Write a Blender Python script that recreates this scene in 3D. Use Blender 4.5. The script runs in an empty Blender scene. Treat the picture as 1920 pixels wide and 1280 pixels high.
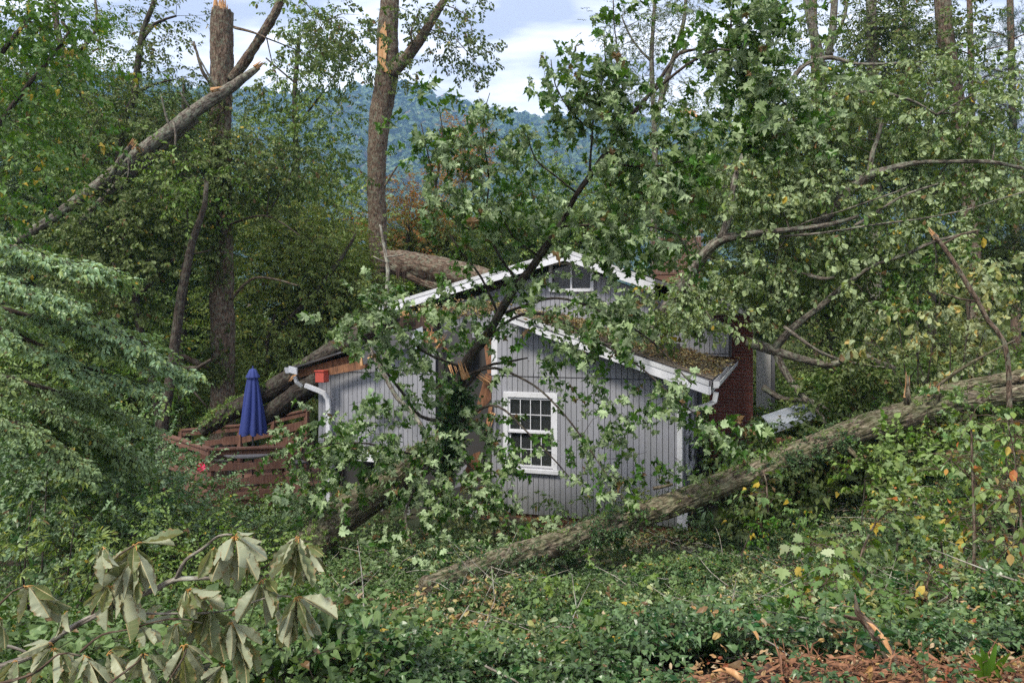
import bpy, math, random
import numpy as np
from mathutils import Vector, Matrix, Euler

RND = random.Random(11)
NR = np.random.RandomState(11)
C = bpy.context.scene.collection
R = math.radians
pi = math.pi

# ------------------------------------------------------------------ camera
F_PX = 1400.0            # focal length in photo pixels (1920 wide)
EYE = 3.65               # eye height above the base of the house
HOR = 600.0              # photo row of the horizon
cam = bpy.data.cameras.new('camera')
cam_o = bpy.data.objects.new('camera', cam)
C.objects.link(cam_o)
cam.sensor_width = 36.0
cam.lens = 36.0 * F_PX / 1920.0
cam.shift_y = -(640.0 - HOR) / 1920.0
cam.clip_start = 0.05
cam.clip_end = 12000
cam_o.location = (0, 0, EYE)
cam_o.rotation_euler = (R(90), 0, 0)
bpy.context.scene.camera = cam_o

# ------------------------------------------------------------------ light
SUN_EL, SUN_AZ = 52.0, -38.0      # azimuth seen from the camera: to the left and behind it
world = bpy.data.worlds.new('World')
bpy.context.scene.world = world
world.use_nodes = True
wt = world.node_tree
wt.nodes.clear()


def nd(t, typ, **kw):
    n = t.nodes.new(typ)
    for k, v in kw.items():
        if k.startswith('i_'):
            n.inputs[int(k[2:])].default_value = v
        else:
            setattr(n, k, v)
    return n


def lk(t, a, b):
    t.links.new(a, b)


def math_n(t, op, a, b=None, clamp=False):
    n = t.nodes.new('ShaderNodeMath')
    n.operation = op
    n.use_clamp = clamp
    for i, v in enumerate((a, b)):
        if v is None:
            continue
        if isinstance(v, (int, float)):
            n.inputs[i].default_value = v
        else:
            t.links.new(v, n.inputs[i])
    return n.outputs[0]


def mixc(t, fac, a, b, mode='MIX'):
    n = t.nodes.new('ShaderNodeMix')
    n.data_type = 'RGBA'
    n.blend_type = mode
    n.clamp_factor = True
    for sock, v in ((n.inputs['Factor'], fac), (n.inputs[6], a), (n.inputs[7], b)):
        if isinstance(v, (int, float)):
            sock.default_value = v
        elif isinstance(v, (tuple, list)):
            sock.default_value = (v[0], v[1], v[2], 1)
        else:
            t.links.new(v, sock)
    return n.outputs[2]


def ramp(t, fac, stops):
    n = t.nodes.new('ShaderNodeValToRGB')
    cr = n.color_ramp
    while len(cr.elements) < len(stops):
        cr.elements.new(0.5)
    for e, (p, c) in zip(cr.elements, stops):
        e.position = p
        e.color = (c[0], c[1], c[2], 1) if not isinstance(c, (int, float)) else (c, c, c, 1)
    t.links.new(fac, n.inputs[0])
    return n.outputs[0]


sky = nd(wt, 'ShaderNodeTexSky', sky_type='NISHITA')
sky.sun_disc = False
sky.sun_elevation = R(SUN_EL)
sky.sun_rotation = R(180 + SUN_AZ)
sky.air_density = 1.3
sky.dust_density = 2.0
tc = nd(wt, 'ShaderNodeTexCoord')
sep = nd(wt, 'ShaderNodeSeparateXYZ')
lk(wt, tc.outputs['Generated'], sep.inputs[0])
zz = math_n(wt, 'ADD', math_n(wt, 'MAXIMUM', sep.outputs[2], 0.0), 0.10)
px_ = math_n(wt, 'DIVIDE', sep.outputs[0], zz)
py_ = math_n(wt, 'DIVIDE', sep.outputs[1], zz)
cmb = nd(wt, 'ShaderNodeCombineXYZ')
lk(wt, math_n(wt, 'MULTIPLY', px_, 0.62), cmb.inputs[0])
lk(wt, py_, cmb.inputs[1])
n1 = nd(wt, 'ShaderNodeTexNoise')
n1.inputs['Scale'].default_value = 1.25
n1.inputs['Detail'].default_value = 7
n1.inputs['Roughness'].default_value = 0.55
n1.inputs['Distortion'].default_value = 0.35
lk(wt, cmb.outputs[0], n1.inputs['Vector'])
n2 = nd(wt, 'ShaderNodeTexNoise')
n2.inputs['Scale'].default_value = 3.4
n2.inputs['Detail'].default_value = 6
mp = nd(wt, 'ShaderNodeMapping')
mp.inputs['Location'].default_value = (7.3, 2.1, 3.3)
lk(wt, cmb.outputs[0], mp.inputs[0])
lk(wt, mp.outputs[0], n2.inputs['Vector'])
cover = ramp(wt, n1.outputs[0], [(0.27, 0.0), (0.42, 1.0)])
shade = ramp(wt, n2.outputs[0], [(0.40, (0.34, 0.37, 0.47)), (0.49, (0.53, 0.55, 0.63)), (0.60, (0.76, 0.77, 0.82))])
bgs = nd(wt, 'ShaderNodeBackground')
bgs.inputs['Strength'].default_value = 0.085
lk(wt, sky.outputs[0], bgs.inputs['Color'])
bgc = nd(wt, 'ShaderNodeBackground')
bgc.inputs['Strength'].default_value = 0.68
lk(wt, shade, bgc.inputs['Color'])
mxs = nd(wt, 'ShaderNodeMixShader')
lk(wt, math_n(wt, 'MULTIPLY', cover, 0.96), mxs.inputs[0])
lk(wt, bgs.outputs[0], mxs.inputs[1])
lk(wt, bgc.outputs[0], mxs.inputs[2])
wo = nd(wt, 'ShaderNodeOutputWorld')
lk(wt, mxs.outputs[0], wo.inputs[0])

sun = bpy.data.lights.new('sun', 'SUN')
sun.energy = 1.5
sun.angle = R(12)
sun.color = (1.0, 0.94, 0.82)
sun_o = bpy.data.objects.new('sun', sun)
C.objects.link(sun_o)
sd = Vector((math.sin(R(SUN_AZ)) * math.cos(R(SUN_EL)), -math.cos(R(SUN_AZ)) * math.cos(R(SUN_EL)), math.sin(R(SUN_EL))))
sun_o.rotation_euler = sd.to_track_quat('Z', 'Y').to_euler()
sun_o.location = (0, 0, 40)

sc = bpy.context.scene
sc.view_settings.view_transform = 'Standard'
sc.view_settings.look = 'None'
sc.view_settings.gamma = 1
sc.view_settings.exposure = 1.72
sc.view_settings.use_curve_mapping = False
sc.render.engine = 'CYCLES'
sc.cycles.max_bounces = 5
sc.cycles.diffuse_bounces = 2
sc.cycles.glossy_bounces = 2
sc.cycles.transmission_bounces = 3
sc.cycles.transparent_max_bounces = 8
sc.cycles.volume_bounces = 1
sc.cycles.use_denoising = False
sc.cycles.use_adaptive_sampling = False
sc.cycles.sample_clamp_indirect = 4.0

# ------------------------------------------------------------------ helpers


def W(px, py, Y):
    """point of the place seen at photo pixel (px, py), Y metres in front of the camera"""
    return Vector(((px - 960.0) / F_PX * Y, Y, EYE - (py - HOR) / F_PX * Y))


def sstep(a, b, x):
    t = np.clip((x - a) / (b - a), 0, 1)
    return t * t * (3 - 2 * t)


def hash3(ix, iy, iz):
    h = (ix * 374761393 + iy * 668265263 + iz * 2147483647 + 1274126177) & 0xFFFFFFFF
    h = ((h ^ (h >> 13)) * 1274126177) & 0xFFFFFFFF
    h = (h ^ (h >> 16)) & 0xFFFF
    return h / 65535.0


def vnoise(p):
    p = np.asarray(p, dtype=np.float64)
    i = np.floor(p).astype(np.int64)
    f = p - i
    f = f * f * (3 - 2 * f)
    r = 0
    for dx in (0, 1):
        for dy in (0, 1):
            for dz in (0, 1):
                w = (f[:, 0] if dx else 1 - f[:, 0]) * (f[:, 1] if dy else 1 - f[:, 1]) * (f[:, 2] if dz else 1 - f[:, 2])
                r = r + w * hash3(i[:, 0] + dx, i[:, 1] + dy, i[:, 2] + dz)
    return r * 2 - 1


def fbm(p, o=4):
    s, a = 0, 1.0
    q = np.array(p, dtype=np.float64)
    for k in range(o):
        s = s + a * vnoise(q)
        q = q * 2.03 + 17.1
        a *= 0.5
    return s


PY = [-30, 0, 3.3, 6, 9, 12, 16, 25, 40, 80, 200, 600, 3000]
PZ = [3.2, 2.2, 2.0, 1.10, 0.38, 0.0, -0.2, -1.2, -4, -12, -26, -30, -30]


def hz(X, Y):
    X = np.asarray(X, dtype=np.float64)
    Y = np.asarray(Y, dtype=np.float64)
    z = np.interp(Y, PY, PZ)
    z = z + 2.0 * sstep(2.6, 10, X) * sstep(4, 10, Y) * (1 - sstep(30, 70, Y)) + 0.25 * sstep(0.5, 3, X) * (1 - sstep(4, 8, Y))
    z = z - 1.5 * sstep(-1.5, -8, X) * sstep(4, 9, Y) * (1 - sstep(60, 120, Y))
    q = np.stack([X * 0.9, Y * 0.9, X * 0 + 3.1], -1).reshape(-1, 3)
    n = fbm(q, 3).reshape(X.shape)
    return z + 0.14 * n * (1 - 0.0 * X)


def h1(x, y):
    return float(hz(np.array([x]), np.array([y]))[0])


LOC = {}      # world location of every Empty / part origin


def link(o, parent=None, wl=(0, 0, 0)):
    C.objects.link(o)
    wl = Vector(wl)
    LOC[o.name] = wl
    if parent is not None:
        o.parent = parent
        o.location = wl - LOC[parent.name]
    else:
        o.location = wl
    return o


def tag(o, label=None, cat=None, group=None, kind=None):
    if label:
        o['label'] = label
    if cat:
        o['category'] = cat
    if group:
        o['group'] = group
    if kind:
        o['kind'] = kind
    return o


def thing(name, loc, label, cat, group=None):
    o = bpy.data.objects.new(name, None)
    o.empty_display_size = 0.2
    link(o, None, loc)
    return tag(o, label, cat, group)


def mesh_np(name, V, Fs, bc=None, smooth=True, attrs=None):
    """Fs: list of int arrays (M,k)"""
    me = bpy.data.meshes.new(name)
    V = np.asarray(V, dtype=np.float32)
    me.vertices.add(len(V))
    me.vertices.foreach_set('co', V.ravel())
    if not isinstance(Fs, list):
        Fs = [Fs]
    Fs = [np.asarray(f, dtype=np.int32) for f in Fs if len(f)]
    nl = sum(f.size for f in Fs)
    npol = sum(len(f) for f in Fs)
    me.loops.add(nl)
    me.polygons.add(npol)
    me.loops.foreach_set('vertex_index', np.concatenate([f.ravel() for f in Fs]))
    tot = np.concatenate([np.full(len(f), f.shape[1], dtype=np.int32) for f in Fs])
    st = np.concatenate([[0], np.cumsum(tot)[:-1]]).astype(np.int32)
    me.polygons.foreach_set('loop_start', st)
    me.polygons.foreach_set('loop_total', tot)
    me.polygons.foreach_set('use_smooth', np.full(npol, smooth, dtype=bool))
    if bc is not None:
        a = me.attributes.new('bc', 'FLOAT_VECTOR', 'POINT')
        a.data.foreach_set('vector', np.asarray(bc, dtype=np.float32).ravel())
    for k, v in (attrs or {}).items():
        v = np.asarray(v)
        if v.ndim == 2:
            a = me.attributes.new(k, 'FLOAT_VECTOR', 'POINT')
            a.data.foreach_set('vector', v.astype(np.float32).ravel())
        else:
            a = me.attributes.new(k, 'FLOAT', 'POINT')
            a.data.foreach_set('value', v.astype(np.float32))
    me.update(calc_edges=True)
    me.validate()
    return me


class MB:
    """collects polygons in world coordinates and links them as ONE mesh object"""

    def __init__(s):
        s.v = []
        s.f = []

    def poly(s, pts):
        i = len(s.v)
        s.v += [tuple(p) for p in pts]
        s.f.append(tuple(range(i, i + len(pts))))

    def hexa(s, p):
        """8 points: bottom 4 then top 4, same order"""
        i = len(s.v)
        s.v += [tuple(q) for q in p]
        for a in ((3, 2, 1, 0), (4, 5, 6, 7), (0, 1, 5, 4), (1, 2, 6, 5), (2, 3, 7, 6), (3, 0, 4, 7)):
            s.f.append(tuple(i + k for k in a))
        return s

    def box(s, fr, u0, u1, d0, d1, z0, z1):
        return s.hexa([fr(u0, d0, z0), fr(u1, d0, z0), fr(u1, d1, z0), fr(u0, d1, z0),
                       fr(u0, d0, z1), fr(u1, d0, z1), fr(u1, d1, z1), fr(u0, d1, z1)])

    def beam(s, a, b, w, h, up=Vector((0, 0, 1))):
        """rectangular bar from a to b, w across, h along up"""
        a, b = Vector(a), Vector(b)
        d = (b - a).normalized()
        side = d.cross(up)
        if side.length < 1e-3:
            side = d.cross(Vector((1, 0, 0)))
        side.normalize()
        u = side.cross(d).normalized()
        p = []
        for e in (a, b):
            for sx, sz in ((-1, -1), (1, -1), (1, 1), (-1, 1)):
                p.append(e + side * (sx * w / 2) + u * (sz * h / 2))
        return s.hexa(p)

    def prism(s, pts, off):
        """extrude the polygon pts by the vector off"""
        i = len(s.v)
        n = len(pts)
        s.v += [tuple(Vector(p)) for p in pts] + [tuple(Vector(p) + Vector(off)) for p in pts]
        s.f.append(tuple(range(i + n - 1, i - 1, -1)))
        s.f.append(tuple(range(i + n, i + 2 * n)))
        for k in range(n):
            j = (k + 1) % n
            s.f.append((i + k, i + j, i + n + j, i + n + k))
        return s

    def add(s, V, Fq):
        i = len(s.v)
        s.v += [tuple(v) for v in V]
        s.f += [tuple(int(a) + i for a in f) for f in Fq]
        return s

    def build(s, name, mat, parent=None, wl=None, smooth=False, bevel=0.0):
        if wl is None:
            wl = LOC[parent.name] if parent is not None else Vector((0, 0, 0))
        wl = Vector(wl)
        me = bpy.data.meshes.new(name)
        me.from_pydata([(v[0] - wl.x, v[1] - wl.y, v[2] - wl.z) for v in s.v], [], s.f)
        me.update()
        if smooth:
            me.polygons.foreach_set('use_smooth', [True] * len(me.polygons))
        if mat:
            me.materials.append(mat)
        o = bpy.data.objects.new(name, me)
        link(o, parent, wl)
        if bevel:
            m = o.modifiers.new('bevel', 'BEVEL')
            m.width = bevel
            m.segments = 2
            m.limit_method = 'ANGLE'
        return o


def obj_np(name, V, Fs, mat, parent=None, wl=None, bc=None, smooth=True, attrs=None):
    if wl is None:
        wl = LOC[parent.name] if parent is not None else Vector((0, 0, 0))
    V = np.asarray(V, dtype=np.float64) - np.array(tuple(wl))
    me = mesh_np(name, V, Fs, bc, smooth, attrs)
    if mat:
        me.materials.append(mat)
    o = bpy.data.objects.new(name, me)
    return link(o, parent, wl)


def resample(P, r, step):
    """Catmull-Rom through the control points"""
    P = np.array([tuple(p) for p in P], dtype=np.float64)
    r = np.array(r, dtype=np.float64)
    n = len(P)
    out, rr = [], []
    for i in range(n - 1):
        p0, p1, p2, p3 = P[max(i - 1, 0)], P[i], P[i + 1], P[min(i + 2, n - 1)]
        L = np.linalg.norm(p2 - p1)
        k = max(1, int(L / step))
        for j in range(k):
            t = j / k
            out.append(0.5 * ((2 * p1) + (-p0 + p2) * t + (2 * p0 - 5 * p1 + 4 * p2 - p3) * t * t + (-p0 + 3 * p1 - 3 * p2 + p3) * t ** 3))
            rr.append(r[i] * (1 - t) + r[i + 1] * t)
    out.append(P[-1])
    rr.append(r[-1])
    return np.array(out), np.array(rr)


def tube(P, r, seg=10, step=0.25, rough=0.06, wob=0.0, seed=0, ridge=0.0, freq=22.0, cap=True, jag=0.0):
    """tapered tube with uneven skin; returns V, F, bc"""
    P, r = resample(P, r, step)
    n = len(P)
    if wob:
        q = np.stack([np.arange(n) * step * 1.6 + seed * 7.7, np.zeros(n), np.zeros(n)], -1)
        for k in range(3):
            P[:, k] += wob * vnoise(q + k * 31.7) * np.clip(np.arange(n) / 4.0, 0, 1)
    T = np.gradient(P, axis=0)
    T /= np.linalg.norm(T, axis=1)[:, None] + 1e-9
    N = np.zeros_like(T)
    a = np.array([0.0, 0.0, 1.0]) if abs(T[0, 2]) < 0.9 else np.array([1.0, 0.0, 0.0])
    a = a - T[0] * a.dot(T[0])
    a /= np.linalg.norm(a)
    for i in range(n):
        a = a - T[i] * a.dot(T[i])
        a /= np.linalg.norm(a) + 1e-9
        N[i] = a
    B = np.cross(T, N)
    s = np.concatenate([[0], np.cumsum(np.linalg.norm(np.diff(P, axis=0), axis=1))])
    ph = np.linspace(0, 2 * pi, seg, endpoint=False)
    cp, sp = np.cos(ph), np.sin(ph)
    RR = np.repeat(r[:, None], seg, 1)
    SS = np.repeat(s[:, None], seg, 1)
    cx, cy = RR * cp, RR * sp
    if rough:
        q = np.stack([cx / (r.max()) * 1.1 + seed, cy / (r.max()) * 1.1, SS * 1.3 / max(r.max() * 4, .1)], -1).reshape(-1, 3)
        RR = RR * (1 - 0.6 * rough + rough * fbm(q, 3).reshape(n, seg))
    if ridge:
        q = np.stack([cx * freq + seed, cy * freq, SS * freq * 0.22], -1).reshape(-1, 3)
        d = 1 - 2 * np.abs(vnoise(q + 0.35 * vnoise(q * 2.3)[:, None]))
        q2 = q * np.array([2.3, 2.3, 3.5]) + 11
        RR = RR + (ridge * (d - 0.75 + 0.45 * vnoise(q2))).reshape(n, seg)
    V = P[:, None, :] + N[:, None, :] * (RR * cp)[:, :, None] + B[:, None, :] * (RR * sp)[:, :, None]
    if jag:
        for end, sg in ((0, -1), (n - 1, 1)):
            jj = jag * NR.rand(seg) ** 1.5
            V[end] += T[end] * (sg * jj)[:, None]
    V = V.reshape(-1, 3)
    bc = np.stack([cx, cy, SS], -1).reshape(-1, 3)
    i = np.arange(n - 1)[:, None] * seg
    j = np.arange(seg)[None, :]
    j2 = (j + 1) % seg
    Fq = np.stack([i + j, i + j2, i + seg + j2, i + seg + j], -1).reshape(-1, 4)
    Fs = [Fq]
    if cap:
        m = len(V)
        V = np.concatenate([V, [P[0] + T[0] * 0.0], [P[-1]]])
        bc = np.concatenate([bc, [[0, 0, 0]], [[0, 0, s[-1]]]])
        jj = np.arange(seg)
        k = (n - 1) * seg
        Fs.append(np.stack([np.full(seg, m), (jj + 1) % seg, jj], -1))
        Fs.append(np.stack([np.full(seg, m + 1), k + jj, k + (jj + 1) % seg], -1))
    return V, Fs, bc


def join_tubes(lst):
    Vs, Q, T3, B = [], [], [], []
    o = 0
    for V, Fs, bc in lst:
        Vs.append(V)
        B.append(bc)
        for f in Fs:
            (Q if f.shape[1] == 4 else T3).append(f + o)
        o += len(V)
    Fs = []
    if Q:
        Fs.append(np.concatenate(Q))
    if T3:
        Fs.append(np.concatenate(T3))
    return np.concatenate(Vs), Fs, np.concatenate(B)


# ------------------------------------------------------------------ materials
MATS = {}


def newmat(name):
    m = bpy.data.materials.new(name)
    m.use_nodes = True
    t = m.node_tree
    t.nodes.clear()
    out = t.nodes.new('ShaderNodeOutputMaterial')
    b = t.nodes.new('ShaderNodeBsdfPrincipled')
    t.links.new(b.outputs[0], out.inputs[0])
    MATS[name] = m
    return m, t, b, out


def noise_n(t, vec, scale, detail=5, rough=0.55, stretch=None, dist=0.0, loc=None):
    n = t.nodes.new('ShaderNodeTexNoise')
    n.inputs['Scale'].default_value = scale
    n.inputs['Detail'].default_value = detail
    n.inputs['Roughness'].default_value = rough
    n.inputs['Distortion'].default_value = dist
    if stretch or loc:
        m = t.nodes.new('ShaderNodeMapping')
        if stretch:
            m.inputs['Scale'].default_value = stretch
        if loc:
            m.inputs['Location'].default_value = loc
        t.links.new(vec, m.inputs[0])
        vec = m.outputs[0]
    t.links.new(vec, n.inputs['Vector'])
    return n.outputs[0]


def bump(t, b, h, strength, dist=0.01):
    n = t.nodes.new('ShaderNodeBump')
    n.inputs['Strength'].default_value = strength
    n.inputs['Distance'].default_value = dist
    t.links.new(h, n.inputs['Height'])
    t.links.new(n.outputs[0], b.inputs['Normal'])


def bark_mat(name, dark, mid, light, lichen=0.0, lichcol=(0.30, 0.36, 0.26), moss=0.0, scale=1.0):
    m, t, b, out = newmat(name)
    at = nd(t, 'ShaderNodeAttribute', attribute_name='bc')
    v = at.outputs['Vector']
    fur = noise_n(t, v, 34 * scale, 6, 0.62, (1, 1, 0.24), 1.1)
    blk = noise_n(t, v, 5 * scale, 5, 0.6, (1, 1, 0.5), 0, (3, 1, 5))
    col = ramp(t, fur, [(0.40, dark), (0.50, mid), (0.62, light)])
    col = mixc(t, math_n(t, 'MULTIPLY', blk, 0.55), col, mixc(t, 0.5, mid, dark), 'MIX')
    ge = nd(t, 'ShaderNodeNewGeometry')
    if lichen:
        l = noise_n(t, v, 9 * scale, 7, 0.68, None, 0.4, (8, 8, 1))
        lf = ramp(t, l, [(0.50, 0.0), (0.58, 1.0)])
        col = mixc(t, math_n(t, 'MULTIPLY', lf, lichen), col, lichcol)
    if moss:
        sx = nd(t, 'ShaderNodeSeparateXYZ')
        lk(t, ge.outputs['Normal'], sx.inputs[0])
        l2 = noise_n(t, v, 4 * scale, 7, 0.65, None, 0.4, (1, 5, 1))
        mf = math_n(t, 'MULTIPLY', ramp(t, l2, [(0.42, 0.0), (0.60, 1.0)]), moss)
        col = mixc(t, mf, col, (0.075, 0.10, 0.03))
    lk(t, col, b.inputs['Base Color'])
    b.inputs['Roughness'].default_value = 0.95
    b.inputs['Specular IOR Level'].default_value = 0.15
    bump(t, b, fur, 0.9, 0.02)
    return m


bark_mat('bark_grey', (0.025, 0.020, 0.016), (0.12, 0.10, 0.082), (0.30, 0.265, 0.22), 0.35)
bark_mat('bark_log', (0.018, 0.013, 0.009), (0.115, 0.088, 0.062), (0.34, 0.285, 0.21), 0.28, (0.30, 0.33, 0.20), 0.35)
bark_mat('bark_brown', (0.024, 0.017, 0.012), (0.105, 0.072, 0.052), (0.25, 0.185, 0.14), 0.25)
bark_mat('bark_dark', (0.015, 0.012, 0.010), (0.055, 0.042, 0.034), (0.13, 0.105, 0.085), 0.12)
bark_mat('bark_pale', (0.07, 0.06, 0.05), (0.24, 0.21, 0.175), (0.46, 0.42, 0.35), 0.5, (0.42, 0.46, 0.38))
bark_mat('bark_pine', (0.035, 0.022, 0.016), (0.135, 0.088, 0.062), (0.27, 0.19, 0.145), 0.15)


def rough_wood(name, a, b_, c, rough=0.85):
    m, t, b, out = newmat(name)
    tcn = nd(t, 'ShaderNodeTexCoord')
    g = noise_n(t, tcn.outputs['Object'], 9, 6, 0.6, (3, 3, 0.5), 0.8)
    n = noise_n(t, tcn.outputs['Object'], 2.0, 5, 0.6)
    col = ramp(t, g, [(0.3, a), (0.5, b_), (0.7, c)])
    col = mixc(t, math_n(t, 'MULTIPLY', n, 0.5), col, a)
    lk(t, col, b.inputs['Base Color'])
    b.inputs['Roughness'].default_value = rough
    bump(t, b, g, 0.5, 0.006)
    return m


rough_wood('split_wood', (0.30, 0.14, 0.055), (0.52, 0.29, 0.13), (0.68, 0.47, 0.27))
rough_wood('old_wood', (0.08, 0.038, 0.02), (0.22, 0.095, 0.045), (0.36, 0.18, 0.09))
rough_wood('deck_paint', (0.085, 0.038, 0.026), (0.165, 0.078, 0.054), (0.27, 0.15, 0.105))
rough_wood('dark_wood', (0.02, 0.012, 0.009), (0.05, 0.028, 0.018), (0.10, 0.055, 0.035))


def paint_mat(name, col, dirt=0.25, rough=0.6, dirtcol=(0.20, 0.17, 0.13), dscale=3.0, low=0.0):
    m, t, b, out = newmat(name)
    tcn = nd(t, 'ShaderNodeTexCoord')
    ob = nd(t, 'ShaderNodeNewGeometry')
    v = ob.outputs['Position']
    n = noise_n(t, v, dscale, 8, 0.65, (1, 1, 0.35), 0.3)
    fac = math_n(t, 'MULTIPLY', ramp(t, n, [(0.42, 0.0), (0.72, 1.0)]), dirt)
    c = mixc(t, fac, col, dirtcol)
    n2 = noise_n(t, v, 42, 3, 0.5, (1, 1, 0.12))
    c = mixc(t, math_n(t, 'MULTIPLY', n2, 0.16), c, (0.12, 0.12, 0.12))
    spk = noise_n(t, v, 30, 2, 0.4, None, 0, (4, 4, 4))
    c = mixc(t, math_n(t, 'MULTIPLY', ramp(t, spk, [(0.70, 0.0), (0.74, 1.0)]), min(dirt * 2.4, .9)), c, (0.06, 0.05, 0.04))
    oi = nd(t, 'ShaderNodeObjectInfo')
    c = mixc(t, math_n(t, 'MULTIPLY', oi.outputs['Random'], 0.16), c, (0.10, 0.10, 0.11))
    if low:
        # splashed earth and algae on the lowest boards, drips of its own shape
        sz = nd(t, 'ShaderNodeSeparateXYZ')
        lk(t, v, sz.inputs[0])
        hgt = math_n(t, 'SUBTRACT', 1.0, math_n(t, 'DIVIDE', sz.outputs[2], 0.75), clamp=True)
        dr = noise_n(t, v, 5, 7, 0.7, (1.5, 1.5, 0.5), 0.2, (4, 4, 4))
        c = mixc(t, math_n(t, 'MULTIPLY', math_n(t, 'MULTIPLY', hgt, ramp(t, dr, [(0.3, 0.15), (0.6, 1.0)])), low), c, (0.10, 0.105, 0.06))
    lk(t, c, b.inputs['Base Color'])
    b.inputs['Roughness'].default_value = rough
    bump(t, b, n2, 0.25, 0.004)
    return m


paint_mat('siding_paint', (0.30, 0.305, 0.345), 0.45, 0.75, (0.14, 0.145, 0.12), 2.2, low=.7)
paint_mat('groove_paint', (0.05, 0.05, 0.06), 0.1, 0.9)
paint_mat('white_paint', (0.72, 0.73, 0.78), 0.22, 0.5)
paint_mat('gutter_paint', (0.62, 0.63, 0.66), 0.40, 0.4)
paint_mat('tin', (0.36, 0.40, 0.46), 0.35, 0.35)
paint_mat('red_box', (0.55, 0.055, 0.03), 0.25, 0.5)
paint_mat('black_felt', (0.035, 0.035, 0.04), 0.3, 0.8)
paint_mat('felt_grey', (0.10, 0.10, 0.115), 0.3, 0.85)
paint_mat('plaster', (0.5, 0.49, 0.47), 0.4, 0.8)
paint_mat('drape', (0.42, 0.41, 0.40), 0.1, 0.9)
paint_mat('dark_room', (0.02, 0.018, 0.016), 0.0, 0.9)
paint_mat('mortar', (0.36, 0.32, 0.29), 0.3, 0.95)
paint_mat('pole_metal', (0.05, 0.05, 0.05), 0.2, 0.4)
paint_mat('pink_flower', (0.80, 0.02, 0.10), 0.0, 0.6)


def brick_mat(name, a, b_):
    m, t, b, out = newmat(name)
    oi = nd(t, 'ShaderNodeObjectInfo')
    ge = nd(t, 'ShaderNodeNewGeometry')
    n = noise_n(t, ge.outputs['Position'], 18, 6, 0.65)
    c = mixc(t, oi.outputs['Random'], a, b_)
    c = mixc(t, math_n(t, 'MULTIPLY', n, 0.6), c, (0.06, 0.03, 0.025))
    lk(t, c, b.inputs['Base Color'])
    b.inputs['Roughness'].default_value = 0.9
    bump(t, b, n, 0.5, 0.006)


brick_mat('brick_red', (0.36, 0.11, 0.075), (0.22, 0.065, 0.05))
brick_mat('brick_tan', (0.17, 0.085, 0.055), (0.11, 0.06, 0.04))

m, t, b, out = newmat('glass')
b.inputs['Base Color'].default_value = (0.03, 0.035, 0.035, 1)
b.inputs['Roughness'].default_value = 0.08
b.inputs['Alpha'].default_value = 0.38
b.inputs['Specular IOR Level'].default_value = 0.7

m, t, b, out = newmat('blue_cloth')
ge = nd(t, 'ShaderNodeNewGeometry')
n = noise_n(t, ge.outputs['Position'], 5, 5, 0.6, (1, 1, 0.3))
lk(t, mixc(t, math_n(t, 'MULTIPLY', n, 0.7), (0.018, 0.036, 0.21), (0.032, 0.046, 0.14)), b.inputs['Base Color'])
b.inputs['Roughness'].default_value = 0.8
n = noise_n(t, ge.outputs['Position'], 22, 4, 0.6, (1, 1, 0.3))
bump(t, b, n, 0.3, 0.01)

m, t, b, out = newmat('shingle')
ge = nd(t, 'ShaderNodeNewGeometry')
rn = ge.outputs['Random Per Island']
n = noise_n(t, ge.outputs['Position'], 60, 4, 0.6)
c = mixc(t, rn, (0.13, 0.10, 0.075), (0.23, 0.185, 0.135))
lk(t, mixc(t, n, c, (0.08, 0.065, 0.05)), b.inputs['Base Color'])
b.inputs['Roughness'].default_value = 0.95

# soil
m, t, b, out = newmat('soil')
ge = nd(t, 'ShaderNodeNewGeometry')
v = ge.outputs['Position']
n = noise_n(t, v, 3.0, 10, 0.7)
n_b = noise_n(t, v, 0.8, 5, 0.6, None, 0, (9, 3, 1))
c = ramp(t, n, [(0.3, (0.018, 0.013, 0.008)), (0.5, (0.05, 0.035, 0.02)), (0.7, (0.10, 0.07, 0.04))])
c = mixc(t, ramp(t, n_b, [(0.45, 0.0), (0.62, 0.9)]), c, (0.03, 0.045, 0.014))
lk(t, c, b.inputs['Base Color'])
b.inputs['Roughness'].default_value = 1
bump(t, b, noise_n(t, v, 22, 8, 0.7), 1.0, 0.05)

m, t, b, out = newmat('forest_floor_far')
ge = nd(t, 'ShaderNodeNewGeometry')
n = noise_n(t, ge.outputs['Position'], 0.05, 10, 0.7)
lk(t, ramp(t, n, [(0.3, (0.018, 0.035, 0.012)), (0.7, (0.06, 0.09, 0.03))]), b.inputs['Base Color'])
b.inputs['Roughness'].default_value = 1

m, t, b, out = newmat('red_earth')
ge = nd(t, 'ShaderNodeNewGeometry')
v = ge.outputs['Position']
n = noise_n(t, v, 11, 10, 0.72)
c = ramp(t, n, [(0.36, (0.014, 0.007, 0.005)), (0.5, (0.06, 0.026, 0.016)), (0.66, (0.26, 0.13, 0.08))])
lk(t, c, b.inputs['Base Color'])
b.inputs['Roughness'].default_value = 1
bump(t, b, n, 1.0, 0.04)


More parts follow.
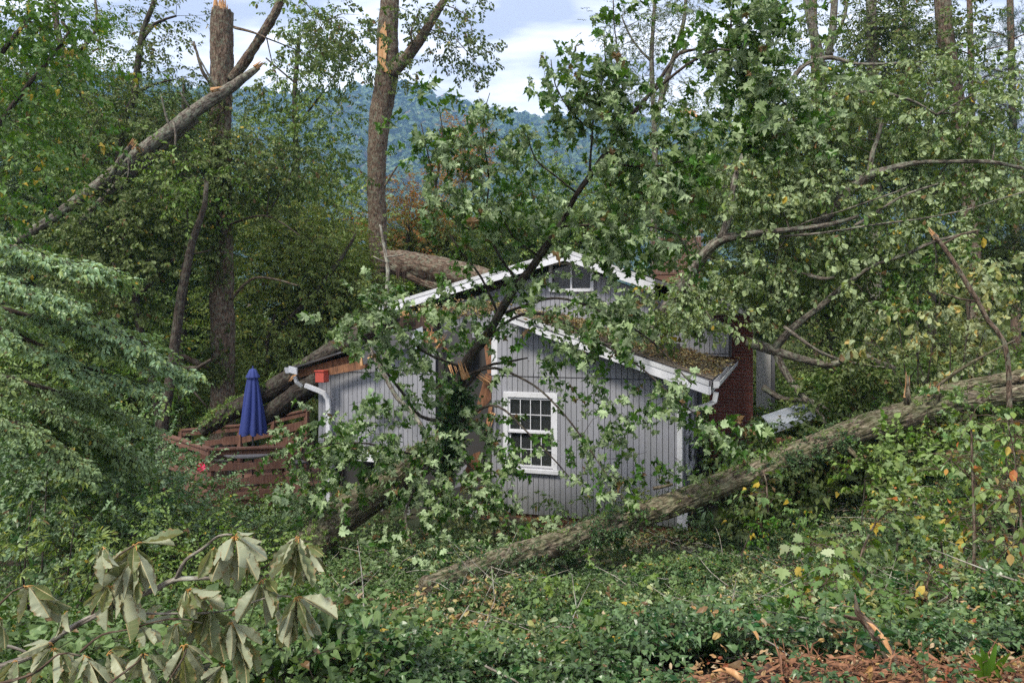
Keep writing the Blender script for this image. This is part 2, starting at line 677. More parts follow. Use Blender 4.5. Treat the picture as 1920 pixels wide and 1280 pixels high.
def leaf_mat(name, top, under, yel=0.04, yelc=(0.42, 0.30, 0.04), red=0.0, redc=(0.45, 0.07, 0.02), trans=0.28, var=0.95, spec=0.20, rough=0.42, brown=0.02):
    m = bpy.data.materials.new(name)
    m.use_nodes = True
    t = m.node_tree
    t.nodes.clear()
    MATS[name] = m
    out = t.nodes.new('ShaderNodeOutputMaterial')
    b = t.nodes.new('ShaderNodeBsdfPrincipled')
    tr = t.nodes.new('ShaderNodeBsdfTranslucent')
    mx = t.nodes.new('ShaderNodeMixShader')
    ge = t.nodes.new('ShaderNodeNewGeometry')
    oi = t.nodes.new('ShaderNodeObjectInfo')
    r1 = ge.outputs['Random Per Island']
    r2 = math_n(t, 'FRACT', math_n(t, 'ADD', math_n(t, 'MULTIPLY', r1, 7.31), math_n(t, 'MULTIPLY', oi.outputs['Random'], 13.7)))
    r3 = math_n(t, 'FRACT', math_n(t, 'ADD', math_n(t, 'MULTIPLY', r1, 3.17), math_n(t, 'MULTIPLY', oi.outputs['Random'], 29.1)))
    c = mixc(t, ge.outputs['Backfacing'], top, under)
    # light and dark individuals, some yellower
    v = math_n(t, 'ADD', math_n(t, 'MULTIPLY', r2, var), 1 - var * 0.5)
    sc_ = t.nodes.new('ShaderNodeVectorMath')
    sc_.operation = 'SCALE'
    lk(t, c, sc_.inputs[0])
    lk(t, v, sc_.inputs[3])
    c = sc_.outputs[0]
    yg = (top[0] * 1.9 + 0.01, top[1] * 1.35, top[2] * 0.6)
    c = mixc(t, math_n(t, 'MULTIPLY', ramp(t, r3, [(0.55, 0.0), (0.95, 1.0)]), 0.55), c, yg)
    if yel:
        c = mixc(t, math_n(t, 'LESS_THAN', r3, yel), c, yelc)
    if red:
        c = mixc(t, math_n(t, 'LESS_THAN', r2, red), c, redc)
    if brown:
        c = mixc(t, math_n(t, 'LESS_THAN', math_n(t, 'ABSOLUTE', math_n(t, 'SUBTRACT', r3, 0.5)), brown / 2), c, (0.16, 0.095, 0.045))
    lk(t, c, b.inputs['Base Color'])
    b.inputs['Roughness'].default_value = rough
    b.inputs['Specular IOR Level'].default_value = spec
    ct = mixc(t, 0.5, c, (top[0] * 3.2 + 0.02, top[1] * 2.7, top[2] * 0.8))
    lk(t, ct, tr.inputs[0])
    mx.inputs[0].default_value = trans
    lk(t, b.outputs[0], mx.inputs[1])
    lk(t, tr.outputs[0], mx.inputs[2])
    lk(t, mx.outputs[0], out.inputs[0])
    return m


leaf_mat('leaf_maple', (0.046, 0.118, 0.018), (0.285, 0.365, 0.20), 0.0, var=0.9)
leaf_mat('leaf_oak', (0.092, 0.160, 0.048), (0.27, 0.34, 0.18), 0.006, var=1.0, brown=0.02)
leaf_mat('leaf_green', (0.075, 0.155, 0.024), (0.18, 0.26, 0.085), 0.012, var=0.9)
leaf_mat('leaf_ground', (0.040, 0.098, 0.024), (0.12, 0.18, 0.07), 0.008, var=1.1)
leaf_mat('leaf_dark', (0.048, 0.094, 0.022), (0.13, 0.17, 0.062), 0.006, var=0.8)
leaf_mat('leaf_bright', (0.060, 0.15, 0.022), (0.12, 0.20, 0.07), 0.04, var=0.7)
leaf_mat('leaf_olive', (0.105, 0.175, 0.034), (0.20, 0.26, 0.09), 0.04, (0.36, 0.31, 0.06), var=0.9, brown=0.02)
leaf_mat('leaf_teal', (0.165, 0.28, 0.125), (0.19, 0.29, 0.16), 0.0, var=0.9, spec=0.5, rough=0.4)
leaf_mat('leaf_sage', (0.095, 0.175, 0.058), (0.20, 0.28, 0.14), 0.004, var=0.8)
leaf_mat('leaf_blue', (0.058, 0.135, 0.048), (0.17, 0.25, 0.13), 0.0, var=1.0, spec=0.4)
leaf_mat('leaf_pale', (0.19, 0.25, 0.115), (0.30, 0.35, 0.20), 0.04, (0.50, 0.36, 0.12), var=0.7, brown=0.04)
leaf_mat('leaf_autumn', (0.17, 0.135, 0.04), (0.24, 0.18, 0.07), 0.25, (0.42, 0.22, 0.05), 0.22, (0.34, 0.11, 0.035), var=0.6)
leaf_mat('leaf_sapling', (0.095, 0.16, 0.035), (0.20, 0.27, 0.12), 0.10, (0.46, 0.34, 0.07), 0.03, (0.45, 0.16, 0.05), var=0.6)
leaf_mat('leaf_ivy', (0.022, 0.080, 0.026), (0.09, 0.15, 0.06), 0.002, var=1.1, spec=0.45, rough=0.33)
leaf_mat('needle', (0.028, 0.065, 0.035), (0.028, 0.065, 0.035), 0.0, var=0.6, trans=0.1)
leaf_mat('litter', (0.22, 0.15, 0.08), (0.30, 0.23, 0.14), 0.12, (0.33, 0.22, 0.08), 0.12, (0.22, 0.07, 0.035), trans=0.08, var=0.9, brown=0.3)
leaf_mat('litter_green', (0.17, 0.17, 0.075), (0.30, 0.28, 0.17), 0.2, (0.33, 0.26, 0.10), 0.1, (0.20, 0.09, 0.04), trans=0.08, var=0.9, brown=0.3)
leaf_mat('leaf_far', (0.060, 0.115, 0.042), (0.08, 0.13, 0.05), 0.03, (0.16, 0.13, 0.03), var=0.9, trans=0.15)
leaf_mat('leaf_wilt', (0.235, 0.275, 0.16), (0.30, 0.315, 0.235), 0.0, trans=0.18, var=0.35, spec=0.25, brown=0.0)
leaf_mat('leaf_wilt_back', (0.055, 0.10, 0.022), (0.055, 0.10, 0.022), 0.0, trans=0.3, var=0.5, brown=0.0)

# wilted foreground leaves: pale felt side, green side, tan midrib and veins from the blade coordinate
m = MATS['leaf_wilt']
t = m.node_tree
b = [n for n in t.nodes if n.type == 'BSDF_PRINCIPLED'][0]
at = nd(t, 'ShaderNodeAttribute', attribute_name='bc')
sx = nd(t, 'ShaderNodeSeparateXYZ')
lk(t, at.outputs['Vector'], sx.inputs[0])
ay = math_n(t, 'ABSOLUTE', sx.outputs[1])
rib = math_n(t, 'LESS_THAN', ay, 0.011)
vn = math_n(t, 'FRACT', math_n(t, 'MULTIPLY', math_n(t, 'SUBTRACT', sx.outputs[0], math_n(t, 'MULTIPLY', ay, 0.28)), 13.0))
ve = math_n(t, 'MULTIPLY', math_n(t, 'LESS_THAN', vn, 0.10), 0.22)
nn = noise_n(t, at.outputs['Vector'], 5, 6, 0.65)
base = b.inputs['Base Color'].links[0].from_socket
ge = nd(t, 'ShaderNodeNewGeometry')
c2 = mixc(t, ge.outputs['Backfacing'], (0.075, 0.110, 0.028), (0.32, 0.345, 0.22))
c2 = mixc(t, math_n(t, 'MULTIPLY', nn, 0.35), c2, (0.28, 0.26, 0.16))
oi = nd(t, 'ShaderNodeObjectInfo')
c2 = mixc(t, math_n(t, 'MULTIPLY', oi.outputs['Random'], 0.35), c2, (0.12, 0.17, 0.13))
spots = noise_n(t, at.outputs['Vector'], 9, 3, 0.5, None, 0, (5, 5, 5))
c2 = mixc(t, ramp(t, spots, [(0.62, 0.0), (0.68, 0.85)]), c2, (0.16, 0.09, 0.045))
edge = math_n(t, 'ADD', math_n(t, 'MULTIPLY', ay, 2.2), math_n(t, 'MULTIPLY', sx.outputs[0], 0.42))
edge = math_n(t, 'ADD', edge, math_n(t, 'MULTIPLY', noise_n(t, at.outputs['Vector'], 7, 5, 0.6, None, 0, (1, 7, 3)), 0.55))
c2 = mixc(t, ramp(t, edge, [(0.93, 0.0), (1.05, 0.8)]), c2, (0.22, 0.13, 0.06))
c2 = mixc(t, math_n(t, 'MAXIMUM', math_n(t, 'MULTIPLY', rib, 0.8), ve), c2, (0.42, 0.33, 0.17))
lk(t, c2, b.inputs['Base Color'])
m, t, b, out = newmat('petiole')
b.inputs['Base Color'].default_value = (0.42, 0.22, 0.06, 1)
b.inputs['Roughness'].default_value = 0.6
# ------------------------------------------------------------------ leaves and sprigs
OUT_MAPLE = [(0.0, 0.0), (-0.09, 0.17), (0.03, 0.20), (0.02, 0.40), (0.14, 0.34), (0.24, 0.56), (0.36, 0.46), (0.55, 0.52), (0.46, 0.30), (0.48, 0.19), (0.66, 0.24), (0.74, 0.10), (1.0, 0.0)]
OUT_OAK = [(0.0, 0.0), (0.22, 0.11), (0.42, 0.22), (0.62, 0.29), (0.80, 0.24), (1.0, 0.0)]
OUT_OVAL = [(0.0, 0.0), (0.25, 0.22), (0.55, 0.26), (0.80, 0.14), (1.0, 0.0)]
OUT_LANCE = [(0.0, 0.0), (0.30, 0.13), (0.65, 0.13), (1.0, 0.0)]
OUT_DIAM = [(0.0, 0.0), (0.5, 0.33), (1.0, 0.0)]
OUT_HEART = [(0.0, 0.0), (-0.10, 0.22), (0.05, 0.42), (0.35, 0.40), (0.62, 0.22), (1.0, 0.0)]


def leaf_tri(out, fold=0.25, curl=0.25, cx=0.35):
    n = len(out)
    V = [(cx, 0.0)]
    for (x, y) in out:
        V.append((x, y))
    for (x, y) in out[1:-1]:
        V.append((x, -y))
    T = []
    for i in range(1, n):
        T.append((0, i + 1, i))
    L = [1] + [n + 1 + k for k in range(n - 2)] + [n]
    for i in range(len(L) - 1):
        T.append((0, L[i], L[i + 1]))
    V = np.array([(x, y, fold * abs(y) - curl * x * x) for x, y in V])
    return V, np.array(T)[:, ::-1]


KINDS = {
    #            outline, leaf size, leaves, twig length, spread, droop, normal scatter
    'maple':   (OUT_MAPLE, 0.135, 8, 0.38, 0.95, 0.95, 0.6),
    'oak':     (OUT_OAK, 0.118, 11, 0.30, 0.9, 0.65, 0.6),
    'hang':    (OUT_OAK, 0.14, 8, 0.22, 0.6, 1.8, 0.7),
    'elm':     (OUT_OVAL, 0.075, 15, 0.42, 0.9, 0.25, 0.5),
    'small':   (OUT_OVAL, 0.050, 16, 0.30, 0.9, 0.2, 0.6),
    'layer':   (OUT_OVAL, 0.072, 14, 0.36, 0.9, 0.12, 0.28),
    'heart':   (OUT_HEART, 0.085, 8, 0.30, 0.9, 0.5, 0.5),
    'ivy':     (OUT_HEART, 0.055, 9, 0.22, 1.2, 0.1, 0.45),
    'lance':   (OUT_LANCE, 0.14, 9, 0.14, 1.2, 0.35, 0.5),
    'far':     (OUT_DIAM, 0.19, 16, 0.65, 1.0, 0.3, 0.8),
    'vfar':    (OUT_DIAM, 0.42, 18, 1.4, 1.1, 0.2, 0.9),
    'litter':  (OUT_OVAL, 0.085, 7, 0.30, 1.6, 0.0, 0.5),
}
SPRIG_AREA = {}
COLLS = {}


def rot_frame(x, nrm):
    x = x / (np.linalg.norm(x) + 1e-9)
    nrm = nrm - x * nrm.dot(x)
    nrm /= np.linalg.norm(nrm) + 1e-9
    y = np.cross(nrm, x)
    return np.stack([x, y, nrm], 0)


def sprig_mesh(kind, seed, lm, tm):
    rs = np.random.RandomState(seed)
    if kind == 'needle':
        V, T = [], []
        L = 0.42
        for j in range(46):
            t = j / 45.0
            p = np.array([L * t, 0, 0])
            d = rs.normal(0, 1, 3)
            d[0] = abs(d[0]) * 0.8 + 0.3
            d /= np.linalg.norm(d)
            sd_ = np.cross(d, rs.normal(0, 1, 3))
            sd_ /= np.linalg.norm(sd_)
            ln = 0.13 * rs.uniform(0.7, 1.2)
            i = len(V)
            V += [p - sd_ * 0.004, p + sd_ * 0.004, p + d * ln]
            T.append((i, i + 1, i + 2))
        nl = len(T)
        SPRIG_AREA[kind] = 0.035
    else:
        out, size, n, tl, spread, droop, sca = KINDS[kind]
        V, T = [], []
        area = 0
        for j in range(n):
            lv, lt = leaf_tri(out, fold=rs.uniform(0.0, 0.85), curl=rs.uniform(-0.1, 0.9), cx=0.34)
            if kind == 'litter':
                lv, lt = leaf_tri(out, fold=rs.uniform(-0.6, 0.9), curl=rs.uniform(-0.7, 0.7), cx=0.34)
            s = size * rs.uniform(0.5, 1.2)
            t = (j + 0.6) / n
            a = spread * (1 if j % 2 else -1) * rs.uniform(0.6, 1.2) * (1.15 - 0.5 * t)
            if j == n - 1:
                a *= 0.15
            d = np.array([math.cos(a), math.sin(a), -droop * rs.uniform(0.4, 1.3)])
            nr = np.array([0.25 * droop, 0, 1.0]) + rs.normal(0, sca, 3)
            M = rot_frame(d, nr)
            wv = rs.normal(0, 0.08, (len(lv), 1)) * np.array([[0, 0, 1.0]])
            pts = (lv + wv) * s
            # petiole offset
            base = np.array([tl * t, 0, -0.02 * rs.rand()]) + M[0] * 0.25 * s
            if kind == 'litter':
                base = np.array([rs.uniform(-.2, .2), rs.uniform(-.2, .2), rs.uniform(0, 0.05)])
            i = len(V)
            V += list(pts @ M + base)
            T += [tuple(q + i) for q in lt]
            area += s * s * 0.42
        nl = len(T)
        SPRIG_AREA[kind] = area * 0.5
    if kind != 'litter' and kind != 'needle':
        tl = KINDS[kind][3]
        i = len(V)
        w = 0.0035 if kind not in ('far', 'vfar') else 0.012
        V += [np.array(p) for p in ((0, -w, 0), (0, w, 0), (0, 0, w * 1.6), (tl, 0, 0))]
        T += [(i, i + 1, i + 3), (i + 1, i + 2, i + 3), (i + 2, i, i + 3)]
    me = bpy.data.meshes.new('sprig_' + kind)
    V = np.array(V, dtype=np.float32)
    me.from_pydata(V.tolist(), [], [tuple(int(a) for a in q) for q in T])
    me.materials.append(lm)
    me.materials.append(tm)
    mi = np.zeros(len(T), dtype=np.int32)
    mi[nl:] = 1
    me.polygons.foreach_set('material_index', mi)
    me.update()
    return me


def sprig_coll(kind, mat):
    key = (kind, mat)
    if key in COLLS:
        return COLLS[key]
    col = bpy.data.collections.new('sprigs_%s_%s' % key)
    for k in range(4):
        me = sprig_mesh(kind, 100 + k * 17, MATS[mat], MATS['bark_dark'])
        o = bpy.data.objects.new('sprig_%s_%s_%d' % (kind, mat, k), me)
        col.objects.link(o)
    ng = bpy.data.node_groups.new('scatter_%s_%s' % key, 'GeometryNodeTree')
    ng.interface.new_socket('Geometry', in_out='INPUT', socket_type='NodeSocketGeometry')
    ng.interface.new_socket('Geometry', in_out='OUTPUT', socket_type='NodeSocketGeometry')
    gi = ng.nodes.new('NodeGroupInput')
    go = ng.nodes.new('NodeGroupOutput')
    ci = ng.nodes.new('GeometryNodeCollectionInfo')
    ci.inputs['Collection'].default_value = col
    ci.inputs['Separate Children'].default_value = True
    ci.inputs['Reset Children'].default_value = True
    ip = ng.nodes.new('GeometryNodeInstanceOnPoints')
    ip.inputs['Pick Instance'].default_value = True
    an = {}
    for nm, ty in (('rot', 'FLOAT_VECTOR'), ('scl', 'FLOAT'), ('var', 'FLOAT')):
        a = ng.nodes.new('GeometryNodeInputNamedAttribute')
        a.data_type = ty
        a.inputs['Name'].default_value = nm
        an[nm] = [s for s in a.outputs if s.enabled and s.name == 'Attribute'][0]
    e = ng.nodes.new('FunctionNodeEulerToRotation')
    L = ng.links.new
    L(an['rot'], e.inputs[0])
    L(e.outputs[0], ip.inputs['Rotation'])
    L(an['scl'], ip.inputs['Scale'])
    L(an['var'], ip.inputs['Instance Index'])
    L(gi.outputs[0], ip.inputs['Points'])
    L(ci.outputs[0], ip.inputs['Instance'])
    L(ip.outputs[0], go.inputs[0])
    COLLS[key] = ng
    return ng


NSPRIG = [0]


def scatter(name, parent, kind, mat, P, D, scl=None, roll=0.5, label=None, mat0=None):
    """one object of many sprigs standing at the points P, growing along D"""
    P = np.asarray(P, dtype=np.float64)
    D = np.asarray(D, dtype=np.float64)
    n = len(P)
    if n == 0:
        return None
    NSPRIG[0] += n
    D = D / (np.linalg.norm(D, axis=1)[:, None] + 1e-9)
    rot = np.stack([NR.normal(0, roll, n), -np.arcsin(np.clip(D[:, 2], -1, 1)), np.arctan2(D[:, 1], D[:, 0])], -1)
    if scl is None:
        scl = NR.uniform(0.75, 1.25, n)
    wl = LOC[parent.name] if parent is not None else Vector((0, 0, 0))
    me = bpy.data.meshes.new(name)
    me.vertices.add(n)
    me.vertices.foreach_set('co', (P - np.array(tuple(wl))).astype(np.float32).ravel())
    a = me.attributes.new('rot', 'FLOAT_VECTOR', 'POINT')
    a.data.foreach_set('vector', rot.astype(np.float32).ravel())
    a = me.attributes.new('scl', 'FLOAT', 'POINT')
    a.data.foreach_set('value', np.asarray(scl, dtype=np.float32))
    a = me.attributes.new('var', 'FLOAT', 'POINT')
    a.data.foreach_set('value', NR.randint(0, 4, n).astype(np.float32))
    me.update()
    o = bpy.data.objects.new(name, me)
    link(o, parent, wl)
    md = o.modifiers.new('scatter', 'NODES')
    md.node_group = sprig_coll(kind, mat)
    tag(o, label=label, kind='stuff')
    return o


def limb_pts(L):
    """[(px,py,Y,width_px)] -> points, radii"""
    return [W(a, b, c) for a, b, c, d in L], [d * 0.5 / F_PX * c for a, b, c, d in L]


def grow(limbs, blobs, kind, hang=0.25, out_bias=0.7, csize=0.42, per=9, twigr=0.010, wind=(0, 0, 0), mainr=0.022, conn=True, flatz=0.65):
    """twigs and sprig points for a list of blobs fed from the limbs"""
    pool = []
    for P, r in limbs:
        q, rr = resample(P, r, 0.35)
        pool += list(q[len(q) // 5:]) if len(q) > 6 else list(q)
    pool = np.array(pool) if pool else np.zeros((0, 3))
    PP, DD, TW = [], [], []
    if kind not in SPRIG_AREA:
        sprig_mesh(kind, 100, MATS['leaf_green'], MATS['bark_dark'])
    ar = SPRIG_AREA[kind]
    wind = np.array(wind, dtype=float)
    for (px, py, Y, rx, ry, rd, cov) in blobs:
        c = np.array(tuple(W(px, py, Y)))
        ex = np.array([rx / F_PX * Y, rd, ry / F_PX * Y])
        n = int(cov * pi * ex[0] * ex[2] / ar)
        nc = max(2, n // per)
        loc = []
        if len(pool) and conn:
            a = pool[np.argmin(((pool - c) ** 2).sum(1))]
            Ld = np.linalg.norm(c - a)
            if Ld > 0.5:
                mid = (a + c) / 2 + NR.normal(0, 0.08 * Ld, 3) + np.array([0, 0, 0.10 * Ld])
                mr = min(mainr * (0.6 + 0.25 * Ld), 0.05 * Y / 14)
                TW.append(tube([a, mid, c + NR.normal(0, .05, 3)], [mr, mr * 0.75, mr * 0.4], 5, 0.3, 0.05, 0.03, NR.randint(99), cap=False))
                q, _ = resample([a, mid, c], [1, 1, 1], 0.3)
                loc = list(q[len(q) // 2:])
        lp = np.array(list(pool) + loc) if (len(pool) or loc) else None
        for k in range(nc):
            u = NR.normal(0, 1, 3)
            u /= np.linalg.norm(u)
            cc = c + u * ex * (NR.rand() ** 0.42)
            if lp is not None and len(lp):
                dd = ((lp - cc) ** 2).sum(1)
                a = lp[np.argmin(dd)]
            else:
                a = c - np.array([0, 0, ex[2] * 0.5])
            o = cc - a
            Lo = np.linalg.norm(o)
            od = o / (Lo + 1e-6)
            if conn and Lo > 0.25 and Lo < 4.5:
                mid = a + o * 0.55 + NR.normal(0, 0.07 * Lo, 3) + np.array([0, 0, 0.08 * Lo])
                tr = twigr * (0.5 + min(Lo, 3) * 0.4)
                TW.append(tube([a, mid, cc], [tr, tr * 0.7, tr * 0.3], 4, max(0.22, Lo / 5), 0, 0.02, NR.randint(99), cap=False))
            m = per + NR.randint(-2, 3)
            s = NR.normal(0, csize, (m, 3)) * np.array([1, 1, flatz])
            s *= min(1.0, 0.35 + 1.0 * ex.min() / csize / 2.5)
            PP.append(cc + s)
            dv = od * out_bias + s / (csize + 1e-6) * 0.55 + NR.normal(0, 0.35, (m, 3)) + wind
            dv[:, 2] -= hang
            DD.append(dv)
    if not PP:
        return np.zeros((0, 3)), np.zeros((0, 3)), TW
    return np.concatenate(PP), np.concatenate(DD), TW


def tree(name, label, cat, limbs, blobs, kind, leafm, barkm='bark_grey', group=None, ground=False, seg=12, ridge=0.0,
         step=0.22, extra=None, jag=0.0, wob=0.03, sc=1.0, base=None, rough=0.07, **kw):
    """limbs[0] is the trunk, the others branches; each a part; crown one leafy mass"""
    LP = [limb_pts(l) for l in limbs]
    if base is not None:
        b0 = Vector(base)
    elif LP:
        b0 = Vector(LP[0][0][0])
    else:
        b0 = W(blobs[0][0], blobs[0][1] + blobs[0][4], blobs[0][2])
    if ground:
        zg = h1(b0.x, b0.y)
        if LP:
            P, r = LP[0]
            g = Vector((P[0].x + NR.normal(0, .1), P[0].y + NR.normal(0, .1), zg - 0.3))
            if P[0].z > zg:
                LP[0] = ([g] + P, [r[0] * 1.25] + r)
        b0 = Vector((b0.x, b0.y, zg))
    t = thing(name, b0, label, cat, group)
    for i, (P, r) in enumerate(LP):
        big = r[0] > 0.05
        sd_ = NR.randint(1, 999)
        V, Fs, bc = tube(P, r, seg if i == 0 else max(6, seg - 4), step, rough, wob if i else wob * 0.5, sd_,
                         ridge if i == 0 else ridge * 0.5, jag=jag if i == 0 else jag * 0.4)
        obj_np('trunk' if i == 0 else 'branch', V, Fs, MATS[barkm], t, bc=bc)
    if blobs:
        P, D, TW = grow(LP, blobs, kind, **kw)
        if TW:
            V, Fs, bc = join_tubes(TW)
            o = obj_np('twig_mass', V, Fs, MATS[barkm], t, bc=bc)
            o['kind'] = 'stuff'
        scatter('foliage', t, kind, leafm, P, D, NR.uniform(0.7, 1.25, len(P)) * sc)
    for (k2, m2, blobs2, kw2) in (extra or []):
        kw3 = dict(kw)
        kw3.update(kw2)
        s2 = kw3.pop('sc', 1.0)
        P, D, TW = grow(LP, blobs2, k2, **kw3)
        if TW:
            V, Fs, bc = join_tubes(TW)
            o = obj_np('twig_mass', V, Fs, MATS[barkm], t, bc=bc)
            o['kind'] = 'stuff'
        scatter('foliage', t, k2, m2, P, D, NR.uniform(0.7, 1.25, len(P)) * s2)
    return t
# ------------------------------------------------------------------ terrain, mountain, haze
def grid_axis(lo, hi, fine_lo, fine_hi, fine, growth=1.18):
    a = list(np.arange(fine_lo, fine_hi + 1e-6, fine))
    s = fine
    while a[-1] < hi:
        s *= growth
        a.append(min(a[-1] + s, hi))
    s = fine
    while a[0] > lo:
        s *= growth
        a.insert(0, max(a[0] - s, lo))
    return np.array(a)


gx = grid_axis(-3000, 3000, -12, 14, 0.16)
gy = grid_axis(-400, 3200, 0.5, 20, 0.16)
X, Y = np.meshgrid(gx, gy)
Z = hz(X, Y)
V = np.stack([X, Y, Z], -1).reshape(-1, 3)
nx, ny = len(gx), len(gy)
i = (np.arange(ny - 1)[:, None] * nx + np.arange(nx - 1)[None, :]).ravel()
Fq = np.stack([i, i + 1, i + nx + 1, i + nx], -1)
o = obj_np('ground', V, Fq, MATS['soil'])
o['kind'] = 'structure'
o['label'] = 'wooded hillside ground falling away from the viewer towards the house'

# mountain: ridge line by azimuth, at about 1.2 km
RPX = [-900, -200, 100, 350, 560, 700, 760, 830, 960, 1080, 1280, 1500, 1920, 2600]
RPY = [150, 150, 152, 184, 200, 190, 186, 214, 236, 240, 246, 262, 280, 300]
azp = np.linspace(-1000, 2900, 190)
rows = np.linspace(0, 1, 60)
rid = np.interp(azp, RPX, RPY)
VV = []
for t_ in rows:
    Yd = 520 + 760 * t_
    zt = (HOR - rid) / F_PX * 1280 + EYE
    prof = t_ ** 1.15
    z = -32 + (zt + 32) * prof
    x = (azp - 960) / F_PX * Yd
    q = np.stack([x * 0.006, np.full_like(x, Yd * 0.006), x * 0], -1)
    z = z + 26 * fbm(q, 4) * prof * (1 - 0.6 * t_)
    VV.append(np.stack([x, np.full_like(x, Yd), z], -1))
for t_ in np.linspace(0.1, 1, 10):
    Yd = 1280 + 700 * t_
    x = (azp - 960) / F_PX * Yd
    z = (zt) * (1 - 0.85 * t_)
    VV.append(np.stack([x, np.full_like(x, Yd), z], -1))
VM = np.array(VV)
nr_, nc_ = VM.shape[:2]
i = (np.arange(nr_ - 1)[:, None] * nc_ + np.arange(nc_ - 1)[None, :]).ravel()
Fq = np.stack([i, i + 1, i + nc_ + 1, i + nc_], -1)
o = obj_np('mountain', VM.reshape(-1, 3), Fq, MATS['forest_floor_far'])
o['kind'] = 'structure'
o['label'] = 'long forested ridge closing the view behind the trees'


def clump_coll(key, mat, n_pieces=90, size=0.22):
    """rough little tree crowns for woods hundreds of metres away"""
    col = bpy.data.collections.new('clumps_' + key)
    for k in range(4):
        rs = np.random.RandomState(50 + k)
        V, T = [], []
        for j in range(n_pieces):
            u = rs.normal(0, 1, 3)
            u /= np.linalg.norm(u)
            p = u * np.array([0.5, 0.5, 0.62]) * rs.uniform(0.6, 1.05) + np.array([0, 0, 0.6])
            d = np.cross(u, rs.normal(0, 1, 3))
            d /= np.linalg.norm(d)
            e = np.cross(u, d) + u * rs.normal(0, .5)
            s = size * rs.uniform(0.6, 1.2)
            i = len(V)
            V += [p - d * s, p + e * s, p + d * s, p - e * s]
            T.append((i, i + 1, i + 2, i + 3))
        me = bpy.data.meshes.new('clump')
        me.from_pydata([tuple(v) for v in V], [], T)
        me.materials.append(MATS[mat])
        me.update()
        col.objects.link(bpy.data.objects.new('clump_%s_%d' % (key, k), me))
    return col


def clump_scatter(name, P, scl, mat, label, n_pieces=90, size=0.22):
    key = ('clump', mat, n_pieces)
    if key not in COLLS:
        KEY = sprig_coll('far', mat)          # borrow the node layout
        ng = KEY.copy()
        for n_ in ng.nodes:
            if n_.bl_idname == 'GeometryNodeCollectionInfo':
                n_.inputs['Collection'].default_value = clump_coll(mat + str(n_pieces), mat, n_pieces, size)
        COLLS[key] = ng
    n = len(P)
    me = bpy.data.meshes.new(name)
    me.vertices.add(n)
    me.vertices.foreach_set('co', np.asarray(P, dtype=np.float32).ravel())
    rot = np.stack([np.zeros(n), np.zeros(n), NR.uniform(0, 6.28, n)], -1)
    a = me.attributes.new('rot', 'FLOAT_VECTOR', 'POINT')
    a.data.foreach_set('vector', rot.astype(np.float32).ravel())
    a = me.attributes.new('scl', 'FLOAT', 'POINT')
    a.data.foreach_set('value', np.asarray(scl, dtype=np.float32))
    a = me.attributes.new('var', 'FLOAT', 'POINT')
    a.data.foreach_set('value', NR.randint(0, 4, n).astype(np.float32))
    o = bpy.data.objects.new(name, me)
    link(o)
    o.modifiers.new('scatter', 'NODES').node_group = COLLS[key]
    return tag(o, label=label, kind='stuff')


# forest on the mountain
n = 15000
ri = NR.uniform(0, 58.5, n)
ci = NR.uniform(30, 165, n)
i0, j0 = ri.astype(int), ci.astype(int)
fi, fj = (ri - i0)[:, None], (ci - j0)[:, None]
P = (VM[i0, j0] * (1 - fi) * (1 - fj) + VM[i0 + 1, j0] * fi * (1 - fj) + VM[i0, j0 + 1] * (1 - fi) * fj + VM[i0 + 1, j0 + 1] * fi * fj)
P[:, 2] -= 2
sc_ = NR.uniform(14, 27, n)
clump_scatter('mountain_forest', P, sc_, 'leaf_far', 'hazy blue green forest covering the far ridge')
j = NR.uniform(30, 165, 420)
k0 = j.astype(int)
Pr = VM[59, k0] * (1 - (j - k0))[:, None] + VM[59, k0 + 1] * (j - k0)[:, None]
Pr[:, 2] -= 1
clump_scatter('ridge_trees', Pr, NR.uniform(11, 25, 420) * NR.uniform(.8, 1.2, 420), 'leaf_far', 'row of trees standing out on the skyline of the far ridge')
# forest of the valley between
n = 5200
Yv = NR.uniform(0, 1, n) ** 1.6 * 470 + 120
Xv = NR.uniform(-0.85, 0.85, n) * Yv
P = np.stack([Xv, Yv, hz(Xv, Yv) - 1.0], -1)
clump_scatter('valley_forest', P, NR.uniform(9, 15, n), 'leaf_far', 'dark forest filling the valley below the ridge')

n = 620
Yv = NR.uniform(0, 1, n) ** 1.2 * 85 + 42
Xv = NR.uniform(-0.85, 0.85, n) * Yv
P = np.stack([Xv, Yv, hz(Xv, Yv) - 1.0], -1)
clump_scatter('near_valley_wood', P, NR.uniform(6, 10, n), 'leaf_dark', 'dark wood on the slope just beyond the trees behind the house', 700, 0.045)

# haze
hb = MB()
hb.hexa([(-1450, -60, -34), (1450, -60, -34), (1450, 2050, -34), (-1450, 2050, -34),
         (-1450, -60, 445), (1450, -60, 445), (1450, 2050, 445), (-1450, 2050, 445)])
m = bpy.data.materials.new('haze')
m.use_nodes = True
m.node_tree.nodes.clear()
vo = m.node_tree.nodes.new('ShaderNodeVolumePrincipled')
vo.inputs['Color'].default_value = (0.33, 0.56, 0.90, 1)
vo.inputs['Density'].default_value = 0.00036
vo.inputs['Anisotropy'].default_value = 0.2
ho = m.node_tree.nodes.new('ShaderNodeOutputMaterial')
m.node_tree.links.new(vo.outputs[0], ho.inputs['Volume'])
o = hb.build('haze', m)
o['kind'] = 'stuff'

# ------------------------------------------------------------------ house
TH = R(19)
EV = Vector((math.cos(TH), -math.sin(TH), 0))
DV = Vector((math.sin(TH), math.cos(TH), 0))
HC = Vector((0.35, 14.0, 0))


def H(u, d, z):
    return HC + EV * u + DV * d + Vector((0, 0, z))


def UF(px, d=0.0):
    k = (px - 960) / F_PX
    return (k * (14 + .9455 * d) - .35 - .3256 * d) / (.9455 + .3256 * k)


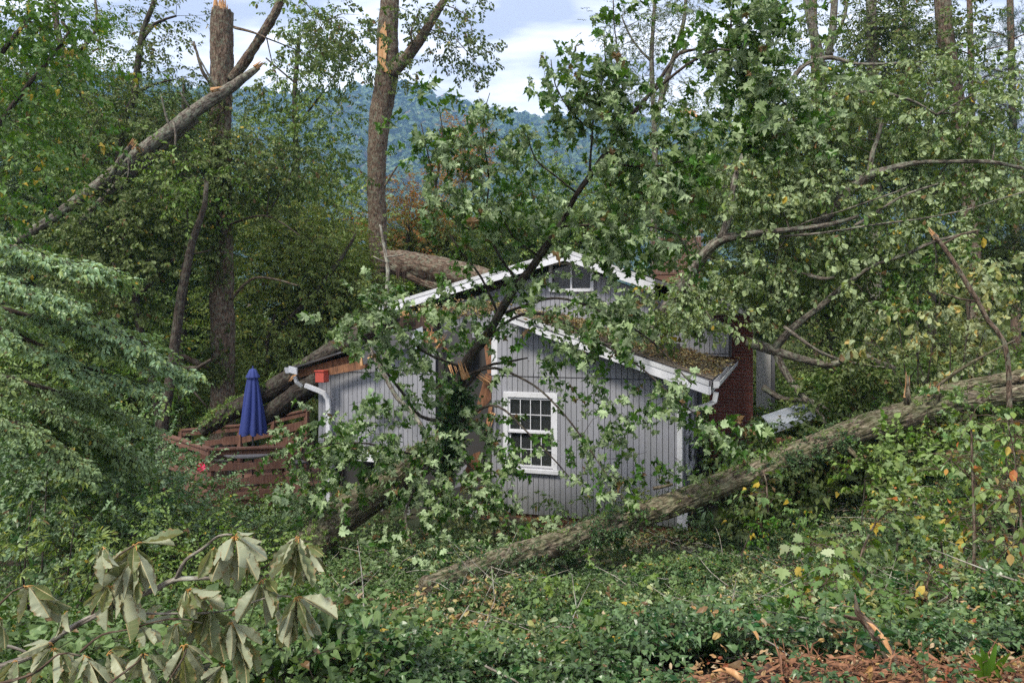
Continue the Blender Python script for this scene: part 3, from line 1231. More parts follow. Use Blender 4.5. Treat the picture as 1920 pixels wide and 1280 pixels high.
def ZF(px, py, d=0.0):
    u = UF(px, d)
    Yq = 14 - .3256 * u + .9455 * d
    return EYE - (py - HOR) / F_PX * Yq


house = thing('house', H(-0.8, 3, -0.1), 'small grey house with vertical board siding crushed and split open by fallen trees', 'house')
SP = MATS['siding_paint']

RU, RZ = -0.84, 3.97          # lower ridge
SL = 0.317


def roofz(u):
    return RZ - SL * abs(u - RU)


# boards of the front wall (grooved siding): each board is a part
front = tag(MB().box(H, -0.75, 2.72, 0.05, 0.12, 0.0, 2.2).box(H, -4.5, -1.95, 0.05, 0.12, 1.0, 2.2).build('front_wall', MATS['groove_paint'], house))
ops = [(-0.47, 0.47, 0.90, 2.22)]     # window hole
bw = 0.104


def board_run(parent, u0, u1, d, zlo, ztop, holes=(), joint=2.59, thick=0.018, mat=SP, gap=0.010, fr=H):
    u = u0
    while u < u1 - 0.02:
        ue = min(u + bw, u1)
        spans = [(zlo, joint - 0.006), (joint + 0.012, None)]
        for (a, bq) in spans:
            ta, tb = ztop(u), ztop(ue - gap)
            if bq is None:
                if min(ta, tb) <= a + 0.03:
                    continue
                za, zb = ta, tb
            else:
                if min(ta, tb) < bq:
                    za, zb = ta, tb
                else:
                    za = zb = bq
            segs = [(a, None)]
            for (h0, h1_, g0, g1) in holes:
                if u + bw * 0.5 > h0 and u + bw * 0.5 < h1_ and a < g0 < (za if bq is None else bq):
                    segs = [(a, g0), (g1, None)]
            j_ = RND.uniform(-0.0015, 0.0015)
            d0, d1 = d - thick + j_, d + 0.004
            for s0, s1 in segs:
                e0 = za if s1 is None else s1
                e1 = zb if s1 is None else s1
                if min(e0, e1) - s0 < 0.02:
                    continue
                m_ = MB()
                ur = ue - gap
                m_.hexa([fr(u, d0, s0), fr(ur, d0, s0), fr(ur, d1, s0), fr(u, d1, s0),
                         fr(u, d0, e0), fr(ur, d0, e1), fr(ur, d1, e1), fr(u, d1, e0)])
                m_.build('siding_board', mat, parent, bevel=0)
        u = ue


board_run(front, -0.77, 2.72, 0.0, 0.02, lambda u: roofz(u) - 0.12, ops)
board_run(front, -4.52, -1.94, 0.0, 0.98, lambda u: min(roofz(u) - 0.12, 3.08 if u < -2.35 else 3.02))
# flashing line over the joint
MB().box(H, -0.77, 2.72, -0.026, 0.03, 2.588, 2.600).build('flashing', MATS['groove_paint'], front)
MB().box(H, -4.52, -1.94, -0.026, 0.03, 2.588, 2.600).build('flashing', MATS['groove_paint'], front)
# upper piece of sheathing behind the upper boards
MB().hexa([H(-0.75, .06, 2.2), H(2.7, .06, 2.2), H(2.7, .12, 2.2), H(-0.75, .12, 2.2), H(-0.75, .06, 3.8), H(2.7, .06, 2.7), H(2.7, .12, 2.7), H(-0.75, .12, 3.8)]).build('sheathing', MATS['groove_paint'], front)
MB().hexa([H(-4.5, .06, 2.2), H(-1.95, .06, 2.2), H(-1.95, .12, 2.2), H(-4.5, .12, 2.2), H(-4.5, .06, 2.68), H(-1.95, .06, 3.02), H(-1.95, .12, 3.02), H(-4.5, .12, 2.68)]).build('sheathing', MATS['groove_paint'], front)
# raw torn strip of plywood at the top of the torn left section
u0_, u1_ = UF(792), UF(822)
zt = ZF(806, 640)
k = 0
u = u0_ - 0.03
while u < u1_:
    MB().hexa([H(u, -0.021, zt - .02), H(u + .088, -0.021, zt - .02), H(u + .088, .05, zt - .02), H(u, .05, zt - .02),
               H(u, -0.021, zt + .17 + .02 * (k % 2)), H(u + .088, -0.021, zt + .19), H(u + .088, .05, zt + .19), H(u, .05, zt + .17 + .02 * (k % 2))]).build('splintered_board', MATS['split_wood'], front)
    u += .1
    k += 1
# corner board, right
MB().box(H, 2.70, 2.80, -0.035, 0.05, -0.02, 2.42).build('corner_board', MATS['white_paint'], house)
MB().box(H, -4.60, -4.52, -0.03, 0.05, 0.98, 2.60).build('corner_board', MATS['siding_paint'], house)
# foundation
MB().box(H, -0.75, 2.72, 0.03, 0.30, -0.9, 0.02).build('foundation', MATS['old_wood'], house)

# front window
win = tag(MB().box(H, -0.53, -0.44, -0.045, 0.03, 0.88, 2.25).box(H, 0.44, 0.53, -0.045, 0.03, 0.88, 2.25).box(H, -0.53, 0.53, -0.047, 0.03, 2.20, 2.30).build('window', MATS['white_paint'], house, bevel=0.004))
MB().box(H, -0.56, 0.56, -0.09, 0.03, 0.80, 0.875).build('sill', MATS['white_paint'], win, bevel=0.005)


def sash(parent, u0, u1, z0, z1, d, nx=4, nz=2, fw=0.04, mw=0.014):
    s = MB().box(H, u0, u0 + fw, d, d + .035, z0, z1).box(H, u1 - fw, u1, d, d + .035, z0, z1)
    s.box(H, u0 + fw, u1 - fw, d + .001, d + .034, z0, z0 + fw * 1.2).box(H, u0 + fw, u1 - fw, d + .001, d + .034, z1 - fw, z1)
    s.build('sash', MATS['white_paint'], parent)
    b_ = MB()
    for k in range(1, nx):
        uu = u0 + fw + (u1 - u0 - 2 * fw) * k / nx
        b_.box(H, uu - mw / 2, uu + mw / 2, d + .006, d + .028, z0 + fw * 1.2, z1 - fw)
    for k in range(1, nz):
        zz_ = z0 + fw * 1.2 + (z1 - z0 - 2.2 * fw) * k / nz
        b_.box(H, u0 + fw, u1 - fw, d + .004, d + .030, zz_ - mw / 2, zz_ + mw / 2)
    b_.build('muntin', MATS['white_paint'], parent)
    for a in range(nx):
        for c_ in range(nz):
            ua = u0 + fw + (u1 - u0 - 2 * fw) * a / nx
            ub = u0 + fw + (u1 - u0 - 2 * fw) * (a + 1) / nx
            za = z0 + fw * 1.2 + (z1 - z0 - 2.2 * fw) * c_ / nz
            zb = z0 + fw * 1.2 + (z1 - z0 - 2.2 * fw) * (c_ + 1) / nz
            MB().box(H, ua + mw / 2, ub - mw / 2, d + .014, d + .018, za + .006, zb - .006).build('pane', MATS['glass'], parent)


sash(win, -0.44, 0.44, 1.55, 2.20, -0.02)
sash(win, -0.44, 0.44, 0.88, 1.56, 0.018)
MB().box(H, -0.44, 0.44, -0.03, 0.0, 1.535, 1.575).build('meeting_rail', MATS['white_paint'], win)
# roller shade behind the upper sash and the dark room behind
MB().box(H, -0.42, 0.42, 0.11, 0.12, 1.74, 2.2).build('shade', MATS['drape'], win)
fr_ = MB()
fr_.box(H, 0.16, 0.20, 0.16, 0.20, 0.9, 1.5).box(H, 0.20, 0.42, 0.16, 0.20, 1.44, 1.48).build('picture_frame', MATS['old_wood'], win)
MB().box(H, 0.20, 0.42, 0.18, 0.19, 1.0, 1.44).build('picture', MATS['plaster'], win)
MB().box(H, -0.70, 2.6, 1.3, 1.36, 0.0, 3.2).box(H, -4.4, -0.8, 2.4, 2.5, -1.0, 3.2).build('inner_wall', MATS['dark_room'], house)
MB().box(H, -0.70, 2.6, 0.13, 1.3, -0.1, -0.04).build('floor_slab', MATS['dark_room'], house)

# right side wall, receding; boards along the depth
side = MB().box(H, 2.66, 2.73, 0.06, 4.8, -0.05, 2.42).build('side_wall', MATS['groove_paint'], house)
dd = 0.06
while dd < 3.3:
    MB().hexa([H(2.735, dd, 0.0), H(2.75, dd, 0.0), H(2.75, dd + .095, 0.0), H(2.735, dd + .095, 0.0), H(2.735, dd, 2.4), H(2.75, dd, 2.4), H(2.75, dd + .095, 2.4), H(2.735, dd + .095, 2.4)]).build('siding_board', SP, side)
    dd += .104
sw = MB()
sw.box(H, 2.752, 2.79, 0.95, 1.06, 0.85, 2.15).box(H, 2.752, 2.79, 1.95, 2.06, 0.85, 2.15).box(H, 2.752, 2.79, 1.06, 1.95, 2.05, 2.15).box(H, 2.752, 2.82, 0.95, 2.06, 0.75, 0.85)
sw = sw.build('window', MATS['white_paint'], side)
MB().box(H, 2.752, 2.765, 1.06, 1.95, 0.85, 2.05).build('pane', MATS['glass'], sw)
MB().box(H, 2.752, 2.778, 1.06, 1.95, 1.43, 1.47).build('muntin', MATS['white_paint'], sw)

# left side wall (mostly hidden)
MB().box(H, -4.55, -4.48, 0.06, 4.6, -0.8, 2.55).build('side_wall', MATS['siding_paint'], house)
# lower left: white door head, dark opening, raw plywood, grey panels
MB().box(H, UF(672), UF(762), -0.06, 0.05, 0.80, 0.98).build('door_head', MATS['white_paint'], house)
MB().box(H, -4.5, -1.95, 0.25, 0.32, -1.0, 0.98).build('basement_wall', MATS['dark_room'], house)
MB().box(H, UF(626), UF(664), 0.02, 0.06, ZF(640, 965), ZF(640, 912)).build('plywood', MATS['split_wood'], house)
MB().box(H, UF(604), UF(626), 0.0, 0.06, -0.6, 1.0).build('corner_board', MATS['siding_paint'], house)
MB().box(H, UF(700), UF(716), 0.04, 0.08, -0.3, 0.8).box(H, UF(716), UF(770), 0.05, 0.07, 0.2, 0.7).build('door_panel', MATS['siding_paint'], house)
MB().box(H, UF(772), UF(784), -0.35, -0.30, ZF(778, 1000), ZF(778, 940)).build('loose_board', MATS['siding_paint'], house)

# ---- roofs
def fascia(a, b_, hgt, parent, name='fascia', th=0.035, cap=True, mat='white_paint'):
    """board hanging below the edge a-b, facing the front"""
    a, b_ = Vector(a), Vector(b_)
    dn = Vector((0, 0, -hgt))
    MB().prism([a, b_, b_ + dn, a + dn], DV * th).build(name, MATS[mat], parent)
    if cap:
        f = -DV * 0.012
        MB().prism([a + f + Vector((0, 0, .035)), b_ + f + Vector((0, 0, .035)), b_ + f - Vector((0, 0, .045)), a + f - Vector((0, 0, .045))], DV * 0.045).build('drip_edge', MATS['gutter_paint'], parent)


def deck_plane(name, q, parent, th=0.10, mat='felt_grey'):
    """roof slab from four corners, thickness th below"""
    q = [Vector(p) for p in q]
    dn = Vector((0, 0, -th))
    return MB().hexa([q[0] + dn, q[1] + dn, q[2] + dn, q[3] + dn] + q).build(name, MATS[mat], parent)


def shingle_rows(q, parent, row=0.14, tab=0.30, mat='shingle'):
    """q: eave-front, eave-back, ridge-back, ridge-front. three-tab shingles in overlapping rows"""
    q = [np.array(tuple(p)) for p in q]
    n = np.cross(q[1] - q[0], q[3] - q[0])
    n /= np.linalg.norm(n)
    if n[2] < 0:
        n = -n
    Ls = np.linalg.norm(q[3] - q[0])
    nr = int(Ls / row)
    V, Fq = [], []
    for r_ in range(nr):
        t0, t1 = r_ / nr, min((r_ + 1.25) / nr, 1)
        a0, b0 = q[0] + (q[3] - q[0]) * t0, q[1] + (q[2] - q[1]) * t0
        a1, b1 = q[0] + (q[3] - q[0]) * t1, q[1] + (q[2] - q[1]) * t1
        Lr = np.linalg.norm(b0 - a0)
        nt = int(Lr / tab)
        for k in range(-1, nt + 1):
            s0 = (k + 0.5 * (r_ % 2)) / nt
            s1 = s0 + 1 / nt - 0.012 / Lr
            s0, s1 = max(s0, 0), min(s1, 1)
            if s1 - s0 < 0.01:
                continue
            e = 0.016 + RND.uniform(-0.003, 0.004)
            i = len(V)
            V += [a0 + (b0 - a0) * s0 + n * e, a0 + (b0 - a0) * s1 + n * e, a1 + (b1 - a1) * s1 + n * 0.004, a1 + (b1 - a1) * s0 + n * 0.004,
                  a0 + (b0 - a0) * s0, a0 + (b0 - a0) * s1]
            Fq += [(i, i + 1, i + 2, i + 3), (i, i + 4, i + 5, i + 1)]
    o = obj_np('shingle_field', np.array(V), np.array(Fq), MATS[mat], parent, smooth=False)
    o['kind'] = 'stuff'
    return o


fd = -0.42
eR0 = W(1335, 713, 12.55)                 # right front eave tip (top of roof)
rK0 = W(999, 600, 13.57)                  # where the right rake meets the break
eR1 = W(1391, 656, 18.6)                  # far end of the right eave
rK1 = H(-0.1, 4.5, 3.75)
roofR = tag(deck_plane('roof', [eR0, eR1, H(-0.3, 4.6, 3.72), H(-0.30, fd, roofz(-0.30))], house))
shingle_rows([eR0 + Vector((0, 0, .004)), eR1 + Vector((0, 0, .004)), H(-0.3, 4.6, 3.724), H(-0.30, fd, roofz(-0.30) + .004)], roofR)
fascia(W(1329, 718, 12.54), W(999, 603, 13.56), 0.20, roofR)
fascia(W(999, 603, 13.56), H(-0.45, fd - .01, roofz(-.45) - .02), 0.16, roofR, name='fascia')
# soffit and eave fascia on the right
MB().prism([eR0 + Vector((-.02, 0, -.10)), eR1 + Vector((-.02, 0, -.10)), eR1 + Vector((-.02, 0, -.24)), eR0 + Vector((-.02, 0, -.24))], -EV * 0.03).build('eave_board', MATS['white_paint'], roofR)
# right gutter: open trough with a lip
def trough(a, b_, w, h, out, parent, mat='gutter_paint', name='gutter'):
    a, b_ = Vector(a), Vector(b_)
    prof = [(0.0, 0.0), (0.0, -h), (w * 0.72, -h), (w, -h * 0.45), (w, 0.012), (w - 0.012, 0.012), (w - 0.012, -h * 0.42), (w * 0.68, -h + .012), (0.012, -h + .012), (0.012, 0.0)]
    m_ = MB()
    m_.prism([a + out * x + Vector((0, 0, z)) for x, z in prof], b_ - a)
    g = m_.build(name, MATS[mat], parent)
    for e in (a, b_ - (b_ - a).normalized() * .01):
        m_ = MB()
        m_.prism([e + out * x + Vector((0, 0, z)) for x, z in prof[:5]], (b_ - a).normalized() * .01)
        m_.build('end_cap', MATS[mat], g)
    return g


trough(eR0 + Vector((0.01, -.02, -.02)), eR1 + Vector((0.01, 0, -.02)), 0.12, 0.11, EV, house)


def spout(pts, w, d, parent, mat='gutter_paint', name='downspout'):
    """rectangular pipe through the points"""
    pts = [Vector(p) for p in pts]
    V, Fq = [], []
    n = len(pts)
    for i, p in enumerate(pts):
        tdir = (pts[min(i + 1, n - 1)] - pts[max(i - 1, 0)]).normalized()
        side_ = DV.cross(tdir)
        side_.normalize()
        up_ = tdir.cross(side_).normalized()
        for sx, sy in ((-1, -1), (1, -1), (1, 1), (-1, 1)):
            V.append(p + side_ * sx * w / 2 + up_ * sy * d / 2)
    for i in range(n - 1):
        for k in range(4):
            Fq.append((i * 4 + k, i * 4 + (k + 1) % 4, i * 4 + 4 + (k + 1) % 4, i * 4 + 4 + k))
    Fq += [(3, 2, 1, 0), (n * 4 - 4, n * 4 - 3, n * 4 - 2, n * 4 - 1)]
    m_ = MB()
    m_.add(V, Fq)
    return m_.build(name, MATS[mat], parent, bevel=0.008)


def arc_pts(P, k=5):
    q, _ = resample(P, [1] * len(P), 0.12)
    return [Vector(p) for p in q]


spout(arc_pts([W(1343, 735, 12.6), W(1340, 752, 12.62), W(1318, 762, 12.8), W(1296, 768, 13.0), W(1276, 776, 13.02)]) + [W(1275, 800, 13.02), W(1275, 912, 13.02)], 0.085, 0.06, house)
MB().beam(W(1285, 955, 13.02), W(1285, 992, 13.02), 0.08, 0.06, DV).build('downspout', MATS['white_paint'], house)

# left low roof, buckled upwards by the log
eL = W(543, 690, 15.28)
a1 = W(632, 661, 15.0)
a2 = W(690, 648, 14.8)
back = DV * 2.6
roofL = deck_plane('roof', [eL, a1, a1 + back, eL + back], house, 0.035, 'black_felt')
deck_plane('roof_sheet', [a1, a2 + Vector((0, 0, .04)), a2 + back + Vector((0, 0, -.2)), a1 + back], roofL, 0.03, 'felt_grey')
# rafters and raw blocking seen from below
for k in range(4):
    off = DV * (0.22 + 0.55 * k)
    MB().beam(eL + off + Vector((.06, 0, -.13)), a2 + off + Vector((-.03, 0, -.16)), 0.045, 0.16).build('rafter', MATS['old_wood'], roofL)
MB().prism([W(600, 694, 15.12), W(690, 672, 14.85), W(688, 690, 14.85), W(618, 703, 15.08)], DV * .04).build('torn_fascia', MATS['old_wood'], roofL)
MB().beam(W(677, 668, 14.75), W(679, 685, 14.75), 0.05, 0.05, DV).build('splinter', MATS['split_wood'], roofL)
# hanging roofing felt
hf = MB()
hf.prism([W(690, 648, 14.7), W(738, 643, 14.7), W(752, 660, 14.72), W(728, 668, 14.72), W(680, 684, 14.75), W(676, 668, 14.74)], DV * .02)
hf.build('hanging_felt', MATS['felt_grey'], roofL)
MB().prism([W(655, 655, 14.95), W(671, 661, 14.9), W(688, 652, 14.9), W(691, 645, 14.95)], DV * .5).build('curled_felt', MATS['tin'], roofL)
MB().prism([W(778, 618, 14.6), W(792, 612, 14.6), W(794, 632, 14.58), W(784, 655, 14.58), W(776, 656, 14.6), W(770, 640, 14.62)], DV * .012).build('felt_flap', MATS['tin'], roofL)
MB().prism([W(720, 630, 14.7), W(778, 618, 14.62), W(774, 650, 14.62), W(745, 658, 14.7)], DV * .02).build('felt_flap', MATS['felt_grey'], roofL)
# left gutter end, outlet and downspout
trough(eL + Vector((-.01, 0.0, 0)), eL + DV * 2.5 + Vector((-.01, 0, 0)), 0.12, 0.11, -EV, house)
fascia(W(541, 686, 15.25), W(556, 690, 15.2), 0.13, roofL, cap=False)
spout(arc_pts([W(553, 705, 15.35), W(556, 716, 15.35), W(567, 724, 15.38)]), 0.07, 0.055, house)
spout([W(572, 722, 15.36), W(598, 732, 15.3), W(608, 737, 15.28), W(615, 748, 15.27), W(616, 762, 15.27), W(616, 975, 15.25)], 0.095, 0.07, house, 'white_paint')
# red box on the corner
rb = MB()
rb.box(lambda u, d, z: W(604, 706, 15.05) + EV * u + DV * d + Vector((0, 0, z)), -0.10, 0.10, -0.10, 0.10, -0.11, 0.11)
rb = rb.build('alarm_box', MATS['red_box'], house, bevel=0.01)
rb['label'] = 'red box under the torn eave'
MB().box(lambda u, d, z: W(604, 706, 15.05) + EV * u + DV * d + Vector((0, 0, z)), -0.11, 0.11, -0.12, 0.10, 0.11, 0.13).build('cap', MATS['red_box'], rb)

# broken gap: dark inside, torn studs, plywood, insulation felt
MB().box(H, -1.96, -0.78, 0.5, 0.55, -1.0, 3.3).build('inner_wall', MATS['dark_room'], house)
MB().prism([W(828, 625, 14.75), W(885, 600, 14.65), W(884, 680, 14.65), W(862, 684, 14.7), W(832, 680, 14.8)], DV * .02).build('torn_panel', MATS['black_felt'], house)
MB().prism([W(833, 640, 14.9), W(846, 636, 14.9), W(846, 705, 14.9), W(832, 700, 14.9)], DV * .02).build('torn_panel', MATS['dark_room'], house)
stud = lambda a, b_, w_, m_: MB().beam(a, b_, w_, 0.04, DV).build('broken_stud', MATS[m_], house)
stud(W(914, 640, 14.35), W(921, 700, 14.3), 0.14, 'old_wood')
MB().prism([W(910, 700, 14.25), W(922, 706, 14.25), W(921, 748, 14.25), W(898, 775, 14.2), W(891, 770, 14.2)], DV * .03).build('plywood', MATS['old_wood'], house)
stud(W(921, 760, 14.2), W(912, 810, 14.15), 0.07, 'old_wood')
MB().prism([W(888, 850, 13.9), W(900, 846, 13.9), W(898, 880, 13.9), W(884, 925, 13.8), W(862, 920, 13.8), W(872, 880, 13.85)], DV * .03).build('plywood', MATS['old_wood'], house)
MB().prism([W(884, 880, 13.75), W(900, 872, 13.75), W(896, 905, 13.7), W(880, 915, 13.7)], DV * .03).build('splintered_board', MATS['split_wood'], house)
stud(W(842, 660, 14.7), W(822, 640, 14.75), 0.03, 'old_wood')
for k, (px_a, py_a, w_) in enumerate(((905, 948, 38), (908, 958, 34), (912, 968, 30))):
    MB().beam(W(px_a - w_ / 2, py_a, 13.7), W(px_a + w_ / 2, py_a + 1, 13.6), 0.05, 0.075).build('broken_plank', MATS['split_wood' if k == 0 else 'old_wood'], house)
MB().beam(W(1000, 978, 13.6), W(1064, 984, 13.4), 0.05, 0.10).build('sill_plank', MATS['old_wood'], house)
MB().prism([W(858, 880, 14.3), W(888, 862, 14.3), W(880, 905, 14.3), W(852, 915, 14.3)], DV * .02).build('torn_panel', MATS['siding_paint'], house)
MB().beam(W(880, 968, 13.5), W(892, 956, 13.5), 0.05, 0.05).build('broken_pipe', MATS['white_paint'], house)

# ---- upper storey gable, set back
ud = 2.2
pkU = W(1062, 470, 16.05)
eUL = W(718, 574, 17.5)
eUR = W(1225, 528, 15.5)
eUR2 = W(1412, 582, 14.95)
lowU = 2.35
upper = thing('upper_storey', H(0, 4, 3.0), None, None) if False else None
uw = MB().hexa([H(-3.9, ud + .45, 2.9), H(3.5, ud + .45, 2.9), H(3.5, ud + .5, 2.9), H(-3.9, ud + .5, 2.9),
                H(-3.9, ud + .45, 3.70), H(3.5, ud + .45, 3.55), H(3.5, ud + .5, 3.55), H(-3.9, ud + .5, 3.70)])
uw.prism([H(-3.9, ud + .45, 3.70), H(3.5, ud + .45, 3.55), H(0.15, ud + .45, 4.88)], DV * .05)
upw = uw.build('upper_wall', MATS['groove_paint'], house)


def upz(u):
    return 4.86 - (4.86 - 3.68) * (0.15 - u) / 4.05 if u < 0.15 else 4.86 - (4.86 - 3.53) * (u - 0.15) / 3.35


wu0, wu1 = UF(1036, ud + .4), UF(1108, ud + .4)
wz0, wz1 = ZF(1070, 541, ud + .4), ZF(1070, 496, ud + .4)
board_run(upw, -3.9, 3.45, ud + .43, 2.9, upz, [(wu0, wu1, wz0, wz1)], joint=2.95)
uwn = MB().box(H, wu0 - .07, wu0, ud + .34, ud + .44, wz0 - .06, wz1).box(H, wu1, wu1 + .07, ud + .34, ud + .44, wz0 - .06, wz1).box(H, wu0, wu1, ud + .34, ud + .44, wz0 - .07, wz0).box(H, wu0 - .07, wu1 + .07, ud + .33, ud + .44, wz1, wz1 + .05)
uwn = uwn.build('window', MATS['white_paint'], house)
MB().box(H, (wu0 + wu1) / 2 - .02, (wu0 + wu1) / 2 + .02, ud + .36, ud + .42, wz0, wz1).build('muntin', MATS['white_paint'], uwn)
MB().box(H, wu0, wu1, ud + .405, ud + .415, wz0, wz1).build('pane', MATS['glass'], uwn)
roofU = deck_plane('roof', [eUL, pkU, pkU + DV * 6.0, eUL + DV * 6.0], house, 0.08, 'felt_grey')
shingle_rows([eUL + Vector((0, 0, .01)), eUL + DV * 6 + Vector((0, 0, .01)), pkU + DV * 6 + Vector((0, 0, .01)), pkU + Vector((0, 0, .01))], roofU)
roofU2 = deck_plane('roof', [eUR2, pkU, pkU + DV * 6.0, eUR2 + DV * 6.0], house, 0.08, 'felt_grey')
shingle_rows([eUR2 + Vector((0, 0, .01)), eUR2 + DV * 6 + Vector((0, 0, .01)), pkU + DV * 6 + Vector((0, 0, .01)), pkU + Vector((0, 0, .01))], roofU2)
f_ = -DV * .04
fascia(eUL + f_, pkU + f_, 0.20, roofU)
fascia(pkU + f_, W(1228, 527, 15.5) + f_, 0.22, roofU2)
fascia(W(1326, 556, 15.2) + f_, W(1412, 580, 14.9) + f_, 0.15, roofU2, cap=True, mat='gutter_paint')
# end block of the left upper eave
MB().box(lambda u, d, z: eUL + EV * u + DV * d + Vector((0, 0, z)), -.10, -.0, -.02, .6, -.24, -.02).build('eave_return', MATS['gutter_paint'], roofU)
MB().box(lambda u, d, z: eUL + EV * u + DV * d + Vector((0, 0, z)), .05, 1.3, .05, .5, -.52, -.20).build('soffit', MATS['dark_wood'], roofU)
MB().prism([W(742, 585, 17.2), W(768, 580, 17.1), W(766, 590, 17.1), W(745, 596, 17.2)], DV * .03).build('splintered_board', MATS['split_wood'], roofU)
# small house-coloured post at the break
MB().box(H, -0.78, -0.66, -0.02, 0.03, 2.6, 3.5).build('corner_board', MATS['white_paint'], house)

# ---- brick chimneys (bricks are pieces)
BK = {}


def brick_stack(parent, fr, u0, u1, d0, d1, z0, z1, mat, budget, bl=0.20, bh=0.0575, mo=0.0105):
    MB().box(fr, u0 + .006, u1 - .006, d0 + .006, d1 - .006, z0, z1).build('mortar_core', MATS['mortar'], parent)
    rows_ = int((z1 - z0) / (bh + mo))
    cnt = 0
    rest = MB()

    def brick(ua, ub, da, db, za):
        nonlocal cnt
        if cnt >= budget:
            rest.box(fr, ua, ub, da, db, za, za + bh)
            return
        L_, D_ = round(ub - ua, 3), round(db - da, 3)
        key = (mat, L_, D_)
        if key not in BK:
            m_ = MB()
            e = .004
            f = lambda u, d, z: EV * u + DV * d + Vector((0, 0, z))
            m_.hexa([f(0, 0, 0), f(L_, 0, 0), f(L_, D_, 0), f(0, D_, 0), f(0, 0, bh), f(L_, 0, bh), f(L_, D_, bh), f(0, D_, bh)])
            me = bpy.data.meshes.new('brick')
            me.from_pydata(m_.v, [], m_.f)
            me.materials.append(MATS[mat])
            BK[key] = me
        o_ = bpy.data.objects.new('brick', BK[key])
        link(o_, parent, fr(ua + RND.uniform(-.0015, .0015), da + RND.uniform(-.002, .002), za))
        cnt += 1

    for r_ in range(rows_ - 1, -1, -1):
        za = z0 + r_ * (bh + mo)
        u = u0
        first = True
        while u < u1 - .03:
            L_ = bl if not (first and r_ % 2) else bl / 2
            ub = min(u + L_, u1)
            if u1 - ub < .03:
                ub = u1
            brick(u, ub, d0, d0 + .09, za)
            u = ub + mo
            first = False
        d = d0 + .09 + mo
        first = True
        while d < d1 - .03:
            L_ = bl if not (first and r_ % 2 == 0) else bl / 2
            db = min(d + L_, d1)
            if d1 - db < .03:
                db = d1
            brick(u0, u0 + .06, d, db, za)
            d = db + mo
            first = False
    if rest.v:
        rest.build('brick_courses', MATS[mat], parent)['kind'] = 'stuff'
    return cnt


def frame_at(o_):
    return lambda u, d, z: Vector(o_) + EV * u + DV * d + Vector((0, 0, z))


c0 = W(1330, 850, 16.2)
c0.z = 0.35
chim = MB().box(frame_at(c0), 0.02, 0.88, 0.02, 0.5, -0.6, 0.0).build('chimney', MATS['brick_red'], house)
chim['label'] = 'dark red brick chimney against the right side of the house'
brick_stack(chim, frame_at(c0), 0.0, 0.90, 0.0, 0.50, 0.0, 3.42, 'brick_red', 290)
c1 = W(1224, 515, 19.5)
chim2 = MB().box(frame_at(c1), 0.02, 1.2, 0.02, 0.7, -1.2, 0.0).build('chimney', MATS['brick_tan'], house)
chim2['label'] = 'broad brown brick chimney top behind the roof ridge'
brick_stack(chim2, frame_at(c1), 0.0, 1.22, 0.0, 0.7, 0.0, 0.98, 'brick_tan', 120)

# ------------------------------------------------------------------ deck
def R3(px, py, Y):
    return W(px, py, Y)


deck = thing('deck', (-5.5, 16.5, 0.0), 'brown painted timber deck with board railings left of the house', 'deck')
DP = MATS['deck_paint']
cA = R3(393, 846, 15.6)      # near corner
cB = R3(540, 833, 15.9)      # right front corner
cC = R3(310, 798, 17.6)      # far left
cD = R3(575, 768, 18.6)
zt_ = (cA.z + cB.z) / 2
for c_ in (cA, cB):
    c_.z = zt_
cC.z = zt_ + 0.0
ctop = [cA, cB, cC]


def cap_rail(a, b_, nm='top_rail', w=0.13, h=0.045):
    MB().beam(a, b_, w, h).build(nm, DP, deck, bevel=0.005)


cE = R3(340, 806, 18.2)
cF = R3(450, 797, 18.4)
cap_rail(cA, cB)
cap_rail(cC, cA)
cap_rail(cE, cF)
cap_rail(cF, cD)


def shaped_board(a, b_, zc, h, step_at, parent=deck):
    """railing board with the cut-out step on its upper edge"""
    a, b_ = Vector(a), Vector(b_)
    a = Vector((a.x, a.y, a.z + zc))
    b_ = Vector((b_.x, b_.y, b_.z + zc))
    L_ = b_ - a
    up = Vector((0, 0, 1))
    pts = [a, a + up * (h * .72), a + L_ * (step_at - .035) + up * (h * .72), a + L_ * step_at + up * (h * .90), a + L_ * (step_at + .035) + up * h, b_ + up * h, b_]
    n_ = L_.cross(up).normalized()
    MB().prism(pts, n_ * .035).build('rail_board', DP, parent)


for k in range(3):
    shaped_board(cA, cB, -0.45 - 0.31 * k, 0.20, 0.62 - .10 * (k % 2))
    shaped_board(cC, cA, -0.45 - 0.31 * k, 0.20, 0.45)
for k in range(3):
    shaped_board(cE, cF, -0.45 - 0.31 * k, 0.20, 0.7)
    shaped_board(cF, cD, -0.45 - 0.31 * k, 0.20, 0.4)
MB().beam(cA + Vector((0, .03, -.08)), cB + Vector((0, .03, -.08)), .03, .11).build('rail_board', DP, deck)
MB().beam(cE + Vector((0, -.03, -.08)), cF + Vector((0, -.03, -.08)), .03, .12).build('rail_board', DP, deck)
MB().beam(cF + Vector((0, -.03, -.08)), cD + Vector((0, -.03, -.08)), .03, .12).build('rail_board', DP, deck)
MB().beam(cC + Vector((0, -.03, -.08)), cA + Vector((0, -.03, -.08)), .03, .12).build('rail_board', DP, deck)


def post(p, w=0.10, low=-1.9):
    MB().beam(p + Vector((0, 0, -.03)), p + Vector((0, 0, low)), w, w, DV).build('post', DP, deck, bevel=0.004)


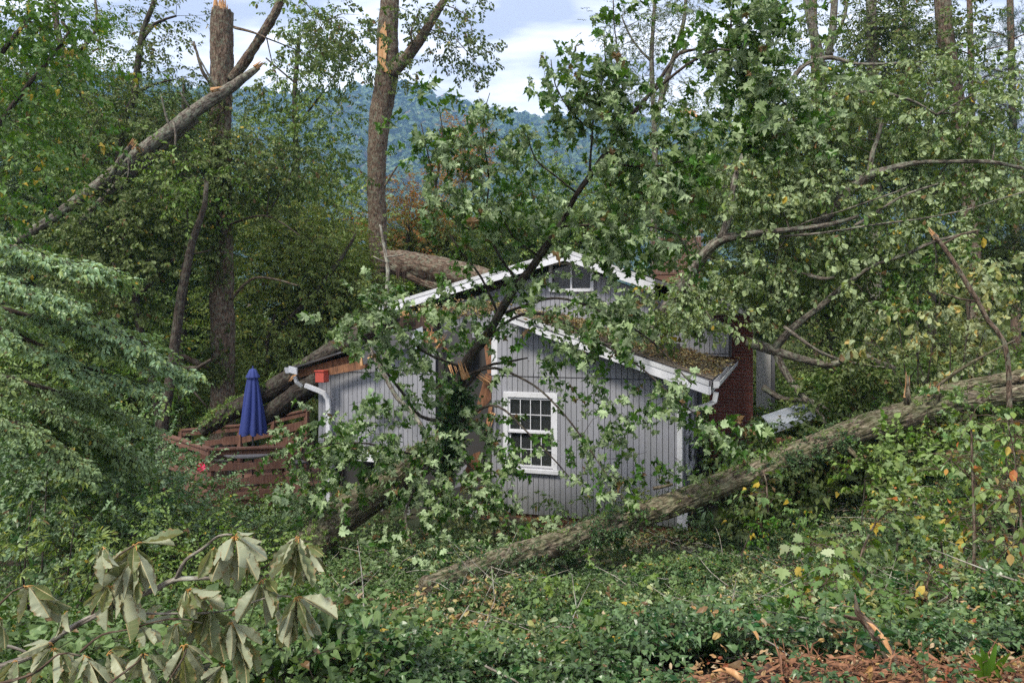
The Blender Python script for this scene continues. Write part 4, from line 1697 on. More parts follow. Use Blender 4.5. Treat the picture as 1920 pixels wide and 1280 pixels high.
for p in (cA + Vector((0, .06, 0)), cB + Vector((-.16, .06, 0)), cB + Vector((0.05, .06, 0)), (cC + cA) / 2 + Vector((0, .06, 0)), cC, cE, cF, (cF + cD) / 2, cD):
    post(p)
zf = zt_ - 1.02
for k in range(22):
    y0 = 15.75 + k * .145
    MB().box(lambda u, d, z: Vector((u, d, z)), -6.6, -4.75 + k * .02, y0, y0 + .138, zf - .03, zf).build('floor_board', DP, deck)
MB().beam(Vector((cA.x, cA.y + .05, zf - .12)), Vector((cB.x + .1, cB.y + .05, zf - .12)), .05, .20).build('rim_board', DP, deck)
MB().beam(Vector((cC.x, cC.y + .05, zf - .12)), Vector((cA.x, cA.y + .05, zf - .12)), .05, .20).build('rim_board', DP, deck)
MB().beam(Vector((cA.x + .1, cA.y + .1, zf - .1)), Vector((cB.x - .3, cB.y + .1, zf - 1.2)), .09, .09).build('brace', DP, deck)
# stair stringer towards the house door
for k in range(5):
    a = W(545 + k * 2, 905 + k * 22, 15.7)
    MB().beam(a, a + Vector((.75, .1, -.02)), .26, .04).build('stair_tread', DP, deck)
MB().beam(W(540, 880, 15.55), W(600, 1000, 15.2), .05, .24).build('stringer', DP, deck)

# umbrella (closed)
ub_ = W(474, 880, 16.9)
ub_.z = zf
um = thing('umbrella', ub_, 'closed dark blue patio umbrella standing upright on the deck', 'umbrella')
zc0 = W(474, 812, 16.9).z
zc1 = W(474, 705, 16.9).z
zc2 = W(474, 690, 16.9).z
nF, nS = 16, 96
V, Fq = [], []
lev = [(0.0, 0.315, 0.30), (0.08, 0.305, .28), (0.3, 0.258, .28), (0.55, 0.208, .26), (0.8, 0.155, .24), (1.0, 0.108, .18)]
for k in range(26):
    t_ = k / 25
    rr = np.interp(t_, [l[0] for l in lev], [l[1] for l in lev])
    am = np.interp(t_, [l[0] for l in lev], [l[2] for l in lev])
    for j in range(nS):
        a = 2 * pi * j / nS
        fold = abs(math.sin(a * 4 + 0.4 + .55 * math.sin(a * 2 + 1.1) + .25 * t_)) ** 0.7
        r_ = rr * (1 - am * (1 - fold) * 1.5) * (1 + .05 * math.sin(a * 3 + 5 * t_))
        zq = zc0 + (zc1 - zc0) * t_ + (1 - t_) ** 6 * (0.06 * (1 - fold) - .03)
        V.append((ub_.x + r_ * math.cos(a + .25 * t_), ub_.y + r_ * math.sin(a + .25 * t_), zq))
for k in range(25):
    for j in range(nS):
        Fq.append((k * nS + j, k * nS + (j + 1) % nS, (k + 1) * nS + (j + 1) % nS, (k + 1) * nS + j))
obj_np('canopy', V, np.array(Fq), MATS['blue_cloth'], um)
V, Fq = [], []
prof = [(0.155, zc1 - .03), (0.15, zc1 + .0), (0.11, zc1 + .07), (0.075, zc2 - .03), (0.03, zc2 - .01), (0.0, zc2)]
for (r_, z_) in prof:
    for j in range(48):
        a = 2 * pi * j / 48
        q = r_ * (1 - .18 * (1 - abs(math.sin(a * 4)) ** .7)) if r_ > .05 else r_
        V.append((ub_.x + q * math.cos(a), ub_.y + q * math.sin(a), z_))
for k in range(len(prof) - 1):
    for j in range(48):
        Fq.append((k * 48 + j, k * 48 + (j + 1) % 48, (k + 1) * 48 + (j + 1) % 48, (k + 1) * 48 + j))
obj_np('cap', V, np.array(Fq), MATS['blue_cloth'], um)
V, Fs, bc = tube([Vector((ub_.x, ub_.y, zc2 - .02)), Vector((ub_.x, ub_.y, zc2 + .05))], [.018, .008], 10, .02, 0)
obj_np('finial', V, Fs, MATS['blue_cloth'], um)
V, Fs, bc = tube([Vector((ub_.x, ub_.y, zf)), Vector((ub_.x, ub_.y, zc1))], [.022, .022], 10, .5, 0)
obj_np('pole', V, Fs, MATS['pole_metal'], um)
V, Fs, bc = tube([Vector((ub_.x, ub_.y, zf)), Vector((ub_.x, ub_.y, zf + .06))], [.24, .20], 20, .5, 0)
obj_np('base', V, Fs, MATS['pole_metal'], um)

# patio table and chairs just behind the rail
def W_on(px, py, z):
    Yq = (EYE - z) * F_PX / (py - HOR)
    return Vector(((px - 960) / F_PX * Yq, Yq, z))


tb = Vector((ub_.x, ub_.y, zf))
ta = thing('patio_table', tb, 'round dark patio table strewn with twigs under the umbrella', 'table')
V, Fs, bc = tube([Vector((tb.x, tb.y, zf + .70)), Vector((tb.x, tb.y, zf + .73))], [.62, .62], 32, .5, 0)
obj_np('table_top', V, Fs, MATS['felt_grey'], ta, smooth=False)
for k in range(4):
    a = pi / 4 + k * pi / 2
    MB().beam((tb.x + .5 * math.cos(a), tb.y + .5 * math.sin(a), zf), (tb.x + .45 * math.cos(a), tb.y + .45 * math.sin(a), zf + .70), .03, .03).build('leg', MATS['pole_metal'], ta)


def chair(p, rz, label):
    p = Vector(p)
    c_ = thing('patio_chair', p, label, 'chair', 'chairs on the deck')
    M_ = Matrix.Rotation(rz, 3, 'Z')
    f = lambda x, y, z: p + M_ @ Vector((x, y, z))
    MB().box(f, -.24, .24, -.23, .23, .40, .43).build('seat', MATS['felt_grey'], c_, bevel=.01)
    pts = [f(-.25, .23, .45), f(.25, .23, .45), f(.26, .33, .80), f(.18, .36, .90), f(-.18, .36, .90), f(-.26, .33, .80)]
    MB().prism(pts, M_ @ Vector((0, .02, 0))).build('backrest', MATS['dark_wood'], c_)
    for sx, sy in ((-1, -1), (1, -1), (1, 1), (-1, 1)):
        MB().beam(f(.22 * sx, .21 * sy, 0), f(.22 * sx, .21 * sy, .42), .025, .025).build('leg', MATS['pole_metal'], c_)
    for sx in (-1, 1):
        MB().box(f, .25 * sx - .02, .25 * sx + .02, -.2, .24, .60, .63).build('armrest', MATS['pole_metal'], c_)


q = W_on(410, 832, zf + .7)
chair((-6.35, 16.75, zf), R(70), 'dark sling patio chair left of the umbrella')
chair((-5.05, 17.35, zf), R(-50), 'dark sling patio chair right of the umbrella')

# ------------------------------------------------------------------ sheet metal and wood right of the chimney
cm = thing('metal_sheet', W(1490, 795, 13.2), 'bent grey corrugated sheet lying on wood behind the long log', 'roofing sheet')
V, Fq = [], []
A_, B_, D_ = W(1449, 803, 13.0), W(1529, 776, 13.3), Vector((0.1, .9, .1))
for i_ in range(2):
    for k in range(33):
        t_ = k / 32
        p = A_ + (B_ - A_) * i_ + D_ * t_ + Vector((0, 0, .022 * math.sin(t_ * 8 * 2 * pi) - .12 * t_ * i_ * 0))
        V.append(tuple(p))
for k in range(32):
    Fq.append((k, k + 1, 33 + k + 1, 33 + k))
o = obj_np('sheet', V, np.array(Fq), MATS['tin'], cm)
sm = o.modifiers.new('thick', 'SOLIDIFY')
sm.thickness = .006
MB().prism([W(1449, 804, 12.98), W(1529, 777, 13.28), W(1531, 783, 13.28), W(1452, 812, 12.98)], DV * .02).build('edge_strip', MATS['tin'], cm)
wb = MB().beam(W(1452, 828, 12.9), W(1486, 823, 12.9), .16, .09).build('timber_block', MATS['old_wood'])
tag(wb, 'short reddish block of timber under the corrugated sheet', 'timber')
sh = thing('shed', W(1435, 850, 19.0), 'narrow pale shed wall with brown corner post behind the chimney', 'shed')
MB().box(frame_at(W(1418, 780, 19)), 0, .35, 0, .06, -.6, 1.7).build('wall', MATS['plaster'], sh)
MB().box(frame_at(W(1442, 780, 19)), 0.02, .14, -.03, .08, -.6, 1.7).build('corner_post', MATS['brick_tan'], sh)
MB().box(frame_at(W(1418, 780, 19)), 0, .45, .06, 1.5, -.6, 1.7).build('side_wall', MATS['felt_grey'], sh)

# small things by the deck
fl = thing('red_flower', W(378, 874, 15.2), 'bright pink red blossom hanging at the deck corner', 'flower')
for k in range(9):
    a = k * 2 * pi / 9
    c_ = W(378, 874, 15.2)
    r_ = .09
    MB().prism([c_, c_ + Vector((math.cos(a) * r_, -.05 + .04 * (k % 2), math.sin(a) * r_)), c_ + Vector((math.cos(a + .5) * r_ * 1.1, -.03, math.sin(a + .5) * r_ * 1.1)), c_ + Vector((math.cos(a + .8) * r_ * .7, -.0, math.sin(a + .8) * r_ * .7))], (0, .004, 0)).build('petal', MATS['pink_flower'], fl)
# ------------------------------------------------------------------ logs and standing trunks
def log_thing(name, label, cat, limbs, barkm, seg=40, step=0.05, ridge=0.012, jag=0.0, freq=22, names=None, rough=0.06, wob=0.02):
    LP = [limb_pts(l) for l in limbs]
    t = thing(name, LP[0][0][0], label, cat)
    for i, (P, r) in enumerate(LP):
        s_ = seg if r[0] > .09 else (14 if r[0] > .03 else 7)
        V, Fs, bc = tube(P, r, s_, step if r[0] > .09 else .12, rough, wob, NR.randint(1, 999), ridge if r[0] > .05 else ridge * .3, freq=freq, jag=jag if i == 0 else jag * .4)
        obj_np((names[i] if names else ('trunk' if i == 0 else 'branch')), V, Fs, MATS[barkm], t, bc=bc)
    return t, LP


def splinters(parent, p, d, n=9, L=0.35, w=0.05, rad=0.12, mat='split_wood', name='splinter'):
    """pointed slivers of torn wood round p along d"""
    p, d = Vector(p), Vector(d).normalized()
    s = d.orthogonal().normalized()
    s2 = d.cross(s)
    m_ = MB()
    for k in range(n):
        a = RND.uniform(0, 6.28)
        rr_ = rad * math.sqrt(RND.random())
        o_ = p + (s * math.cos(a) + s2 * math.sin(a)) * rr_ - d * .08
        l_ = L * RND.uniform(.3, 1)
        ww = w * RND.uniform(.5, 1.1)
        q = (s * math.cos(a * 3) + s2 * math.sin(a * 3)) * ww
        q2 = d.cross(q).normalized() * ww * .5
        tip = o_ + d * (l_ + .08) + q * RND.uniform(-.4, .4)
        m_.poly([o_ - q, o_ + q2, tip])
        m_.poly([o_ + q2, o_ + q, tip])
        m_.poly([o_ + q, o_ - q2, tip])
        m_.poly([o_ - q2, o_ - q, tip])
    return m_.build(name, MATS[mat], parent)


def ivy_on(parent, P, r, n, side=(0, -1, 0.2), kind='ivy', mat='leaf_ivy', t0=0.0, t1=1.0, sc=1.0, out=1.0, name='ivy', spread=1.3):
    q, rr = resample(P, r, .08)
    T = np.gradient(q, axis=0)
    T /= np.linalg.norm(T, axis=1)[:, None]
    # patchy: more in some stretches
    m = len(q)
    dens = np.clip(0.35 + fbm(np.stack([np.arange(m) * .09 + NR.randint(50), np.zeros(m), np.zeros(m)], -1), 3), .02, None)
    dens[:int(m * t0)] = 0
    dens[int(m * t1):] = 0
    k = NR.choice(m, n, p=dens / dens.sum())
    sv = np.array(side, dtype=float)
    sv /= np.linalg.norm(sv)
    dirs = sv + NR.normal(0, spread * .5, (n, 3))
    dirs -= T[k] * (dirs * T[k]).sum(1)[:, None]
    dirs /= np.linalg.norm(dirs, axis=1)[:, None]
    pts = q[k] + dirs * (rr[k] * (1.0 + .12 * NR.rand(n) * out))[:, None] + T[k] * NR.uniform(-.05, .05, (n, 1))
    dd = T[k] * NR.choice([-1, 1], n)[:, None] + dirs * .7 + NR.normal(0, .5, (n, 3)) - np.array([0, 0, .3])
    return scatter(name, parent, kind, mat, pts, dd, NR.uniform(.5, 1.0, n) * sc, roll=1.2)


# the long log in front
log1, LP = log_thing('fallen_log', 'long ivy-dotted furrowed log slanting up across the front right of the house', 'log', [
    [(800, 1104, 7.7, 47.8), (900, 1066, 8.3, 51.5), (1020, 1028, 9.0, 48.8), (1150, 983, 9.8, 46.9), (1290, 935, 10.3, 46.9), (1430, 877, 10.7, 47.8), (1560, 825, 10.9, 49.7), (1680, 782, 11.0, 51.5), (1760, 758, 11.0, 46.0), (1850, 746, 11.0, 35.0), (1935, 732, 11.0, 31.3)],
    [(1700, 772, 11.1, 39.6), (1760, 742, 11.2, 35.9), (1850, 720, 11.3, 30.2), (1940, 702, 11.4, 28.3)],
    [(1735, 765, 11.0, 33.6), (1747, 742, 10.9, 27.2), (1750, 730, 10.85, 24.0)],
    [(1700, 760, 10.95, 12.8), (1703, 735, 10.9, 10.4), (1701, 704, 10.9, 5.6)],
    [(1752, 728, 10.85, 7.2), (1790, 700, 10.7, 6.4), (1850, 665, 10.5, 4.8), (1905, 636, 10.4, 3.2)],
    [(1225, 915, 10.1, 8.0), (1262, 908, 10.0, 6.4)],
    [(1400, 885, 10.6, 13), (1396, 868, 10.5, 11), (1390, 856, 10.45, 9)],
    [(1585, 835, 10.8, 12), (1600, 850, 10.6, 10), (1612, 862, 10.5, 8)],
    [(1130, 985, 9.7, 12), (1118, 970, 9.6, 10)]],
    'bark_log', seg=90, step=.025, ridge=.018, freq=26)
splinters(log1, LP[2][0][-1], (0, -.3, 1), 7, .10, .05, .09, 'split_wood')
splinters(log1, LP[3][0][-2], (0, 0, 1), 6, .34, .035, .04, 'split_wood')
ivy_on(log1, LP[0][0], LP[0][1], 620, side=(0, -1, 0.0), t1=.72, sc=.6)
ivy_on(log1, LP[0][0], LP[0][1], 300, side=(0, -.2, 1), mat='leaf_green', t1=.9, sc=.55, name='vine_leaves')

# trunk running down from the broken gap towards the lower left
log2, LP2 = log_thing('fallen_tree', 'bark-furrowed trunk running from the broken wall down to the lower left', 'log', [
    [(862, 826, 13.4, 48), (790, 862, 12.9, 60), (700, 925, 12.0, 66), (600, 1000, 10.8, 74), (530, 1100, 9.0, 84), (470, 1210, 7.6, 92)]],
    'bark_log', seg=84, step=.028, ridge=.020, freq=24)
ivy_on(log2, LP2[0][0], LP2[0][1], 260, side=(0, -.5, .8), mat='leaf_green', sc=.7)

# trunk behind the deck up onto the low roof
log3, LP3 = log_thing('leaning_log', 'thick dark trunk rising from behind the deck onto the broken low roof', 'log', [
    [(380, 805, 17.6, 26.5), (440, 768, 17.4, 35.9), (520, 725, 17.2, 39.0), (600, 672, 17.0, 39.0), (680, 625, 16.9, 37.4), (742, 590, 16.8, 31.2)],
    [(480, 790, 17.2, 31.2), (560, 736, 17.0, 39.0), (620, 700, 16.8, 37.4), (640, 680, 16.7, 31.2)],
    [(470, 800, 17.6, 10.9), (540, 770, 17.5, 12.5), (590, 735, 17.4, 10.9)]],
    'bark_dark', seg=36, step=.05, ridge=.016)
splinters(log3, W(553, 702, 16.9), (-.6, -.3, -.8), 8, .22, .05, .10)
ivy_on(log3, LP3[0][0], LP3[0][1], 150, side=(0, -.5, .8), mat='leaf_green', sc=.9)

# big log lying on the upper roof
log4, LP4 = log_thing('roof_log', 'big broken grey-brown log lying across the upper left roof', 'log', [
    [(728, 489, 18.6, 44), (770, 496, 18.4, 52), (830, 506, 18.1, 50), (900, 524, 17.7, 52), (960, 545, 17.4, 50)],
    [(742, 500, 18.4, 26), (800, 530, 18.2, 22), (850, 545, 18.0, 16)]],
    'bark_brown', seg=44, step=.04, ridge=.022, jag=.22)
splinters(log4, LP4[0][0][0], (-1, 0, -.1), 12, .3, .06, .26, 'dark_wood')
for (a, b) in (((757, 515), (756, 540)), ((748, 510), (745, 525))):
    splinters(log4, W(a[0], a[1], 18.2), (0, 0, -1), 5, .35, .05, .06, 'dark_wood')

# snapped tall tree on the left
t, lp = log_thing('snapped_tree', 'tall straight dark trunk snapped off at the top, left of the house', 'tree', [
    [(417, 1000, 20.5, 52), (417, 775, 20.5, 48), (416, 600, 20.5, 45), (414, 350, 20.5, 42), (415, 150, 20.5, 42), (416, 60, 20.5, 43), (418, 22, 20.5, 40)],
    [(435, 150, 20.4, 22), (470, 100, 20.2, 19), (505, 45, 20.0, 17), (532, -8, 19.8, 15), (570, -70, 19.6, 12)],
    [(425, 190, 20.3, 10), (400, 240, 20.2, 8)],
    [(440, 52, 20.3, 6), (470, 60, 20.0, 5), (500, 72, 19.8, 3)],
    [(395, 160, 20.3, 7), (378, 130, 20.1, 6), (364, 80, 20.0, 4)],
    [(435, 560, 20.3, 6), (480, 520, 20, 5), (560, 535, 19.8, 3)],
    [(400, 690, 20.3, 14), (370, 680, 20.2, 12), (335, 668, 20.1, 9), (300, 690, 20, 7)],
    [(430, 420, 20.3, 6), (500, 405, 20, 4), (560, 440, 20, 3)]],
    'bark_brown', seg=34, step=.07, ridge=.022, freq=15, jag=.12)
splinters(t, W(418, 18, 20.5), (0, 0, 1), 14, .5, .09, .22)
P_, D_, TW = grow(lp, [(430, 320, 20, 60, 70, 1.2, 1.4), (505, 330, 20, 85, 55, 1.2, 1.6), (480, 260, 20, 60, 40, 1, .9), (560, 300, 20, 50, 50, 1, 1.0), (350, 300, 20, 60, 60, 1, 1.1), (610, 40, 19.5, 80, 60, 1.2, .75), (520, 150, 20, 60, 60, 1, .45), (600, 120, 20, 50, 50, 1, .5)], 'oak', hang=.6)
V, Fs, bc = join_tubes(TW)
obj_np('twig_mass', V, Fs, MATS['bark_dark'], t, bc=bc)['kind'] = 'stuff'
scatter('foliage', t, 'oak', 'leaf_dark', P_, D_)
ivy_on(t, lp[0][0], lp[0][1], 700, side=(-.3, -1, 0), kind='ivy', mat='leaf_dark', sc=1.4, t0=.30, t1=.85)

# broken tree leaning diagonally, upper left
t, lp = log_thing('leaning_broken_tree', 'grey dead trunk leaning diagonally against the snapped tree, upper left', 'tree', [
    [(30, 452, 18.2, 16.7), (100, 408, 18.4, 18.2), (180, 350, 18.7, 22.8), (250, 295, 19.0, 25.8), (330, 236, 19.3, 27.4), (385, 195, 19.5, 25.8), (430, 165, 19.7, 21.3), (460, 143, 19.8, 15.2), (484, 126, 19.9, 9.1)],
    [(150, 420, 18.9, 13.7), (210, 362, 19.1, 18.2), (270, 305, 19.3, 19.8), (325, 258, 19.5, 18.2), (370, 225, 19.6, 12.2)],
    [(208, 330, 18.6, 11.4), (228, 298, 18.5, 11.4), (247, 272, 18.4, 8.4)],
    [(322, 242, 19.2, 6.1), (312, 222, 19.1, 5.3), (302, 180, 19.0, 2.3)],
    [(325, 228, 19.0, 5.3), (329, 250, 19.0, 4.6), (327, 275, 18.9, 3.0)],
    [(357, 205, 19.3, 4.6), (345, 185, 19.2, 3.8), (338, 172, 19.1, 2.3)],
    [(410, 170, 19.5, 4.6), (390, 140, 19.4, 3.8), (372, 105, 19.3, 3.0), (360, 78, 19.3, 1.5)],
    [(240, 300, 18.5, 2.3), (240, 330, 18.4, 2.3), (222, 358, 18.4, 1.5)]],
    'bark_grey', seg=26, step=.07, ridge=.012, freq=15)
splinters(t, lp[0][0][-1], W(484, 126, 19.9) - W(430, 165, 19.7), 8, .35, .06, .10)
splinters(t, lp[2][0][-1], (.5, 0, .8), 7, .22, .05, .07)
splinters(t, W(402, 168, 19.3), (1, 0, .2), 4, .3, .05, .05)
splinters(t, W(262, 280, 18.7), (.2, -1, .2), 4, .2, .05, .08)

# ------------------------------------------------------------------ standing trees
T = tree
T('oak_tree', 'tall forked trunk with bare orange scar, standing behind the house', 'tree', [
    [(716, 640, 25, 36), (708, 450, 25, 36), (705, 330, 25, 36), (712, 225, 25, 42), (728, 130, 25, 46), (727, 60, 25, 40), (736, -40, 25, 36)],
    [(735, 140, 24.8, 26), (775, 92, 24.6, 22), (800, 55, 24.5, 18), (838, -10, 24.3, 14)],
    [(775, 92, 24.6, 5), (770, 60, 24, 4), (786, 20, 24, 3)], [(720, 350, 24.6, 4), (745, 310, 24.4, 3), (760, 322, 24.4, 2)]],
  [(855, 90, 24.3, 70, 26, 1.6, .9), (810, 40, 24.3, 50, 30, 1.2, .7), (885, 60, 24.2, 40, 24, 1, .7), (770, 120, 24.4, 30, 30, 1, .5), (690, 110, 25, 18, 60, 1, .6), (665, 60, 25, 28, 50, 1, .7),
   (760, 20, 24.6, 40, 24, 1, .7), (900, 5, 24.2, 50, 14, 1, .7), (756, 150, 24.5, 16, 16, .6, .7), (635, 90, 25, 20, 60, 1, .5), (900, 130, 24, 12, 8, .4, .6)],
  'oak', 'leaf_dark', 'bark_brown', seg=30, ridge=.022, step=.08, hang=.5, csize=.5, ground=False, base=W(716, 640, 25))
sc0 = bpy.data.objects['oak_tree']
scar = MB()
scar.prism([W(712, 60, 24.58), W(722, 40, 24.58), W(727, 80, 24.58), W(722, 122, 24.6), W(731, 138, 24.6), W(718, 134, 24.6), W(709, 112, 24.6)], (0, .05, 0))
scar.build('bark_scar', MATS['split_wood'], sc0)

